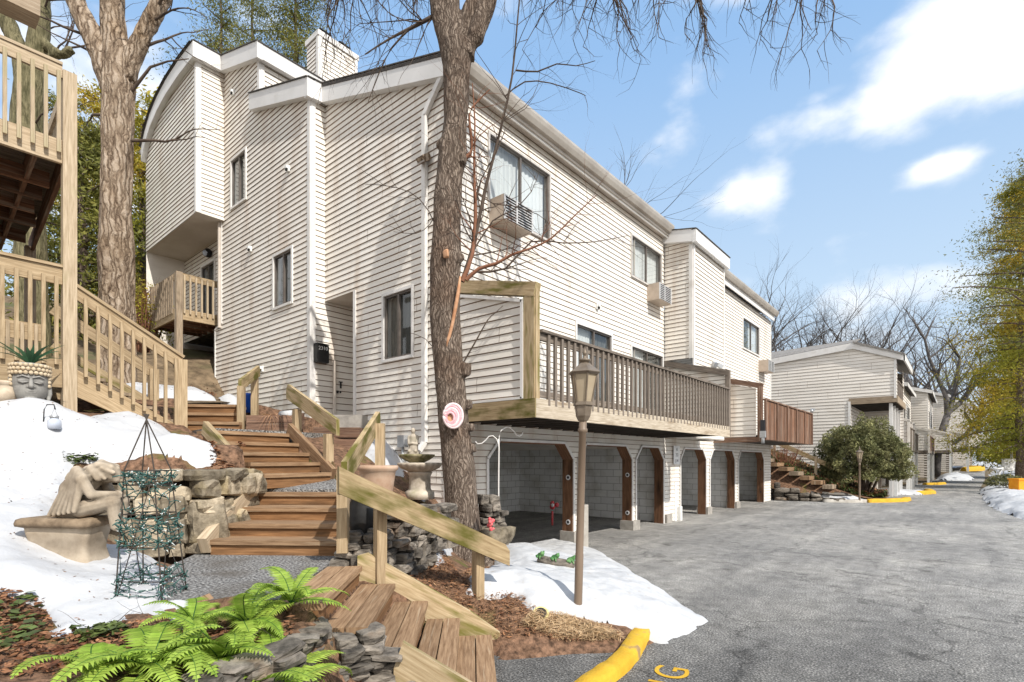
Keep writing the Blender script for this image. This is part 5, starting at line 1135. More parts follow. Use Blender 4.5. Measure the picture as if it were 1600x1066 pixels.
# ================================================================ STONE WALLS
def stone_wall(label, path, mat, sz=(.16, .4), hz=(.07, .15), th=.22, name='stone_wall', seed=3, lean=0., flat=False, gap=True):
    """path: list of (x, y, zbottom, ztop); irregular courses of single stones."""
    r = random.Random(seed); t0 = path[0]
    m = MB(); P = [Vector((p[0], p[1], 0)) for p in path]; S = [0]
    for a, b in zip(P[:-1], P[1:]): S.append(S[-1]+(b-a).length)
    def pos(s):
        s = min(max(s, 0), S[-1]-1e-6)
        for i in range(len(P)-1):
            if s <= S[i+1]:
                f = (s-S[i])/(S[i+1]-S[i]); d = (P[i+1]-P[i]).normalized()
                return P[i].lerp(P[i+1], f), d, path[i][2]*(1-f)+path[i+1][2]*f, path[i][3]*(1-f)+path[i+1][3]*f
    zmin = min(p[2] for p in path); zmax = max(p[3] for p in path); z = zmin
    while z < zmax:
        h = r.uniform(*hz); s = r.uniform(-.1, 0)
        while s < S[-1]:
            L = r.uniform(*sz); p, d, z0, z1 = pos(s+L/2); hh = h*r.uniform(.8, 1.35)
            if z+h*.5 > z0-.03 and z+h*.35 < z1:
                nrm = Vector((d.y, -d.x, 0)); rot = Matrix((d, -nrm, UP)).transposed()@Matrix.Rotation(r.uniform(-.16, .16), 3, 'Y')@Matrix.Rotation(r.uniform(-.15, .15), 3, 'Z')
                m.rock(p+UP*(z+hh/2)+nrm*r.uniform(-.045, .045)-nrm*lean*(z-z0), (L*.95, th*r.uniform(.8, 1.2), hh*.95), 0, rot, r.random()*400, r.random(), flat, n=4 if flat else 3, rough=.13)
            s += L*.97
        z += h*.93
    if gap:
        for i in range(len(path)-1):
            a, b = path[i], path[i+1]; d = (P[i+1]-P[i]).normalized(); nrm = Vector((d.y, -d.x, 0)); q = -nrm*.10
            m.prism([P[i]+q+UP*(a[2]-.1), P[i+1]+q+UP*(b[2]-.1), P[i+1]+q+UP*(b[3]-.05), P[i]+q+UP*(a[3]-.05)], -nrm*.02+UP*0, 1, .5)
    o = build(name, m, [mat, 'rock_gap'], loc=(t0[0], t0[1], t0[2])); return tag(o, label, 'stone wall', 'dry stone garden walls')
def pw(px, yb, yt, d): a = at(px, yb, d=d); b = at(px, yt, d=d); return (a.x, a.y, a.z-.06, b.z)
stone_wall('tan dry stone wall of big slabs between the hunched statue and the timber steps', [pw(120, 855, 742, 4.85), pw(215, 858, 735, 4.95), pw(300, 858, 738, 5.1), pw(335, 850, 740, 5.3), pw(392, 800, 742, 5.9)], 'rock', (.12, .40), (.08, .19), .24, seed=11, flat=True)
stone_wall('dark slate wall under the green ferns at the foot of the stairs', [(-2.4, .1, -.1, .68), (-2.58, .8, -.1, .70), (-2.70, 1.2, -.1, .72), (-2.82, 1.50, -.1, .72), (-2.95, 1.70, -.1, .70), (-2.86, 2.0, -.1, .58), (-2.72, 2.18, -.1, .40)], 'rock_dark', (.09, .28), (.03, .08), .2, seed=5, flat=True)
stone_wall('mixed stone wall in the shade under the big mossy handrail', [pw(535, 900, 838, 4.75), pw(592, 905, 838, 4.75), pw(610, 895, 805, 4.95), pw(650, 880, 795, 5.35), pw(700, 840, 790, 5.9)], 'rock_dark', (.09, .24), (.06, .13), .22, seed=21, flat=True)
stone_wall('low stacked slate border behind the pine straw at the tree', [pw(755, 848, 775, 7.2), pw(772, 840, 780, 7.3), pw(790, 845, 815, 7.4)], 'rock_dark', (.10, .2), (.06, .12), .2, seed=8, flat=True)
def boulder(label, px, py, d, sz, mat='rock', cat='rock', group=None, rz=None):
    p = at(px, py, d=d); m = MB(); rt = Matrix.Rotation(rng.uniform(0, 3) if rz is None else rz, 3, 'Z'); m.rock(p, sz, 0, rt, flat=False, n=4, rough=.2)
    o = build('rock', m, mat, loc=p-UP*sz[2]/2); return tag(o, label, cat, group)
boulder('big leaning tan boulder at the left foot of the four timber steps', 325, 818, 5.15, (.34, .16, .40))
boulder('flat brown stone at the top of the tan wall beside the fifth step', 380, 758, 5.75, (.36, .22, .26))
boulder('wide low grey boulder holding red flowers right of the tree trunk', 775, 838, 7.0, (.42, .3, .24))
boulder('low tan stone half buried in snow under the wire trellis', 245, 925, 3.75, (.28, .16, .1))
# ================================================================ GARDEN ORNAMENTS
Rm = Matrix((RGT, FWD, UP)).transposed()
def loc2w(c, v, s=1.): return Vector(c)+Rm@(Vector(v)*s)
def xform(mb, c, s=1., rot=None):
    mb.v = [tuple(loc2w(c, (rot@Vector(v)) if rot else v, s)) for v in mb.v]; return mb
# --- cast stone bench
bc = at(108, 888, d=4.02); bc.z = .93
bt = thing('stone_bench', 'squat tan cast stone bench in the snow under the hunched statue', 'bench', bc)
rb_ = Matrix.Rotation(R(4), 3, 'Z')
m = MB()
def slabring(hx, hy, z):
    out = []
    for i in range(40):
        a = 2*PI*(i+.5)/40; ex = .14; q = Vector((math.copysign(abs(math.cos(a))**ex, math.cos(a))*hx, math.copysign(abs(math.sin(a))**ex, math.sin(a))*hy, z)); k = mnoise.noise(q*9)*.012; out.append(q*(1+k*1.5)+UP*k)
    return out
m.grid([slabring(.23, .15, .275), slabring(.26, .18, .285), slabring(.265, .185, .31), slabring(.258, .178, .34), slabring(.235, .155, .348)], 0, True, .5, True, True, True); xform(m, bc, 1, rb_); build('slab', m, 'statue_top', bt)
m = MB()
for sx in (-1, 1):
    prof_ = [(.15, 0), (.16, .05), (.13, .12), (.145, .2), (.17, .27)]
    for i in range(len(prof_)-1): pass
rows = []
for (r_, z_) in [(.20, -.06), (.205, .03), (.188, .10), (.192, .17), (.208, .235), (.215, .285)]:
    ring = []
    for k in range(32):
        a = 2*PI*k/32; e = .25; cx_ = math.copysign(abs(math.cos(a))**e, math.cos(a)); cy_ = math.copysign(abs(math.sin(a))**e, math.sin(a))
        ring.append(Vector((cx_*r_*1.10*(1+.03*mnoise.noise(Vector((a*2, z_*8, 1)))), cy_*r_*.68*(1+.03*mnoise.noise(Vector((a*2, z_*8, 4)))), z_)))
    rows.append(ring)
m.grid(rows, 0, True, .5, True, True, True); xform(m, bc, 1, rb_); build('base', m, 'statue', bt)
# --- hunched statue
sp = at(136, 720, d=3.98); sp.z = bc.z+.335
f = MB()
capsule(f, (-.07, 0, .08), (.02, 0, .09), .09, .08); capsule(f, (-.08, 0, .09), (-.07, 0, .19), .092, .092); capsule(f, (-.07, 0, .19), (.02, 0, .275), .092, .078)
capsule(f, (.02, -.075, .27), (.05, .075, .27), .05, .05)
capsule(f, (.04, 0, .28), (.11, 0, .31), .045, .04)                       # neck
f.ball((.135, 0, .305), .068, 12, sq=(1.1, .9, 1.0)); capsule(f, (.16, 0, .285), (.178, 0, .265), .038, .028)  # head bowed, face
f.ball((.20, 0, .285), .013, 8)                                          # nose
for a, b, ra, rb2 in (((.09, -.03, .355), (.165, -.03, .345), .032, .024), ((.08, .03, .355), (.16, .03, .345), .032, .026), ((.06, -.045, .335), (.11, -.062, .275), .034, .026), ((.06, .045, .335), (.11, .062, .275), .034, .026), ((.09, 0, .372), (.185, 0, .335), .028, .02), ((.13, -.05, .34), (.19, -.045, .31), .020, .014), ((.10, -.058, .32), (.15, -.066, .27), .018, .012)): capsule(f, a, b, ra, rb2)
for s in (-1, 1):
    capsule(f, (0, s*.05, .07), (.19, s*.05, .115), .062, .046); capsule(f, (.19, s*.05, .115), (.205-.02*(s > 0), s*.045, -.05), .043, .030); capsule(f, (.205-.02*(s > 0), s*.045, -.05), (.235-.02*(s > 0), s*.045, -.075), .026, .018)
    capsule(f, (.035, s*.105, .265), (.09, s*.10, .165), .036, .030); capsule(f, (.09, s*.10, .165), (.185, s*.03, .165), .029, .022)
    capsule(f, (.185, s*.03, .165), (.205, s*.012, .155), .022, .016)
    for q in range(4): capsule(f, (.20, s*(.008+.011*q), .162-.004*q), (.225, s*(.004+.012*q), .145), .0065, .0055, 6)
# folded wings hanging down the back
for s in (-1, 1):
    for q in range(6): capsule(f, (-.03+.014*q, s*(.055+.010*q), .325-.010*q), (-.19+.038*q, s*(.062+.012*q), .03+.006*q), .032, .015, 8)
capsule(f, (-.14, 0, .05), (-.05, 0, .06), .06, .08)
f = fuse(f, .0075, 3); xform(f, sp, 1.12, Matrix.Rotation(R(6), 3, 'Z'))
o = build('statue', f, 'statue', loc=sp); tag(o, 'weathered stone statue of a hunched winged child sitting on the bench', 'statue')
# --- buddha head planter
bp_ = at(47, 633, d=5.9)
bd = thing('head_planter', 'grey planter shaped as a serene face with curled hair holding an agave', 'planter', bp_)
f = MB(); f.ball((0, 0, .24), .155, 36, sq=(1, .98, 1.25)); f.ball((0, -.03, .15), .142, 32, sq=(.98, .92, .95)); capsule(f, (0, 0, .06), (0, 0, .12), .115, .118, 16)
f.lathe([(.0, .30), (.145, .30), (.158, .40), (.15, .43), (.0, .43)], (0, .0, 0), 24)
capsule(f, (0, -.145, .265), (0, -.178, .185), .013, .023); f.ball((0, -.174, .180), .018, 10, sq=(1.25, .8, .75))
for s in (-1, 1):
    capsule(f, (s*.022, -.15, .175), (s*.026, -.162, .178), .014, .012)
    f.ball((s*.062, -.132, .238), .034, 12, sq=(1.25, .6, .55)); capsule(f, (s*.018, -.158, .275), (s*.065, -.150, .292), .009, .008); capsule(f, (s*.065, -.150, .292), (s*.105, -.118, .275), .008, .006)
    capsule(f, (s*.030, -.158, .226), (s*.065, -.158, .218), .006, .006); capsule(f, (s*.065, -.158, .218), (s*.10, -.128, .228), .006, .005)
    capsule(f, (s*.150, -.01, .27), (s*.152, -.02, .12), .022, .026); capsule(f, (s*.152, -.02, .12), (s*.146, -.03, .07), .024, .018)
capsule(f, (-.042, -.150, .137), (0, -.160, .142), .006, .009); capsule(f, (0, -.160, .142), (.042, -.150, .137), .009, .006); capsule(f, (-.030, -.150, .122), (.030, -.150, .122), .009, .009)
f.ball((0, -.108, .068), .048, 10, sq=(1.2, .9, .8))
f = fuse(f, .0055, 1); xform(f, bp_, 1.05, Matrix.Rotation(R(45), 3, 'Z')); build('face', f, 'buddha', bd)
m = MB()
for row, z in enumerate((.325, .365, .405)):
    for k in range(24):
        a = 2*PI*(k+.5*(row % 2))/24; m.ball((.158*math.cos(a), .155*math.sin(a), z), .022, 8)
for s in (-1, 1):
    for z in (.285, .245, .205):
        for k in range(3): m.ball((s*(.150-.012*k), -.045+.05*k, z), .021, 8)
xform(m, bp_, 1.05, Matrix.Rotation(R(45), 3, 'Z')); build('hair_curls', m, 'buddha_curl', bd)
def blade(m, base, dirv, L, w_, bend, mat=0):
    d = Vector(dirv).normalized(); sd = d.cross(UP).normalized(); rows = []
    for i in range(7):
        t_ = i/6; p = Vector(base)+d*L*t_*(.4+.6*t_*.5+.3)+UP*(L*.9*t_-bend*t_*t_); ww = w_*(1-t_**2.2)*(.75+.5*t_*(1-t_)*2)+.001
        rows.append([p-sd*ww/2+UP*ww*.25, p, p+sd*ww/2+UP*ww*.25])
    m.grid(rows, mat, False, rng.random())
m = MB(); ag = thing('agave', 'spiky green agave growing out of the head shaped planter', 'plant', bp_+UP*.44)
for i in range(17):
    a = i*2.4; blade(m, bp_+UP*.43, (math.cos(a), math.sin(a), 0), rng.uniform(.26, .38), .055, rng.uniform(.02, .16))
build('blades', m, 'agave', ag)
m = MB(); [m.ball(bp_+UP*(.50+.02*k)+RGT*.03*k, .03, 6, sq=(1, 1, 1.6)) for k in range(3)]; build('blossom', m, 'scar', ag)
# small urn left of the planter
p = at(8, 628, d=5.75); m = MB(); m.lathe([(.05, 0), (.085, .04), (.10, .10), (.075, .16), (.05, .18), (.07, .21), (.065, .225)], p, 20); tag(build('urn', m, 'statue', loc=p), 'small tan urn at the left edge beside the head planter', 'urn')
# jar lantern on its hook
p = at(66, 688, d=5.45); jt = thing('garden_hook', 'thin dark garden hook stuck in the upper snow bank', 'hook', p)
m = MB(); q0 = at(66, 690, d=5.45); q1 = at(69, 640, d=5.45); m.tube([q0, q1, q1+RGT*.03+UP*.05, q1+RGT*.10+UP*.05, q1+RGT*.115], .006, 6); build('rod', m, 'black_metal', jt)
p = at(85, 671, d=5.45); jr = thing('jar_lantern', 'small bluish glass jar lantern hanging over the snow', 'lantern', p)
m = MB(); m.lathe([(.03, 0), (.055, .01), (.06, .05), (.055, .09), (.035, .105), (.035, .125)], p, 16); build('jar', m, 'jar_glass', jr)
m = MB(); m.lathe([(.038, .115), (.038, .14), (.0, .14)], p, 16); m.tube([p+UP*.13-RGT*.035, p+UP*.22, p+UP*.13+RGT*.035], .003, 5); build('lid', m, 'galv', jr)
# flower boxes under the deck
for (px, py, d_, mt, lab) in ((133, 648, 7.0, 'planter_yellow', 'yellow plastic flower box lying under the deck stairs'), (156, 646, 7.2, 'planter_green', 'olive plastic flower box next to the yellow one under the deck stairs')):
    p = at(px, py, d=d_); m = MB(); q = [(-.13, -.07), (.13, -.07), (.13, .07), (-.13, .07)]
    a = [p+RGT*x*.8+FWD*y*.8-UP*.07 for x, y in q]; b = [p+RGT*x*1.05+FWD*y*1.1+UP*.05 for x, y in q]; c = [p+RGT*x+FWD*y*.95+UP*.05 for x, y in q]
    m.grid([a, b], 0, True, .5, False, True); m.grid([b, c, [v-UP*.09 for v in a]], 0, True, .5, False); tag(build('flower_box', m, mt, loc=p), lab, 'flower box', 'plastic flower boxes')
# fountain
fp = at(656, 774, d=7.3); ft = thing('bird_bath', 'two tiered scalloped stone bird bath with a small figure by the house wall', 'bird bath', fp)
m = MB(); m.lathe([(.0, -.05), (.20, -.05), (.20, .05), (.17, .065), (.15, .09), (.145, .26), (.165, .30), (.175, .32)], fp, 8); build('pedestal', m, 'cast_stone', ft)
m = MB(); m.lathe([(.05, .30), (.15, .32), (.25, .375), (.285, .42), (.29, .445), (.265, .45), (.20, .41), (.0, .38)], fp, 64, scallop=(.07, 18, (2, 3, 4, 5))); build('bowl', m, 'cast_stone', ft)
c2 = fp-RGT*.04
m = MB(); m.lathe([(.05, .38), (.08, .44), (.17, .49), (.225, .535), (.235, .56), (.205, .565), (.12, .53), (.0, .52)], c2, 64, scallop=(.07, 16, (2, 3, 4, 5))); build('bowl', m, 'cast_moss', ft)
f = MB(); b_ = c2-RGT*.05+UP*.53
f.lathe([(.0, 0), (.085, 0), (.085, .05), (.07, .07), (.0, .07)], (0, 0, 0), 16); capsule(f, (0, 0, .06), (.005, 0, .14), .065, .055); capsule(f, (.0, 0, .14), (.0, 0, .25), .052, .045); capsule(f, (-.045, 0, .25), (.045, 0, .25), .025, .025); capsule(f, (0, 0, .26), (0, -.005, .30), .018, .018); f.ball((0, -.008, .325), .034, 10, sq=(.9, 1, 1.15))
for s in (-1, 1): capsule(f, (s*.055, 0, .245), (s*.05, -.035, .16), .02, .016); capsule(f, (s*.05, -.035, .16), (.0, -.06, .17), .016, .012)
for s in (-1, 1): capsule(f, (s*.03, -.02, .08), (s*.04, -.07, .07), .03, .02)
f = fuse(f, .008, 2); xform(f, b_, 1.1); build('figure', f, 'cast_stone', ft)
# terracotta pot and dark urn
p = at(590, 800, d=5.35); z0 = p.z; m = MB(); m.lathe([(.10, 0), (.12, .02), (.15, .2), (.17, .34), (.18, .41), (.205, .43), (.205, .465), (.185, .47), (.165, .42), (.0, .40)], p, 32); tag(build('plant_pot', m, 'terracotta', loc=p), 'wide tan terracotta pot standing behind the big mossy handrail', 'pot')
p = at(566, 838, d=4.85); m = MB(); m.lathe([(.07, 0), (.10, .03), (.125, .15), (.12, .28), (.10, .33), (.115, .36), (.09, .36), (.0, .3)], p, 24); tag(build('plant_pot', m, 'black_metal', loc=p), 'dark glazed pot in the shade on the stone pier under the handrail', 'pot')
# shepherd hook by the garage
bx_ = at(779, 800, d=7.6); ht = thing('shepherd_hook', 'slim white double shepherd hook in front of the first garage opening', 'hook', (bx_.x, bx_.y, .3))
def hp(px, py): return at(px, py, d=7.6)
m = MB(); m.tube([Vector((bx_.x, bx_.y, .25)), hp(779, 760), hp(779.5, 700), hp(779, 686)], .011, 8); build('pole', m, 'white_metal', ht)
m = MB(); m.tube([hp(779, 700), hp(780, 682), hp(783, 673), hp(790, 668), hp(797, 668), hp(803, 674), hp(807, 680), hp(812, 682), hp(816, 679), hp(817, 674)], .009, 6); build('hook', m, 'white_metal', ht)
m = MB(); m.tube([hp(779, 696), hp(776, 686), hp(770, 681), hp(764, 682), hp(759, 688), hp(753, 693), hp(746, 694), hp(743, 690)], .009, 6); build('hook', m, 'white_metal', ht)
# red flowers, garage toy
p = at(769, 822, d=6.95); m = MB()
for i in range(16): m.ball(p+Vector((rng.gauss(0, .04), rng.gauss(0, .04), rng.gauss(0, .035))), .028, 6)
tag(build('red_flowers', m, 'red_flower', loc=p), 'clump of red artificial flowers on the rocks right of the tree', 'flowers')
p = at(863, 792, X=-8.2); m = MB(); m.ball(p, .09, 8, sq=(1, .6, .9)); m.ball(p+UP*.10, .06, 8); m.ball(p+UP*.05-FWD*.1, .05, 6, mat=1); m.ball(p+RGT*.12+UP*.05, .07, 6); m.tube([p-UP*.11, Vector((p.x, p.y, .0))], .03, 6)
tag(build('garden_toy', m, ['red_flower', 'sign_white'], loc=(p.x, p.y, 0)), 'small red and white toy figure standing inside the first garage bay', 'toy')
# frogs on a log
p = hitT(868, 903); p.z += .17; fg = thing('frog_ornament', 'dark log ornament with three green frogs lying on the snow mound', 'ornament', p)
m = MB(); ax = (RGT*.95+FWD*-.25).normalized(); m.tube([p-ax*.22+UP*.06, p-ax*.1+UP*.02, p+ax*.1+UP*.0, p+ax*.24-UP*.01], [.045, .06, .06, .045], 12, jit=.3); build('log', m, 'rock_dark', fg)
for k, sft in enumerate((-.19, -.01, .19)):
    f = MB(); f.ball((0, 0, .03), .04, 10, sq=(1.2, .9, .8)); f.ball((.035, 0, .055), .03, 10, sq=(1.1, 1, .8))
    for s in (-1, 1): f.ball((.045, s*.018, .078), .012, 6); capsule(f, (-.03, s*.035, .02), (.01, s*.05, .01), .017, .012, 6); capsule(f, (.03, s*.03, .02), (.045, s*.04, -.005), .010, .008, 6)
    f = fuse(f, .005, 1); xform(f, p+ax*sft+UP*(.065-.02*k), 1.05, Matrix.Rotation(R((-60, -40, -20)[k]), 3, 'Z')); build('frog', f, 'frog', fg)
# solar disc light
p = hitT(845, 966)+UP*.03; sl_ = thing('solar_light', 'cream disc solar light lying in the pine straw below the snow', 'garden light', p)
nrm = (-FWD*.6+UP*.8).normalized(); m = MB(); m.tube([p-nrm*.02, p+nrm*.02], [.075, .075], 24); build('rim', m, 'planter_yellow', sl_); m = MB(); m.tube([p+nrm*.02, p+nrm*.026], [.055, .055], 24); build('panel', m, 'black_metal', sl_)
p = hitT(228, 1010)+UP*.03; m = MB(); nrm = UP; m.tube([p-nrm*.02, p+nrm*.02], [.075, .075], 24); m.tube([p+nrm*.02, p+nrm*.026], [.055, .055], 24, mat=1); tag(build('solar_light', m, ['planter_yellow', 'black_metal'], loc=p), 'cream disc solar light half hidden behind the fern fronds', 'garden light')
# white post beside the lamp
p = at(915, 852, d=9.9); m = MB(); m.beam((p.x, p.y, 0), (p.x, p.y, .88), .09, .09, up=RGT); tag(build('guard_post', m, 'kerb', loc=(p.x, p.y, 0), bevel=.02), 'short cream guard post at the first garage pillar behind the lamp', 'post')
# blue bin, planter box, ornamental grass, rolled mat
p = at(391, 636, d=9.2); m = MB(); m.lathe([(.0, 0), (.12, 0), (.14, .28), (.15, .30), (.15, .33), (.12, .33), (.1, .05)], p-UP*.1, 4); tag(build('bin', m, 'blue_plastic', loc=p-UP*.1), 'small blue bin behind the yellowed top handrail', 'bin')
pb = thing('planter_box', 'low dark timber planter box in front of the house wall', 'planter', at(420, 672, d=8.2))
m = MB()
for j, yy in enumerate((667, 656)): m.beam(at(386, yy, d=8.25), at(460, yy, d=8.45), .12, .13); m.beam(at(460, yy, d=8.45), at(470, yy-4, d=9.2), .12, .13)
build('timbers', m, 'wood_brown', pb)
gp = at(428, 655, d=8.5); og = thing('ornamental_grass', 'dry pinkish ornamental grass drooping over the timber planter box', 'plant', gp); m = MB()
for i in range(120):
    a = rng.uniform(0, 2*PI); blade(m, gp+Vector((rng.gauss(0, .05), rng.gauss(0, .05), -.02)), (math.cos(a), math.sin(a), 0), rng.uniform(.22, .42), .012, rng.uniform(.25, .62))
build('blades', m, 'needle', og)
p = at(450, 650, d=8.9); m = MB(); m.tube([p-RGT*.1, p+RGT*.16-FWD*.12], .085, 14); m.tube([p+RGT*.161-FWD*.121, p+RGT*.17-FWD*.125], [.06, .06], 12, mat=1); tag(build('rolled_mat', m, ['snow', 'concrete'], loc=p), 'pale rolled mat lying behind the ornamental grass', 'mat')

# ---------------------------------------------------------------- street lamps
def street_lamp(label, base, top, s=1.):
    """post lantern; base and top give the lean."""
    t = thing('street_lamp', label, 'street lamp', base, 'brown post lanterns along the drive'); ax = (top-base); H = ax.length; ax.normalize()
    def A_(h, r_): return base+ax*h, r_
    hl = H-.70*s
    m = MB(); pr_ = [(-.15, .047), (0, .047), (.55*s, .047), (.56*s, .044), (hl-.17*s, .042), (hl-.16*s, .055), (hl-.13*s, .055), (hl-.12*s, .044), (hl, .042)]
    m.tube([base+ax*h for h, _ in pr_], [r_*s*.88 for _, r_ in pr_], 16); build('pole', m, 'pole_paint', t)
    def hexr(h, r_): return [base+ax*(h)+Vector((r_*math.cos(PI/3*k+.3), r_*math.sin(PI/3*k+.3), 0)) for k in range(6)]
    m = MB(); m.grid([hexr(hl-.05*s, .05*s), hexr(hl, .075*s), hexr(hl+.10*s, .088*s), hexr(hl+.105*s, .105*s), hexr(hl+.125*s, .105*s), hexr(hl+.13*s, .085*s)], 0, True, .5, False, True, True)
    g0, g1 = hl+.13*s, hl+.42*s
    for a, b in zip(hexr(g0, .083*s), hexr(g1, .135*s)): m.beam(a, b, .013*s, .013*s)
    r1 = hexr(g1, .135*s); r0 = hexr(g0, .083*s)
    for k in range(6): m.beam(r1[k], r1[(k+1) % 6], .016*s, .02*s); m.beam(r0[k], r0[(k+1) % 6], .016*s, .02*s)
    m.grid([hexr(g1, .155*s), hexr(g1+.012*s, .165*s), hexr(g1+.03*s, .15*s), hexr(g1+.075*s, .085*s), hexr(g1+.11*s, .05*s)], 0, True, .5, False, True, True)
    m.tube([base+ax*(g1+h*s) for h in (.11, .125, .13, .145, .15, .19, .2, .22, .24, .28)], [r_*s for r_ in (.048, .05, .06, .06, .02, .016, .024, .018, .01, .003)], 12)
    build('lantern', m, 'brass', t)
    m = MB(); m.grid([hexr(g0, .078*s), hexr(g1, .128*s)], 0, True, .5, False); build('glass', m, 'amber_glass', t)
b_ = at(903, 948, d=5.27); b_.z = .22
street_lamp('brown hexagonal post lantern standing in the snow mound in front of the balcony', b_, at(914, 541, d=5.3))
b_ = at(1343, 786, d=21.5)
street_lamp('pale post lantern in front of the big round bush', b_, at(1343, 697, d=21.5), .9)

# ---------------------------------------------------------------- kerb and painted letters
def sweep_kerb(name, pts, w_, h_, mat, label=None):
    m = MB(); rows = []; P0 = [Vector(p) for p in pts]; P = []
    for a, b in zip(P0[:-1], P0[1:]):
        for j in range(6): P.append(a.lerp(b, j/6))
    P.append(P0[-1])
    for i, p in enumerate(P):
        d = (P[min(i+1, len(P)-1)]-P[max(i-1, 0)]); d.z = 0; d.normalize(); s = Vector((d.y, -d.x, 0)); k = 1 if 0 < i < len(P)-1 else .8
        jv = UP*(.012*mnoise.noise(p*7)) + s*(.012*mnoise.noise(p*5+Vector((4, 0, 0)))); p = p+jv; rows.append([p+s*(w_/2)-UP*.05, p+s*(w_*.46*k)+UP*h_*.7*k, p+s*(w_*.34*k)+UP*h_*k, p-s*(w_*.34*k)+UP*h_*k, p-s*(w_*.46*k)+UP*h_*.7*k, p-s*w_/2-UP*.05])
    m.grid(rows, 0, False, .5, True, True, True); o = build(name, m, mat, loc=P[0]); tag(o, label, 'kerb', 'yellow painted kerbs'); return o
kp = [(1012, 990), (1000, 1004), (985, 1030), (962, 1052), (930, 1075), (890, 1110), (850, 1160)]
sweep_kerb('kerb', [(p := at(x, y, z=.0)) and Vector((p.x-.02, p.y, 0)) for x, y in kp], .19, .09, 'yellow_paint', 'yellow painted asphalt kerb emerging from the snow mound in the foreground')
gc = at(1052, 1052, z=0.); td = (FWD*math.cos(R(27))+RGT*math.sin(R(27))).normalized(); tu = Vector((-td.y, td.x, 0))
for i, ch in enumerate('GN'):
    o = text_obj('painted_letter', ch, .38, 'yellow_paint', None, Vector((gc.x, gc.y, .006))-td*.34*i, td, tu, .0005)
    tag(o, 'yellow letter %s painted on the asphalt next to the kerb' % ch, 'letter', 'painted letters')
# ================================================================ SNOW
up_snow = [(-70, 640), (0, 627), (40, 632), (95, 642), (130, 654), (190, 648), (235, 662), (285, 690), (340, 727), (300, 733), (225, 722), (165, 728), (118, 735), (100, 760), (50, 785), (-70, 800)]
snow('snow', onhill(up_snow), .13, seed=2, edge=.35)
lo_snow = [(-70, 770), (0, 790), (60, 760), (95, 765), (120, 830), (180, 862), (232, 876), (262, 905), (272, 935), (312, 962), (262, 966), (205, 955), (165, 985), (118, 996), (78, 1004), (75, 955), (0, 935), (-70, 940)]
snow('snow', onhill(lo_snow), .075, seed=4, edge=.25)
snow('snow', onhill([(560, 690), (590, 678), (622, 690), (640, 728), (632, 748), (600, 740), (575, 715)]), .22, seed=6, edge=.3)
snow('snow', [(-10.9, 2.5), (-9.75, 2.75), (-9.7, 3.6), (-10.8, 3.9), (-11.6, 3.2)], .12, seed=66, edge=.25, base=hill_far)
snow('snow', onhill([(340, 640), (362, 620), (374, 640)]), .1, seed=61, edge=.2)
snow('snow', onhill([(645, 772), (690, 772), (695, 784), (660, 784)]), .06, seed=62, edge=.12)
mound = [(800, 860), (850, 850), (880, 850), (935, 865), (985, 895), (1040, 932), (1106, 972), (1062, 994), (1038, 1006), (990, 992), (945, 980), (885, 960), (835, 950), (800, 932), (760, 938), (716, 934), (738, 905), (772, 890), (768, 872)]
mp_ = onhill(mound)
snow('snow', mp_, .17, seed=8, edge=.42, mat='snow_dirty', res=.035, base=lambda q: np.maximum(hill_z(q), 0))
snow('snow', onhill([(668, 868), (684, 845), (706, 838), (706, 856), (692, 872), (700, 885), (690, 892), (664, 884)]), .08, seed=9, edge=.12, res=.03)
# ================================================================ TREES
def rdir(d, ang, r):
    d = Vector(d).normalized(); a = d.cross(Vector((r.gauss(0, 1), r.gauss(0, 1), r.gauss(0, 1))))
    if a.length < 1e-4: a = d.orthogonal()
    return (Matrix.Rotation(ang, 3, a.normalized())@d).normalized()
def grow(m, p, d, L, r0, depth, r, bend=.25, grav=0., kids=(2, 4), taper=.35, mat=0, twig=0, sides=(7, 5, 4, 3), lmin=.06, ang=(.4, 1.0), shrink=(.5, .78)):
    """a limb that bends, thins and forks."""
    n = 5 if depth > 1 else 4; pts = [Vector(p)]; dd = Vector(d).normalized()
    for i in range(n):
        dd = (dd+Vector((r.gauss(0, bend), r.gauss(0, bend), r.gauss(0, bend)*.8+grav))*.45).normalized(); pts.append(pts[-1]+dd*L/n)
    rad = [r0*(1-(1-taper)*i/n) for i in range(n+1)]
    m.tube(pts, rad, sides[min(len(sides)-1, max(0, len(sides)-1-depth))], mat if r0 > .012 else twig, cap=False, jit=.12 if r0 > .05 else 0)
    if depth <= 0 or L < lmin: return
    k = r.randint(*kids)
    for j in range(k):
        t_ = r.uniform(.35, 1.) if j else 1.; i = min(n-1, int(t_*n)); q = pts[i].lerp(pts[i+1], t_*n-i) if t_ < 1 else pts[-1]
        rr = r0*(1-(1-taper)*t_); a = r.uniform(*ang) if j else r.uniform(.1, .4)
        dl = (pts[i+1]-pts[i]) if t_ < 1 else dd
        grow(m, q, rdir(dl, a, r), L*r.uniform(*shrink), rr*(r.uniform(.45, .75) if j else .9), depth-1, r, bend, grav, kids, taper, mat, twig, sides, lmin, ang, shrink)
def px3(pts, d):
    return [at(x, y, d=(d if len(q) == 0 else q[0])) for x, y, *q in pts]
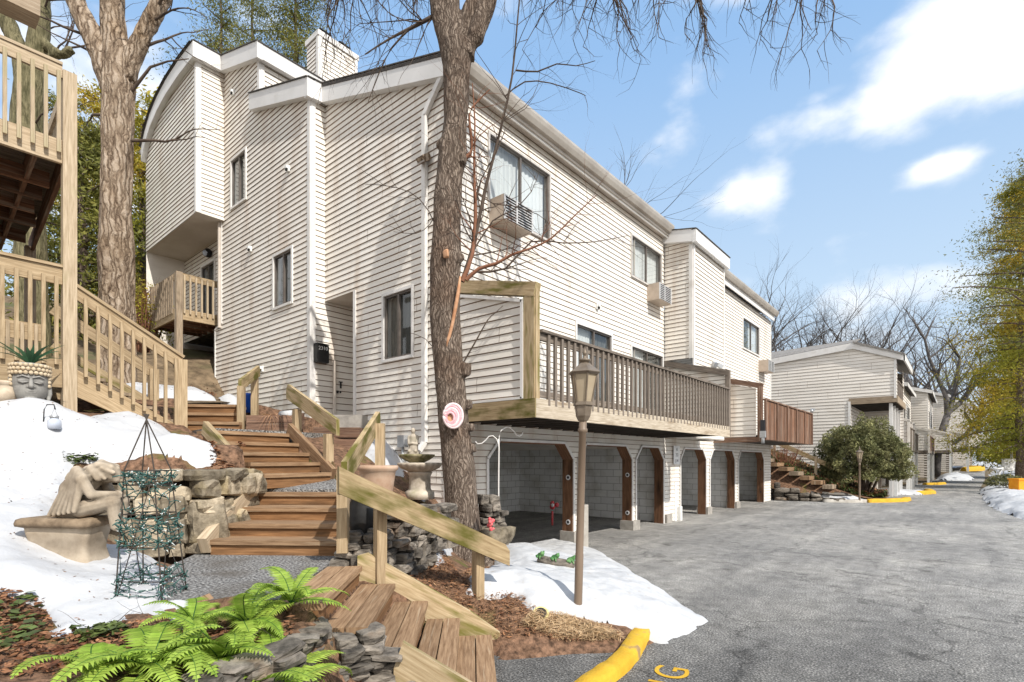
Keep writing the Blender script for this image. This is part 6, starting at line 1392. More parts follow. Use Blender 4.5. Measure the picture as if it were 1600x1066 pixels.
# ---- front tree on the mound
DT = 6.95
tb = at(728, 880, d=DT); tb.z = .25
ft_ = thing('front_tree', 'bare knotty brown tree on the mound in front of the house corner', 'tree', tb)
m = MB()
def W_(w_): return w_*DT/FPX/2
tp = [(731, 905, 84), (729, 880, 66), (727, 850, 60), (722, 780, 57), (716, 720, 56), (709, 660, 55), (703, 600, 54), (698, 540, 53), (695, 490, 53), (696, 440, 51), (696, 405, 56), (697, 370, 50), (700, 310, 48), (703, 275, 46), (707, 240, 50), (712, 190, 44), (714, 140, 44), (714, 95, 50), (713, 70, 54)]
m.tube([at(x, y, d=DT) for x, y, w_ in tp], [W_(w_)*.86 for _, _, w_ in tp], 22, jit=.14)
for i in range(7):      # buttress roots
    a = i*.9+.3; q = at(730, 884, d=DT); m.tube([q+Vector((math.cos(a)*.1, math.sin(a)*.1, .25)), q+Vector((math.cos(a)*.24, math.sin(a)*.24, .05)), q+Vector((math.cos(a)*.42, math.sin(a)*.42, -.08))], [.10, .09, .04], 8, jit=.2)
for x, y, r_ in ((725, 578, .085), (731, 632, .06), (737, 700, .05), (703, 395, .09), (690, 400, .07), (714, 404, .07), (722, 250, .06), (735, 668, .045), (690, 225, .05)):
    q = at(x, y, d=DT-.06); m.rock(q, (r_*2, r_*2, r_*2.2), 0, n=4, rough=.15)
limbs = [([(708, 95), (698, 60), (688, 20), (680, -40), (672, -110)], [.14, .12, .115, .11, .08]), ([(712, 80), (705, 40), (704, 0), (706, -80)], [.13, .115, .11, .09]), ([(712, 70), (722, 40), (738, 5), (748, -40), (760, -130)], [.12, .09, .09, .085, .07]),
         ([(727, 85), (742, 60), (752, 30), (763, 0), (775, -50), (800, -140)], [.15, .115, .115, .11, .1, .08])]
for pts, rd in limbs: m.tube([at(x, y, d=DT) for x, y in pts], rd, 14, jit=.15)
def ridges(fx, fz, amp):
    def fn(c, n):
        a = mnoise.noise(Vector((c.x*fx, c.y*fx, c.z*fz))); b = mnoise.noise(Vector((c.x*fx*2.2+9, c.y*fx*2.2, c.z*fz*2)))
        return amp*(.6-1.6*abs(a))+amp*.5*b+amp*1.2*mnoise.noise(c*2.2)
    return fn
m = fuse(m, .017, 2, disp=ridges(15, 1.1, .010))
trunk_ = build('trunk', m, 'bark', ft_)
m = MB()    # torn strip of bark and knot scars
m.tube([at(x, y, d=DT-.19) for x, y in ((719, 432), (716, 455), (712, 480), (707, 505), (700, 530), (697, 545))], [.010, .022, .024, .02, .022, .012], 6, jit=.5)
build('bark_scar', m, 'scar', ft_)
m = MB(); m.rock(at(697, 397, d=DT-.25), (.09, .04, .10), 0, n=3); build('bark_scar', m, 'scar', ft_)
m = MB()
r = random.Random(5)
def limb(pts, r0, r1, mat, kids=6, kl=(.25, .6), dep=2, grav=-.02, kr=.4, d=DT):
    P = [at(q[0], q[1], d=(q[2] if len(q) > 2 else d)) for q in pts]; n = len(P)
    # smooth the survey points a little
    Q = []
    for i in range(n-1):
        for t_ in (0, .5): 
            a = P[max(i-1, 0)]; b = P[i]; c = P[i+1]; e = P[min(i+2, n-1)]
            Q.append(.5*((2*b)+(c-a)*t_+(2*a-5*b+4*c-e)*t_*t_+(3*b-a-3*c+e)*t_**3))
    Q.append(P[-1]); N = len(Q); rad = [r0+(r1-r0)*i/(N-1) for i in range(N)]
    m.tube(Q, rad, 7 if r0 > .02 else 5, mat, cap=False)
    for k in range(kids):
        t_ = r.uniform(.15, .98); i = min(N-2, int(t_*(N-1))); dd = Q[i+1]-Q[i]; rr = r0+(r1-r0)*t_
        grow(m, Q[i], rdir(dd, r.uniform(.4, 1.1), r), r.uniform(*kl), max(rr*kr, .0035), dep, r, .3, grav, (1, 3), .4, mat, mat, (4, 3, 3), .05)
# epicormic shoots rising from the big knot
limb([(722, 440), (738, 395), (743, 340), (742, 300), (741, 250), (742, 190), (738, 130)], .035, .006, 1, 16, (.3, .8), 3, .04)
limb([(741, 330), (752, 280), (775, 240), (790, 200)], .014, .004, 0, 8, (.2, .5), 2, .03)
limb([(742, 300), (770, 318), (800, 322), (840, 335), (858, 350)], .010, .003, 0, 8, (.2, .5), 2, -.02)
limb([(735, 400), (770, 345), (800, 330), (830, 300), (842, 268)], .012, .003, 0, 9, (.2, .5), 2, 0)
limb([(712, 300), (690, 320), (672, 350), (650, 365), (615, 362)], .008, .003, 0, 5, (.15, .4), 2, -.02)
limb([(722, 440), (735, 400), (745, 360), (757, 300), (770, 250), (785, 190), (800, 120), (808, 40), (815, -40)], .03, .008, 0, 20, (.4, 1.1), 3, -.02)
limb([(728, 438), (748, 420), (775, 412), (800, 398), (830, 388), (862, 372), (900, 335), (932, 305)], .028, .005, 1, 18, (.25, .7), 2, -.05)
limb([(745, 425), (790, 420), (830, 378), (880, 380), (930, 378), (982, 368)], .016, .004, 0, 16, (.2, .6), 2, -.06)
limb([(722, 250), (735, 240), (737, 220), (733, 180), (745, 160), (765, 140)], .03, .006, 1, 5, (.2, .5), 2)
limb([(806, 110), (840, 112), (870, 100), (900, 103), (930, 95)], .012, .004, 0, 5, (.2, .45), 2, -.1)
limb([(790, 150), (820, 128), (860, 130), (905, 145), (915, 150)], .010, .004, 0, 6, (.2, .4), 2, -.1)
limb([(722, 570), (745, 530), (762, 500), (775, 488), (786, 478)], .012, .004, 0, 2, (.1, .2), 1)
limb([(700, 400), (670, 330), (640, 300), (600, 290), (570, 288)], .008, .003, 0, 4, (.2, .5), 2)
limb([(703, 580), (690, 560), (665, 530), (640, 520)], .008, .003, 0, 1, (.1, .2), 1)
limb([(678, 25), (640, 45), (610, 60), (570, 85)], .03, .006, 0, 12, (.4, 1.0), 3, -.12)
limb([(640, 45), (612, 75), (592, 115), (575, 160)], .015, .005, 0, 8, (.3, .6), 2, -.12)
# overhead boughs: their drooping shoots hang into the top of the view
for pts in ([(676, -60), (620, -70), (560, -60), (520, -40)], [(690, -110), (650, -140), (580, -120), (540, -60)], [(775, -50), (820, -90), (880, -80), (940, -40), (960, -20)], [(790, -110), (860, -150), (950, -120), (1020, -60), (1080, -20), (1095, 5)],
            [(800, -140), (900, -190), (1010, -150), (1110, -80), (1200, -40), (1290, -20)], [(800, -140), (960, -210), (1100, -160), (1210, -90), (1300, -60)]):
    P = [at(x, y, d=DT-.3*(i > 1)) for i, (x, y) in enumerate(pts)]; n = 12; Q = []
    for i in range(n+1):
        t_ = i/n*(len(P)-1); j = min(int(t_), len(P)-2); Q.append(P[j].lerp(P[j+1], t_-j))
    m.tube(Q, [.055-.042*i/n for i in range(n+1)], 6, 0, cap=False)
    for i in range(2, n+1):
        for k in range(2):
            q = Q[i]+Vector((r.gauss(0, .1), r.gauss(0, .1), 0)); L = r.uniform(.5, 1.25)
            dd = Vector((r.gauss(0, .35), r.gauss(0, .35), -.75)).normalized(); pp = [Q[i]]
            for s in range(7):
                dd = (dd+Vector((r.gauss(0, .22), r.gauss(0, .22), -.10))).normalized(); pp.append(pp[-1]+dd*L/7)
            m.tube(pp, [.013, .011, .009, .008, .0065, .0055, .0045, .003], 4, 0, cap=False)
            for s in range(1, 8):
                if r.random() < .8: grow(m, pp[s], rdir(Vector((0, 0, -1)), r.uniform(.3, 1.0), r), r.uniform(.12, .36), .0048, 1, r, .25, -.05, (1, 3), .5, 0, 0, (3, 3), .03)
build('branches', m, ['twig', 'twig_red'], ft_)
# round ornament hung on the trunk
p = at(708, 650, d=DT-.30); t = thing('spiral_ornament', 'round pink and white spiral ornament hanging on the front tree trunk', 'ornament', p)
m = MB(); nrm = (-FWD*.95+RGT*.2).normalized(); sx_ = nrm.cross(UP).normalized(); sy_ = UP
for j, (rr, mt) in enumerate(((.138, 1), (.116, 0), (.098, 1), (.080, 0), (.060, 0))):
    m.tube([p+sx_*(rr*.85*math.cos(2*PI*k/28)+.012*j*.8)+sy_*(rr*1.08*math.sin(2*PI*k/28)-.006*j)+nrm*.02*(1-rr*3) for k in range(29)], .018, 7, mt)
build('rings', m, ['pink', 'pink_pale'], t); m = MB(); m.tube([p-nrm*.03, p-nrm*.005], [.13, .13], 20); build('back_plate', m, 'scar', t)
# ---- big old tree behind the left deck
DB = 9.6
ob = at(182, 500, d=DB); ob.z = 2.9
ot = thing('old_tree', 'massive pale barked old tree forking behind the left deck', 'tree', ob)
m = MB(); tp = [(182, 640, 76), (182, 560, 68), (181, 500, 62), (180, 440, 61), (181, 380, 60), (182, 320, 58), (182, 260, 56), (183, 210, 56), (185, 165, 58), (186, 130, 60)]
m.tube([at(x, y, d=DB) for x, y, _ in tp], [w_*DB/FPX/2*.74 for *_, w_ in tp], 26, jit=.16)
for pts in ([(180, 140, 50), (165, 100, 46), (147, 60, 40), (125, 20, 36), (105, -30, 34), (70, -110, 30)], [(186, 140, 54), (182, 80, 46), (178, 30, 42), (174, -30, 40), (168, -140, 34)], [(195, 120, 40), (212, 80, 32), (225, 50, 30), (243, 15, 28), (262, -20, 26), (300, -100, 22)]):
    m.tube([at(x, y, d=DB) for x, y, _ in pts], [w_*DB/FPX/2*.76 for *_, w_ in pts], 16, jit=.18)
m = fuse(m, .026, 2, disp=ridges(7.5, .55, .022))
build('trunk', m, 'bark_pale', ot)
m = MB(); r = random.Random(9)
for (x, y, dx, L) in ((150, 60, -1, 1.6), (215, 75, 1, 1.4), (240, 20, 1, 1.8), (120, 0, -1, 1.8), (205, 220, 1, 1.5), (160, 90, -1, 1.2), (178, 0, 1, 2.0), (230, 40, 1, 1.2), (165, 180, -1, 1.1), (270, -30, 1, 2.4)):
    grow(m, at(x, y, d=DB), (RGT*dx+UP*.35+FWD*r.uniform(-.4, .4)), L*.6, .03, 4, r, .35, -.03, (2, 3), .45, 0, 0, (6, 5, 4, 3), .05)
limb2 = [at(186, 150, d=DB), at(208, 140, d=DB), at(235, 105, d=DB), at(262, 96, d=DB), at(295, 92, d=DB)]; m.tube(limb2, [.03, .03, .022, .015, .008], 6, 0)
build('branches', m, 'twig', ot)
# second old stem further left, seen between deck and rafters
DB2 = 11.5; o2 = at(55, 520, d=DB2); o2.z = 3.2
t2 = thing('old_tree', 'mossy forked tree seen through the upper railing of the left deck', 'tree', o2); m = MB()
m.tube([at(x, y, d=DB2) for x, y in ((55, 620), (50, 500), (45, 350), (42, 240), (44, 170), (48, 110))], [.3, .28, .27, .26, .26, .24], 18, jit=.2)
m.tube([at(x, y, d=DB2) for x, y in ((46, 140), (30, 80), (10, 30), (-15, -40))], [.2, .17, .14, .12], 12, jit=.25); m.tube([at(x, y, d=DB2) for x, y in ((50, 130), (58, 70), (66, 20), (60, -50), (50, -120))], [.2, .17, .17, .15, .12], 12, jit=.25)
m.tube([at(x, y, d=DB2) for x, y in ((66, 65), (85, 82), (100, 86), (112, 78), (110, 72))], [.09, .085, .08, .09, .05], 10, jit=.3); m.tube([at(x, y, d=DB2) for x, y in ((92, 86), (80, 88), (74, 95))], [.08, .06, .04], 8)
m = fuse(m, .035, 2, disp=ridges(8, 1.3, .022)); build('trunk', m, 'bark_moss', t2); m = MB(); r = random.Random(3)
for x, y in ((60, 60), (100, 80), (66, 20), (30, 80), (110, 75), (50, 200), (85, 85)): grow(m, at(x, y, d=DB2), (RGT*r.uniform(-.3, 1)+UP*.4+FWD*r.uniform(-.5, .5)), 1.0, .022, 4, r, .45, 0, (2, 3), .45, 0, 0, (5, 4, 3), .05)
build('branches', m, 'twig', t2)
# ---- conifers
def conifer(label, base, H, spread, z0, nb, leafmat, seed, leaf=.16, dens=120, droop=-.15, lean=(0, 0), group=None, name='pine_tree', trunk='bark', trad=.22, clump=.42, flat=.45, top=.25, updir=.1):
    r = random.Random(seed); rs = np.random.default_rng(seed)
    t = thing(name, label, 'tree', base, group); m = MB(); P = []
    n = 9; tr = [base+Vector((lean[0]*i/n+.12*mnoise.noise(Vector((i*.7, seed, 0))), lean[1]*i/n+.12*mnoise.noise(Vector((i*.7, 0, seed))), H*i/n)) for i in range(n+1)]
    m.tube(tr, [trad*(1-.88*i/n) for i in range(n+1)], 10, jit=.1)
    for k in range(nb):
        f_ = (k+r.random())/nb; z = z0+(H*.985-z0)*f_; i = min(n-1, int(z/H*n)); q = tr[i].lerp(tr[i+1], z/H*n-i)
        L = spread*((1-f_)**.75*(1-top)+top)*r.uniform(.55, 1.1)*(1 if f_ > .12 else .8); a = k*2.4+r.uniform(-.5, .5); d = Vector((math.cos(a), math.sin(a), updir+.5*f_)).normalized(); pts = [q]
        for s in range(5):
            d = (d+Vector((r.gauss(0, .13), r.gauss(0, .13), droop*.5))).normalized(); pts.append(pts[-1]+d*L/5)
        m.tube(pts, [trad*.22*(1-.8*s/5)*(1-.5*f_)+.008 for s in range(6)], 5, cap=False)
        for s in range(2, 6):
            nc = 1 if s < 4 else 2
            for c in range(nc):
                off = Vector((r.gauss(0, 1), r.gauss(0, 1), r.gauss(0, .35)))*L*.13*(1.2 if s > 2 else .8); cc = pts[s]+off
                m.tube([pts[s], cc], [.012, .006], 3, cap=False)
                P.append((cc, clump*r.uniform(.6, 1.25)*min(1, L/spread+.35), r.random()))
    build('trunk', m, trunk, t)
    V_, F_, T_ = [], [], []; off = 0
    for cc, cr, tn in P:
        k = int(dens*r.uniform(.5, 1.2)); g = rs.normal(size=(k, 3))*np.array([cr, cr, cr*flat])*.5+np.array(cc)
        v, f = leaves(g, leaf, rs, aspect=.28); V_.append(v); F_.append(f+off); off += len(v)
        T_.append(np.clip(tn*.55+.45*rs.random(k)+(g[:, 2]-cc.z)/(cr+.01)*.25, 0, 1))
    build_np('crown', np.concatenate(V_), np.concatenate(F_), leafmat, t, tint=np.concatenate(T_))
    return t
def gp_(px, d, z): p = at(px, 720, d=d); p.z = z; return p
GP = 'evergreens standing behind the roofs'
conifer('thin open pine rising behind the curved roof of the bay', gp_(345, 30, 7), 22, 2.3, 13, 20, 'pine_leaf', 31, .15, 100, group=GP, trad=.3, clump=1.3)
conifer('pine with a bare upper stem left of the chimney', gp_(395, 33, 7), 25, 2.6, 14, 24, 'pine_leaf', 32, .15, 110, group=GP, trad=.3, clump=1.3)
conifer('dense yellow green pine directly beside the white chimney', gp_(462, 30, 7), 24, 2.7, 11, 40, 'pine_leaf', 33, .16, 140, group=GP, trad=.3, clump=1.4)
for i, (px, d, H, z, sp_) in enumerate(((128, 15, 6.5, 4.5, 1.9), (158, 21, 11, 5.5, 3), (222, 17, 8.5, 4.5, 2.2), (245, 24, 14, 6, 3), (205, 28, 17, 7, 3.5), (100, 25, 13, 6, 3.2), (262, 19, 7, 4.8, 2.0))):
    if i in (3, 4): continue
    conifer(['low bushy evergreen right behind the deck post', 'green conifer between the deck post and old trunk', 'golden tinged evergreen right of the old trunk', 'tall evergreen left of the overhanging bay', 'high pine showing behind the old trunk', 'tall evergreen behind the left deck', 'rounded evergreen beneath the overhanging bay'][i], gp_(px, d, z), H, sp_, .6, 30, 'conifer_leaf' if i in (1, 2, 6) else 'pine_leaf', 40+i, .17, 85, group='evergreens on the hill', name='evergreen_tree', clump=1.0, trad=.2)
# brown shrub beside the porch
def shrub(label, base, sz, mat, seed, n=2500, leaf=.07, stems=40, name='shrub', cat='shrub', stemmat='twig', hollow=.55, group=None, flatbase=True, lump=.22, aspect=.4):
    r = random.Random(seed); rs = np.random.default_rng(seed); t = thing(name, label, cat, base, group); m = MB()
    for i in range(stems):
        a = r.uniform(0, 2*PI); q = Vector((math.cos(a)*sz[0]*.42*r.random(), math.sin(a)*sz[1]*.42*r.random(), sz[2]*r.uniform(.5, .9)))
        m.tube([base+Vector((q.x*.2, q.y*.2, -.05)), base+Vector((q.x*.6, q.y*.6, q.z*.5)), base+q], [.03*sz[2]/2, .018*sz[2]/2, .005], 4, cap=False)
        if stems > 5: grow(m, base+q*.8, q, sz[2]*.2, .008, 2, r, .3, 0, (2, 3), .5, 0, 0, (3, 3), .03)
    build('stems', m, stemmat, t)
    if n:
        g = rs.normal(size=(n, 3)); g /= np.linalg.norm(g, axis=1)[:, None]; rad = (hollow+(1-hollow)*rs.random(n)**.5)
        if flatbase: g[:, 2] = np.where(g[:, 2] < -.55, -g[:, 2]*.5, g[:, 2])
        lum = np.array([mnoise.noise(Vector(v)*2.6+Vector((seed, 0, 0)))*1.0+.6*mnoise.noise(Vector(v)*6+Vector((0, seed, 0))) for v in g])
        rad = rad*(1+lump*lum); P = g*rad[:, None]*np.array(sz)*.5; P[:, 2] += sz[2]*.5; P += np.array(base)
        v, f = leaves(P, leaf, rs, up=.5, aspect=aspect); build_np('foliage', v, f, mat, t, tint=np.clip(.5+lum*.7+.25*rs.normal(size=n), 0, 1))
    return t
shrub('tangled golden brown shrub beside the uphill porch', gp_(222, 14.2, 4.3), (1.9, 1.6, 2.2), 'conifer_leaf', 3, 1900, .08, 60, stemmat='twig_red', hollow=.3)
shrub('leafless brown bush at the end of the garages', gp_(1226, 24.5, .9), (2.4, 2, 1.7), 'litter_leaf', 4, 500, .06, 60, stemmat='twig_red', hollow=.3)
# ---- bare trees along the skyline, sharing three skeletons
protos = []
def bare(label, base, H, seed, spread=.55, group='bare trees on the skyline'):
    r = random.Random(seed); t = thing('bare_tree', label, 'tree', base, group); m = MB()
    tr = [base+Vector((.25*mnoise.noise(Vector((i*.6, seed, 0))), .25*mnoise.noise(Vector((i*.6, 0, seed))), H*.45*i/5)) for i in range(6)]
    m.tube(tr, [H*.017*(1-.35*i/5) for i in range(6)], 7, cap=False); build('trunk', m, 'tree_grey', t); m = MB()
    for k in range(7):
        i = r.choice((2, 3, 4, 5, 5, 5)); a = k*2.4+r.random(); d = Vector((math.cos(a)*spread, math.sin(a)*spread, 1.)).normalized()
        grow(m, tr[i], d, H*r.uniform(.18, .28), H*.009, 4, r, .22, .03, (2, 4), .5, 0, 0, (5, 4, 3, 3, 3), .2, (.35, .8), (.55, .8))
    build('branches', m, 'tree_grey', t); return t
# the wooded slope rises behind the houses: trees stand on it
def slope_z(x, y): return max(0, min((-x-13)*.33, 9))-.3
sky_trees = [(905, 44, 20.5, 0), (1165, 62, 22, 1), (1195, 70, 22, 2), (1250, 66, 19.5, 0), (1285, 74, 20, 1), (1325, 70, 19, 2), (1365, 78, 20, 0), (1400, 85, 20, 1), (1435, 90, 19.5, 2), (1470, 96, 18, 0), (1225, 80, 22, 2), (1340, 92, 22, 1), (1500, 110, 18, 2), (1530, 120, 18, 0), (1180, 90, 27, 0), (1415, 64, 13.5, 0), (1300, 58, 16, 2)]
lab_sky = ['bare treetop showing over the long eave of the front house', 'bare tree just right of the second house roof', 'wide bare tree above the grey shingled roof', 'bare tree over the left end of the shingled gable', 'bare tree above the peak of the shingled gable', 'bare tree behind the shingled gable peak', 'broad bare tree right of the gable peak', 'bare tree above the far balcony roof', 'bare tree behind the far white houses', 'bare tree left of the green conifer', 'pale bare tree far behind the second house', 'tall distant bare tree over the gable', 'distant bare tree down the drive', 'farthest bare tree beside the conifer', 'tall thin bare tree behind the second house corner', 'low bare tree over the first far unit', 'low bare tree behind the shingled roof']
for i, (px, d, H, k) in enumerate(sky_trees):
    b_ = at(px, 720, d=d); b_.z = slope_z(b_.x, b_.y)+(zroad(b_.y) if b_.x > -14 else 0)
    ztop = {0: 250, 1: 436, 2: 445, 3: 445, 4: 455, 5: 460, 6: 462, 7: 470, 8: 480, 9: 500, 10: 440, 11: 455, 12: 520, 13: 540, 14: 440, 15: 545, 16: 520}[i]
    H = (HOR-ztop)/FPX*d+CAMH-b_.z
    if i < 4: protos.append((bare(lab_sky[i], b_, H, 60+i*3, .75 if i else .6), H)); continue
    src, H0 = protos[1+i % 3]; dup(src, b_, r.uniform(0, 6), lab_sky[i], H/H0)
# the crooked tree leaning over the drive beside the far balconies
cb = at(1462, 738, d=50); cb.z = 0
t = thing('street_tree', 'crooked grey tree leaning over the drive in front of the far houses', 'tree', cb); m = MB(); r = random.Random(12)
m.tube([at(x, y, d=50) for x, y in ((1462, 745), (1464, 715), (1468, 690), (1473, 670), (1480, 650))], [.38, .34, .32, .30, .28], 10, jit=.1)
for pts in ([(1480, 652), (1478, 620), (1465, 590), (1452, 560), (1445, 530)], [(1480, 650), (1490, 620), (1495, 590), (1500, 560)], [(1474, 690), (1492, 692), (1508, 680), (1520, 665), (1530, 655)], [(1482, 645), (1500, 630), (1510, 615), (1525, 600)]):
    P = [at(x, y, d=50) for x, y in pts]; m.tube(P, [.23-.032*i for i in range(len(P))], 8, cap=False)
    for k in range(6): grow(m, P[r.randint(1, len(P)-1)], (UP*.8+RGT*r.uniform(-1, 1)+FWD*r.uniform(-1, 1)), 2.2, .11, 4, r, .3, 0, (2, 3), .5, 0, 0, (5, 4, 3, 3), .2)
build('trunk', m, 'tree_grey', t)
# ---- evergreens on the right of the drive
GR = 'evergreens on the right of the drive'
conifer('big yellow green conifer overhanging the right side of the drive', Vector((2.75, 44.0, 0)), 18.5, 3.6, 2.2, 100, 'conifer_leaf', 71, .16, 125, droop=-.26, group=GR, name='hemlock_tree', trad=.26, clump=1.3, flat=.40, top=.16)
conifer('dark conifer at the far right edge behind the yellow green one', Vector((3.4, 38.2, 0)), 17.4, 4.4, 7.5, 46, 'pine_leaf', 72, .15, 62, droop=-.12, group=GR, name='hemlock_tree', trad=.35, clump=1.3, flat=.4, updir=.3)
conifer('slim green conifer further down the right verge', Vector((3.4, 53, 0)), 12, 3.2, 1.5, 60, 'conifer_leaf', 73, .30, 70, droop=-.2, group=GR, name='hemlock_tree', trad=.3, clump=1.2)
conifer('farthest green conifer on the right verge', Vector((5.5, 66, .2)), 13, 4, 1.0, 60, 'pine_leaf', 74, .36, 60, droop=-.2, group=GR, name='hemlock_tree', trad=.3, clump=1.5)
# ---- the round bush and the planted slope with stairs
bb = at(1347, 782, d=23.2); bb.z = .05
shrub('big rounded dark green yew bush at the corner of the planted slope', bb+UP*.0, (3.2, 3.2, 3.35), 'yew_leaf', 14, 42000, .12, 26, name='yew_bush', cat='bush', hollow=.68, lump=.34, aspect=.35)
m = MB(); r = random.Random(6)
rs = np.random.default_rng(5)
def slope2(xy):
    """bank between the garages and the next house."""
    x, y = xy[:, 0], xy[:, 1]; s = np.clip((-x-2.9)/6.5, 0, 1)**1.15*2.9; e = np.clip((y-24.6)/1.2, 0, 1); return .12+s*e*1.0-.10*(1-e)
def s2(x, y): return float(slope2(np.array([[x, y]]))[0])
poly2 = [(-6.1, 24.9), (-4.6, 25.0), (-3.2, 25.9), (-2.2, 27.6), (-2.5, 30.5), (-14, 30.5), (-14, 24.5)]
kind(sheet('planted_bank', np.arange(-14, -1.8, .2), np.arange(24.4, 30.8, .2), lambda q: slope2(q)+nz2(q, 2, 3)*.05, 'soil', mask=lambda q: inpoly(q, poly2)), 'structure')
P = rs.random((60000, 2))*np.array([9, 5.6])+np.array([-10.6, 25.3]); P = P[inpoly(P, [(-5.2, 26.2), (-3.6, 26.1), (-2.4, 27.7), (-2.6, 30.4), (-10.5, 30.4), (-10.5, 27.6)])][:16000]
z = slope2(P)+.05+rs.random(len(P))*.16; v, f = leaves(np.c_[P, z], .11, rs, up=1, aspect=.6)
o = build_np('ground_cover', v, f, 'ivy_leaf', loc=(-5, 28, 0)); kind(o, 'stuff'); o['label'] = 'low leafy ground cover on the planted bank'
P = P[:5000]; v, f = leaves(np.c_[P[:, 0], P[:, 1], slope2(P)+.1+rs.random(len(P))*.14], .1, rs, up=1, aspect=.6); o = build_np('fallen_leaves', v, f, 'litter_leaf', loc=(-5, 28, 0)); kind(o, 'stuff'); o['label'] = 'brown fallen leaves among the ground cover'
t = thing('bank_stairs', 'long flight of pale timber steps climbing the planted bank beyond the garages', 'stairs', (-4.3, 25.6, 0), 'timber garden stairs')
for i in range(12):
    x = -4.2-.42*i; m = MB(); m.box((x, 25.85, s2(x, 26)+.03), (.36, 1.3, .16)); build('tread', m, 'wood_step' if i % 3 else 'wood_weather', t)
rl = thing('handrail', 'long plain handrail along the stairs on the planted bank', 'handrail', (-6, 25.1, 0), 'timber handrails'); m = MB(); m.beam((-3.9, 26.75, 1.25), (-9.2, 26.75, 3.9), .06, .2); build('rail_board', m, 'wood_mossy', rl)
for x in (-4.9, -6.6, -8.3):
    m = MB(); m.beam((x, 26.75, 0), (x, 26.75, s2(x, 26.7)+1.02), .1, .1, up=(1, 0, 0)); build('post', m, 'wood_pale', rl)
stone_wall('dark mossy boulder wall supporting the bank stairs', [(-6.1, 24.75, 0, .60), (-5.2, 24.95, 0, .42), (-4.3, 25.1, 0, .22), (-3.7, 25.25, 0, .2)], 'rock_dark', (.25, .6), (.12, .22), .4, seed=33)
sweep_kerb('kerb', [(-4.3, 24.9, 0), (-3.4, 25.35, 0), (-2.6, 26.2, 0), (-1.95, 27.2, 0)], .28, .12, 'kerb', 'pale unpainted kerb at the foot of the bank stairs')
sweep_kerb('kerb', [(-2.9, 25.75, .01), (-2.3, 26.45, .01), (-1.80, 27.3, .01), (-1.72, 28.4, .01)], .30, .14, 'yellow_paint', 'yellow kerb in front of the big round bush')
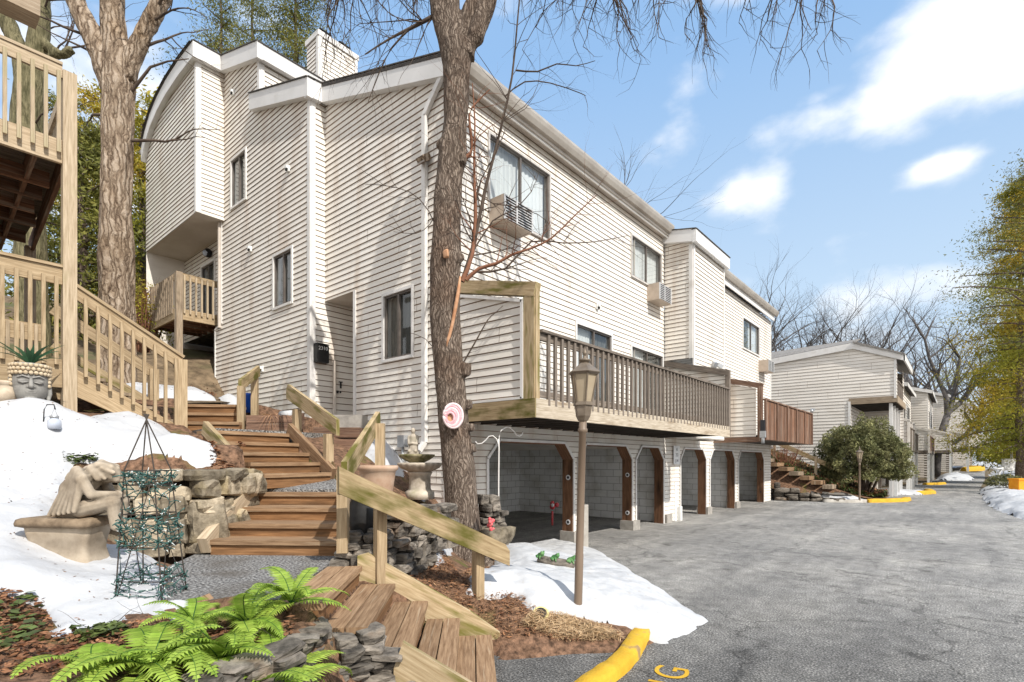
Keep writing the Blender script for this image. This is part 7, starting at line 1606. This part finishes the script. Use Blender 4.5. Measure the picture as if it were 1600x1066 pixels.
# ================================================================ HOUSES FURTHER ALONG
def far_house(label, X0, y0, y1, zb, H, sx=0., detail=2, deckrail='wood_grey', group='cream townhouses stepping along the drive', roofm='shingle'):
    """a row unit: garage posts, block base, lapped walls, projecting balcony, windows, sloped roof."""
    t = thing('townhouse', label, 'house', (X0, y0, zb), group); L = y1-y0
    m = MB(); siding(m, (0, y0), X_, (0, -1), [(X0-9, zb+H+2.6), (X0, zb+H)], [(X0-9, zb), (X0, zb)], pitch=.22, lap=.02); siding(m, (X0, 0), Y_, (1, 0), [(y0, zb+H), (y1, zb+H)], [(y0, zb+2.2), (y1, zb+2.2)], [(y0+L*.18, y0+L*.36, zb+4.7, zb+6.1), (y0+L*.66, y0+L*.82, zb+4.7, zb+6.1)], pitch=.22, lap=.02)
    m.face([(X0-9, y1, zb), (X0, y1, zb), (X0, y1, zb+H), (X0-9, y1, zb+H+2.6)]); build('wall', m, ['siding_far', 'siding_seam_shade'], t)
    m = MB(); m.prism([(X0+.35, y0-.2, zb+H-.02), (X0-9.2, y0-.2, zb+H+2.65), (X0-9.2, y0-.2, zb+H+2.85), (X0+.35, y0-.2, zb+H+.16)], (0, L+.4, 0), 0, .5); build('roof', m, roofm, t)
    m = MB(); m.prism([(X0+.33, y0-.24, zb+H-.14), (X0-9.2, y0-.24, zb+H+2.5), (X0-9.2, y0-.24, zb+H+2.84), (X0+.33, y0-.24, zb+H+.14)], (0, .035, 0), 0, .5); m.box((X0+.37, (y0+y1)/2, zb+H+.02), (.03, L+.4, .26), tint=.5); m.box((X0+.015, y0+.06, zb+H/2+1), (.05, .14, H-2.2), tint=.5); build('trim', m, 'trim', t)
    for k, (a, b) in enumerate(((.18, .36), (.66, .82))): window(t, (X0, 0), Y_, (1, 0), y0+L*a, y0+L*b, zb+4.7, zb+6.1, cw=.08)
    # garage level
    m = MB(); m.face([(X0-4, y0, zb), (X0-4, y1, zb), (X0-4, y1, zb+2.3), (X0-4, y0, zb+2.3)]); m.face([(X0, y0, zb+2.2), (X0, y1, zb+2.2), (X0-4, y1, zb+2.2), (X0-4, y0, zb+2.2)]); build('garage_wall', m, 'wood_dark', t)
    n = max(2, int(L/2.6))
    for i in range(n+1):
        m = MB(); m.box((X0-.1, y0+.1+(L-.2)*i/n, zb+1.1), (.25, .22, 2.2)); build('garage_post', m, 'siding_far' if i % 2 else 'wood_grey', t)
    # balcony
    bx = X0+1.65; bz = zb+2.45
    m = MB(); m.box((X0+.8, (y0+y1)/2, bz-.1), (1.7, L-.3, .2)); b_ = build('balcony', m, 'wood_grey', t)
    m = MB(); y = y0+.2
    while y < y1-.15: m.beam((bx-.03, y, bz), (bx-.03, y, bz+1.0), .05, .10, up=(0, 1, 0)); y += .19
    m.beam((bx-.03, y0+.15, bz+1.03), (bx-.03, y1-.15, bz+1.03), .12, .06); build('railing', m, deckrail, b_)
    for yy in (y0+.15, y0+L*.5, y1-.15):
        m = MB(); siding(m, (0, yy), X_, (0, -1), [(X0, bz+1.9), (bx-.1, bz+1.35)], [(X0, bz), (bx-.1, bz)], pitch=.2, lap=.02); m.beam((bx-.06, yy, bz-.2), (bx-.06, yy, bz+1.4), .12, .12); m.beam((X0, yy, bz+1.95), (bx, yy, bz+1.4), .12, .12); build('privacy_panel', m, ['siding_far', 'siding_seam_shade'], b_)
    for yy in (y0+.3, y0+L*.5, y1-.3):
        m = MB(); m.box((bx-.1, yy, zb+bz/2-zb/2-.1), (.14, .14, bz-zb-.2)); build('support_post', m, 'white_paint' if detail else 'wood_grey', t)
    return t
# the shingled gable house across the bank
HCX, HCY = -4.1, 30.6
hc = thing('townhouse', 'beige townhouse with a wide low gable, grey shingles and recessed corner balcony', 'house', (HCX, HCY, 0), 'cream townhouses stepping along the drive')
m = MB(); siding(m, (0, HCY), X_, (0, -1), [(-14, 6.3), (-3.99, 7.25), (-2.29, 6.5)], [(-14, -.1), (HCX, -.1), (HCX, 4.72), (-2.29, 4.72)], pitch=.16, lap=.02)
siding(m, (-2.29, 0), Y_, (1, 0), [(HCY, 6.4), (HCY+.5, 6.4)], [(HCY, 4.7), (HCY+.5, 4.7)], pitch=.16, lap=.02); siding(m, (-2.29, 0), Y_, (1, 0), [(HCY+3.6, 6.4), (HCY+4.4, 6.4)], [(HCY+3.6, 4.7), (HCY+4.4, 4.7)], pitch=.16, lap=.02)
siding(m, (HCX, 0), Y_, (1, 0), [(HCY, 7.0), (HCY+8, 7.0)], [(HCY, .0), (HCY+8, 0)], pitch=.16, lap=.02); siding(m, (0, HCY+4.4), X_, (0, -1), [(HCX, 6.9), (-2.29, 6.3)], [(HCX, 2.6), (-2.29, 2.6)], pitch=.16, lap=.02)
build('wall', m, ['siding_far', 'siding_seam_shade'], hc)
m = MB(); m.prism([(-14, HCY+.1, 6.55), (-3.99, HCY+.1, 7.5), (-3.99, HCY+.1, 7.4), (-14, HCY+.1, 6.45)], (0, 8, 0)); m.prism([(-14, HCY+2.4, 7.75), (-3.99, HCY+2.4, 8.1), (-3.99, HCY, 7.5), (-14, HCY, 6.6)], (0, .02, -.05)); m.prism([(-3.99, HCY-.2, 7.52), (-1.95, HCY-.2, 6.68), (-1.95, HCY-.2, 6.6), (-3.99, HCY-.2, 7.44)], (0, 8, 0)); build('roof', m, 'shingle_grey', hc)
m = MB(); m.prism([(-14, HCY-.12, 6.25), (-3.99, HCY-.12, 7.16), (-3.99, HCY-.12, 7.46), (-14, HCY-.12, 6.55)], (0, .1, 0), 0, .5); m.prism([(-3.99, HCY-.12, 7.16), (-1.95, HCY-.12, 6.34), (-1.95, HCY-.12, 6.64), (-3.99, HCY-.12, 7.46)], (0, .1, 0), 0, .5); m.prism([(-2.0, HCY-.12, 6.34), (-1.94, HCY-.12, 6.34), (-1.94, HCY-.12, 6.62), (-2.0, HCY-.12, 6.62)], (0, 5.2, 0), 0, .5); m.box((HCX-.05, HCY-.02, 2.3), (.1, .05, 4.6), tint=.5); m.box((-2.32, HCY-.02, 5.55), (.1, .05, 1.8), tint=.5); build('trim', m, 'trim', hc)
m = MB(); m.box((-3.2, HCY-.0, 4.60), (1.95, .06, .3)); m.box((-2.26, HCY+2.4, 4.60), (.06, 4.8, .3)); bl = build('balcony', m, 'wood_weather', hc)
m = MB()
for i in range(10): m.box((-3.2, HCY+.25+i*.48, 4.5), (1.8, .06, .24))
m.face([(HCX, HCY+.05, 4.64), (-2.3, HCY+.05, 4.64), (-2.3, HCY+4.8, 4.64), (HCX, HCY+4.8, 4.64)]); build('joists', m, 'wood_dark', bl)
m = MB()
for i in range(16): m.beam((-2.27, HCY+.6+i*.19, 4.7), (-2.27, HCY+.6+i*.19, 5.45), .04, .10, up=(0, 1, 0))
m.beam((-2.27, HCY+.5, 5.48), (-2.27, HCY+3.7, 5.48), .1, .06); build('railing', m, 'wood_grey', bl)
m = MB(); m.box((HCX+.05, HCY+2.5, 1.2), (.06, 3.8, 2.3)); build('garage_door', m, 'wood_rust', hc)
for y in (HCY+.2, HCY+1.6, HCY+3.0, HCY+4.4):
    m = MB(); m.box((-2.5, y, 2.2), (.14, .14, 4.45)); build('support_post', m, 'trim', hc)
    if y < HCY+4:
        m = MB(); m.box((-2.35, y+.5, .45), (.12, .12, .9)); build('guard_post', m, 'white_paint', hc)
far_house('second row townhouse with a dark recessed loggia right behind the shingled gable', -3.7, 35.4, 39.6, 0, 6.3)
far_house('white far townhouse with a dark balcony on posts behind the round bush', -3.9, 40.0, 47.5, 0, 7.0)
far_house('pale far townhouse in the middle of the row beside the crooked tree', -3.3, 48.5, 58, 0, 7.3, deckrail='wood_brown')
far_house('distant cream townhouse with a brown slatted balcony further down the drive', -2.2, 59.5, 71, .15, 7.6, deckrail='wood_brown')
far_house('last but one townhouse at the far bend of the drive', -.9, 73, 88, .5, 8.0)
far_house('farthest townhouse at the end of the drive', 1.2, 91, 108, 1.0, 8.0)
def bollard(px, y, d): pass
# kerbs, snow and small things in the far drive
sweep_kerb('kerb', [(-2.4, 33.0, 0), (-1.5, 33.6, 0), (-1.1, 34.8, 0), (-1.4, 37.0, 0)], .35, .18, 'yellow_paint', 'yellow kerb island beyond the round bush')
sweep_kerb('kerb', [(-1.9, 47.0, 0), (-1.2, 47.8, 0), (-.9, 49.5, 0)], .4, .16, 'yellow_paint', 'far yellow kerb at the crooked tree')
sweep_kerb('kerb', [(.3, 84, .45), (1.6, 85.5, .5), (2.0, 88, .55), (.9, 90, .6)], .8, .5, 'yellow_paint', 'farthest yellow kerb loop at the bend of the drive')
def flat0(q): return np.array([zroad(y) for y in q[:, 1]])-.0
snow('snow', [(-2.6, 32.4), (-1.5, 33.0), (-1.25, 34.6), (-2.2, 35.2), (-3.0, 34)], .2, base=flat0, res=.08, seed=31, edge=.3)
snow('snow', [(-4.7, 25.2), (-3.5, 25.5), (-2.9, 26.1), (-3.5, 26.3), (-4.7, 25.8)], .25, base=flat0, res=.06, seed=32, edge=.25)
snow('snow', [(-1.2, 57), (.6, 58), (.9, 63), (-.6, 68), (-1.6, 62)], .5, base=flat0, res=.2, seed=33, edge=.8)
bank = [(road_edge(y)+.05, y) for y in (12, 14, 16, 18, 20, 22, 24, 27, 30, 34, 38, 42)]+[(4.5, 42), (5.5, 36), (6, 30), (6, 24), (8, 18), (11, 13)]
snow('snow', bank, .32, base=flat0, res=.12, seed=35, edge=.7, jag=1.4, lump=.5, mat='snow_dirty')
snow('snow', [(1.7, 44), (5, 44), (7, 60), (8, 90), (4, 100), (2.9, 80), (2.2, 60)], .4, base=flat0, res=.4, seed=36, edge=1.0)
snow('snow', [(-1, 108), (12, 104), (16, 130), (-2, 130)], .6, base=flat0, res=.8, seed=37, edge=2.)
p = at(1577, 748, z=.0) if False else Vector((2.9, 33, 0)); p = at(1578, 765, d=33); p.z = 0
t = thing('notice_board', 'white notice board with a small lamp arm in the snow under the conifer', 'sign', p); m = MB(); m.box(p+UP*1.45, (1.0, .05, .75), rz=TH, tint=.5); build('board', m, 'sign_white', t); m = MB()
for s in (-1, 1): m.beam(p+RGT*.4*s, p+RGT*.4*s+UP*1.8, .06, .06)
m.tube([p+UP*1.8+RGT*.1, p+UP*2.6+RGT*.12], [.06, .06], 8); m.beam(p+UP*2.62-RGT*.2, p+UP*2.62+RGT*.4, .3, .06); build('frame', m, 'white_paint', t)
p = at(1561, 760, d=31); p.z = 0; m = MB(); m.tube([p, p+UP*1.0, p+UP*1.25+RGT*.1-FWD*.1, p+UP*1.2-RGT*.3], [.06, .06, .08, .05], 8); tag(build('stand_pipe', m, 'white_paint', loc=p), 'small white bent pipe standing in the snow bank left of the notice board', 'pipe')
p = at(1594, 795, d=24.5); p.z = .25; m = MB(); m.box(p+UP*.3, (.6, .5, .55), rz=TH, tint=.5); m.box(p+UP*.6, (.66, .56, .06), rz=TH, tint=.5); tag(build('sand_bin', m, 'orange', loc=p, bevel=.03), 'orange sand bin at the right edge of the snow bank', 'bin')
shrub('low evergreen shrub beside the white notice board', at(1572, 795, d=28)*1.0*Vector((1, 1, 0)).length*0+Vector((at(1572, 780, d=27).x, at(1572, 780, d=27).y, .2)), (1.6, 1.4, .8), 'yew_leaf', 17, 2500, .10, 12)
# ================================================================ GARDEN PLANTS AND LITTER
def fern(label, c, n, L, seed):
    r = random.Random(seed); t = thing('fern', label, 'fern', c, 'bright green ferns above the slate wall')
    for i in range(n):
        a = i*2.4+r.uniform(-.4, .4); d = Vector((math.cos(a), math.sin(a), 0)); LL = L*r.uniform(.55, 1.2); el = r.uniform(.35, 1.35); crv = r.uniform(1.2, 2.3); tw = r.uniform(-1.1, 1.1); m = MB(); N = 26; pts = []; q = Vector(c)
        for k in range(N+1):
            e = el-crv*(k/N)**1.3; dd_ = Matrix.Rotation(tw*k/N, 3, 'Z')@d; pts.append(Vector(q)); q = q+(dd_*math.cos(e)+UP*math.sin(e))*LL/N
        m.tube(pts, [.004*(1-.7*k/N) for k in range(N+1)], 4, 1, cap=False)
        for k in range(3, N+1):
            f_ = k/N; w_ = .105*L/.45*(math.sin(PI*min(1, f_*1.02))**.55)*(1-.5*f_)+.006; tg = (pts[k]-pts[k-1]).normalized(); sd = tg.cross(UP).normalized() if abs(tg.z) < .99 else Vector((1, 0, 0)); up_ = sd.cross(tg).normalized()
            for s in (-1, 1):
                if r.random() < .05: continue
                w_ *= r.uniform(.88, 1.1)
                e1 = pts[k]+sd*s*w_+tg*w_*.25-up_*w_*.12; hw = LL/N*.54; tn = r.random()
                m.face([pts[k]-tg*hw*.8, pts[k]+sd*s*w_*.55-tg*hw*.95+up_*w_*.06, e1, pts[k]+sd*s*w_*.55+tg*hw*.75+up_*w_*.06, pts[k]+tg*hw*.8], 0, None, tn)
        build('frond', m, ['fern_leaf', 'fern_dark'], t)
for i, (px, py, n, L, lab) in enumerate(((425, 1010, 18, .47, 'bright green fern arching over the right end of the slate wall'), (345, 1010, 17, .47, 'bright green fern in the middle of the bed near the landing'), (235, 1035, 17, .47, 'bright green fern at the left end of the fern bed'), (300, 985, 11, .32, 'small upright fern just below the wire trellis'), (455, 965, 12, .36, 'small fern tuft next to the landing edging board'), (385, 985, 12, .38, 'bushy fern just below the gravel landing'), (150, 1052, 8, .36, 'low fern spreading at the lower left corner of the bed'))):
    c = at(px, py, z=.75); c.z = T(c.x, c.y)+.02; fern(lab, c, n, L, 80+i)
# wire obelisk with string lights
c0 = hitT(238, 938); tz = thing('wire_trellis', 'tall rusty wire obelisk trellis standing in the snow', 'trellis', c0); top = at(229, 658, d=3.55); base4 = [c0+RGT*sx*.15+FWD*sy*.13 for sx, sy in ((-1, -1), (1, -1), (1, 1), (-1, 1))]
zs = [.0, .35, .62, .86]; Hh = top.z-c0.z
def tring(f_): w_ = 1-.50*f_ if f_ < .72 else (1-.50*.72)*(1-(f_-.72)/.28)+.02; return [Vector((c0.x, c0.y, 0)).lerp(Vector((b.x, b.y, 0)), w_)+UP*(c0.z+Hh*f_)+(Vector((top.x-c0.x, top.y-c0.y, 0))*f_) for b in base4]
m = MB()
for k in range(4): m.tube([tring(f_)[k] for f_ in (-.04, .2, .4, .6, .72, .86, 1.04)], .0045, 5)
for f_ in (.12, .3, .48, .64, .72):
    q = tring(f_); m.tube(q+[q[0]], .0035, 4)
for k in range(4): m.tube([tring(.0)[k], tring(.72)[(k+1) % 4]], .003, 4)
build('frame', m, 'wood_dark', tz)
lt = thing('string_lights', 'dark green string of fairy lights wound round the wire trellis', 'string lights', c0+UP*.1); m = MB(); mbl = MB(); r = random.Random(2); pts = []
for lv, f_ in enumerate((.06, .10, .14, .18, .30, .33, .36, .39, .42, .46, .52, .60, .66, .69, .71)):
    for j in range(24):
        q = tring(f_+.01*math.sin(j*.9+lv)); s = j/24*4; k = int(s); p_ = q[k].lerp(q[(k+1) % 4], s-k); pts.append(p_+Vector((r.gauss(0, .012), r.gauss(0, .012), r.gauss(0, .014)-.018*math.sin((s-k)*PI))))
m.tube(pts, .0034, 4, cap=False)
for p_ in pts:
    for _ in range(2):
        if r.random() < .5:
            e = p_+Vector((r.gauss(0, .016), r.gauss(0, .016), r.gauss(0, .016))); m.tube([p_, e], [.003, .0042], 4); 
            if r.random() < .7: mbl.tube([e, e+(e-p_)*.6], [.0045, .001], 4)
for k in (0, 1, 2, 3):
    for f_ in (.05, .12, .33, .40, .44, .62, .69):
        q = tring(f_)[k]
        for _ in range(8): e = q+Vector((r.gauss(0, .02), r.gauss(0, .02), r.gauss(0, .022))); m.tube([q, q.lerp(e, .5)+Vector((r.gauss(0, .008), 0, r.gauss(0, .008))), e], .0042, 4)
b0_ = len(m.v); m.v += mbl.v; m.f += [tuple(i+b0_ for i in f_) for f_ in mbl.f]; m.m += [1]*len(mbl.f); m.uv += mbl.uv; m.t += mbl.t; m.s += mbl.s
build('light_cable', m, ['wire_green', 'bulb'], lt)
# litter: leaves, needles and straw over bare soil
def scatter(name, label, polys, n, size, mat, seed, asp=.5, lift=.012, base=None, up=1.2, spread=.03):
    rs = np.random.default_rng(seed); A = []
    for pl in polys:
        a = np.array([tuple(q)[:2] for q in pl]); lo, hi = a.min(0), a.max(0); q = rs.random((n*3, 2))*(hi-lo)+lo; q = q[inpoly(q, [tuple(v) for v in a])][:n]; A.append(q)
    q = np.concatenate(A); z = np.maximum((base or hill_z)(q), 0)+lift+rs.random(len(q))*spread; v, f = leaves(np.c_[q, z], size, rs, up=0., aspect=asp)
    c = v.reshape(-1, 4, 3).mean(1, keepdims=True); vv = v.reshape(-1, 4, 3); vv[:, :, 2] = c[:, :, 2]+(vv[:, :, 2]-c[:, :, 2])*.35; v = vv.reshape(-1, 3)
    o = build_np(name, v, f, mat, loc=(float(q[0][0]), float(q[0][1]), 0)); kind(o, 'stuff'); o['label'] = label
bed = onhill([(-60, 930), (70, 950), (85, 1005), (160, 990), (270, 965), (430, 950), (470, 965), (440, 1040), (-60, 1064)])
scatter('fallen_leaves', 'brown fallen leaves around the ferns', [bed], 2600, .045, 'litter_leaf', 1, .55)
scatter('ivy', 'small green ivy leaves at the bottom left corner', [onhill([(-60, 930), (60, 945), (75, 1000), (20, 1030), (-60, 1030)]), onhill([(105, 1000), (180, 985), (200, 1000), (130, 1015)]), onhill([(95, 715), (155, 715), (150, 735), (100, 735)])], 160, .06, 'ivy_leaf', 2, .8, .03)
slope_poly = [hitT(*q) for q in ((640, 880), (668, 840), (720, 900), (770, 890), (830, 905), (820, 950), (960, 985), (975, 1000), (900, 1010), (775, 1000), (690, 945), (600, 900))]
scatter('pine_needles', 'reddish brown pine needles and leaves on the slope beside the stairs', [slope_poly], 9000, .06, 'needle', 3, .10, .01, spread=.04)
scatter('fallen_leaves', 'brown leaves on the slope beside the stairs', [slope_poly], 1500, .05, 'litter_leaf', 4, .5)
scatter('straw', 'pale straw grass at the edge of the snow mound', [onhill([(835, 965), (880, 968), (945, 990), (975, 1002), (930, 1008), (860, 1000), (815, 985)])], 4500, .10, 'straw', 5, .06, .01, spread=.07)
scatter('fallen_leaves', 'brown leaves between the wall stones and the stairs', [onhill([(300, 690), (345, 725), (400, 740), (395, 760), (330, 735)]), onhill([(335, 690), (390, 735), (410, 735), (330, 680)]), onhill([(290, 600), (350, 600), (330, 640), (290, 650)])], 900, .06, 'litter_leaf', 6, .5)
# bare twigs in the litter
m = MB(); r = random.Random(4)
for i in range(40):
    q = Vector(hitT(r.uniform(20, 420), r.uniform(975, 1050))); a = r.uniform(0, 6); grow(m, q+UP*.02, (math.cos(a), math.sin(a), .1), r.uniform(.12, .3), .003, 1, r, .2, 0, (1, 2), .5)
q = hitT(95, 915)
o = build('fallen_twigs', m, 'twig', loc=q); kind(o, 'stuff'); o['label'] = 'thin bare twigs lying in the leaf litter'

# bits of bark, needles and leaf crumbs lying on the old snow
from mathutils.bvhtree import BVHTree
rs = np.random.default_rng(77); Vd, Fd, off = [], [], 0
for V, F in SNOWS:
    if V[:, 1].max() > 9: continue
    tree = BVHTree.FromPolygons([tuple(v) for v in V], [tuple(int(i) for i in f) for f in F]); lo, hi = V[:, :2].min(0), V[:, :2].max(0); A = (hi-lo).prod(); pts = []
    for q in rs.random((int(A*85), 2))*(hi-lo)+lo:
        h = tree.ray_cast(Vector((q[0], q[1], 20)), Vector((0, 0, -1)))
        if h[0] is not None and mnoise.noise(Vector((q[0]*1.3, q[1]*1.3, 7))) > -.15: pts.append(tuple(h[0]+Vector((0, 0, .004))))
    if len(pts) < 3: continue
    v, f = leaves(np.array(pts), .032, rs, aspect=.35); vv = v.reshape(-1, 4, 3); c = vv.mean(1, keepdims=True); vv[:, :, 2] = c[:, :, 2]+(vv[:, :, 2]-c[:, :, 2])*.25; Vd.append(vv.reshape(-1, 3)); Fd.append(f+off); off += len(v)
o = build_np('snow_debris', np.concatenate(Vd), np.concatenate(Fd), 'litter_leaf', loc=tuple(float(x) for x in Vd[0][0])); kind(o, 'stuff'); o['label'] = 'specks of bark and leaf crumbs on the old snow'
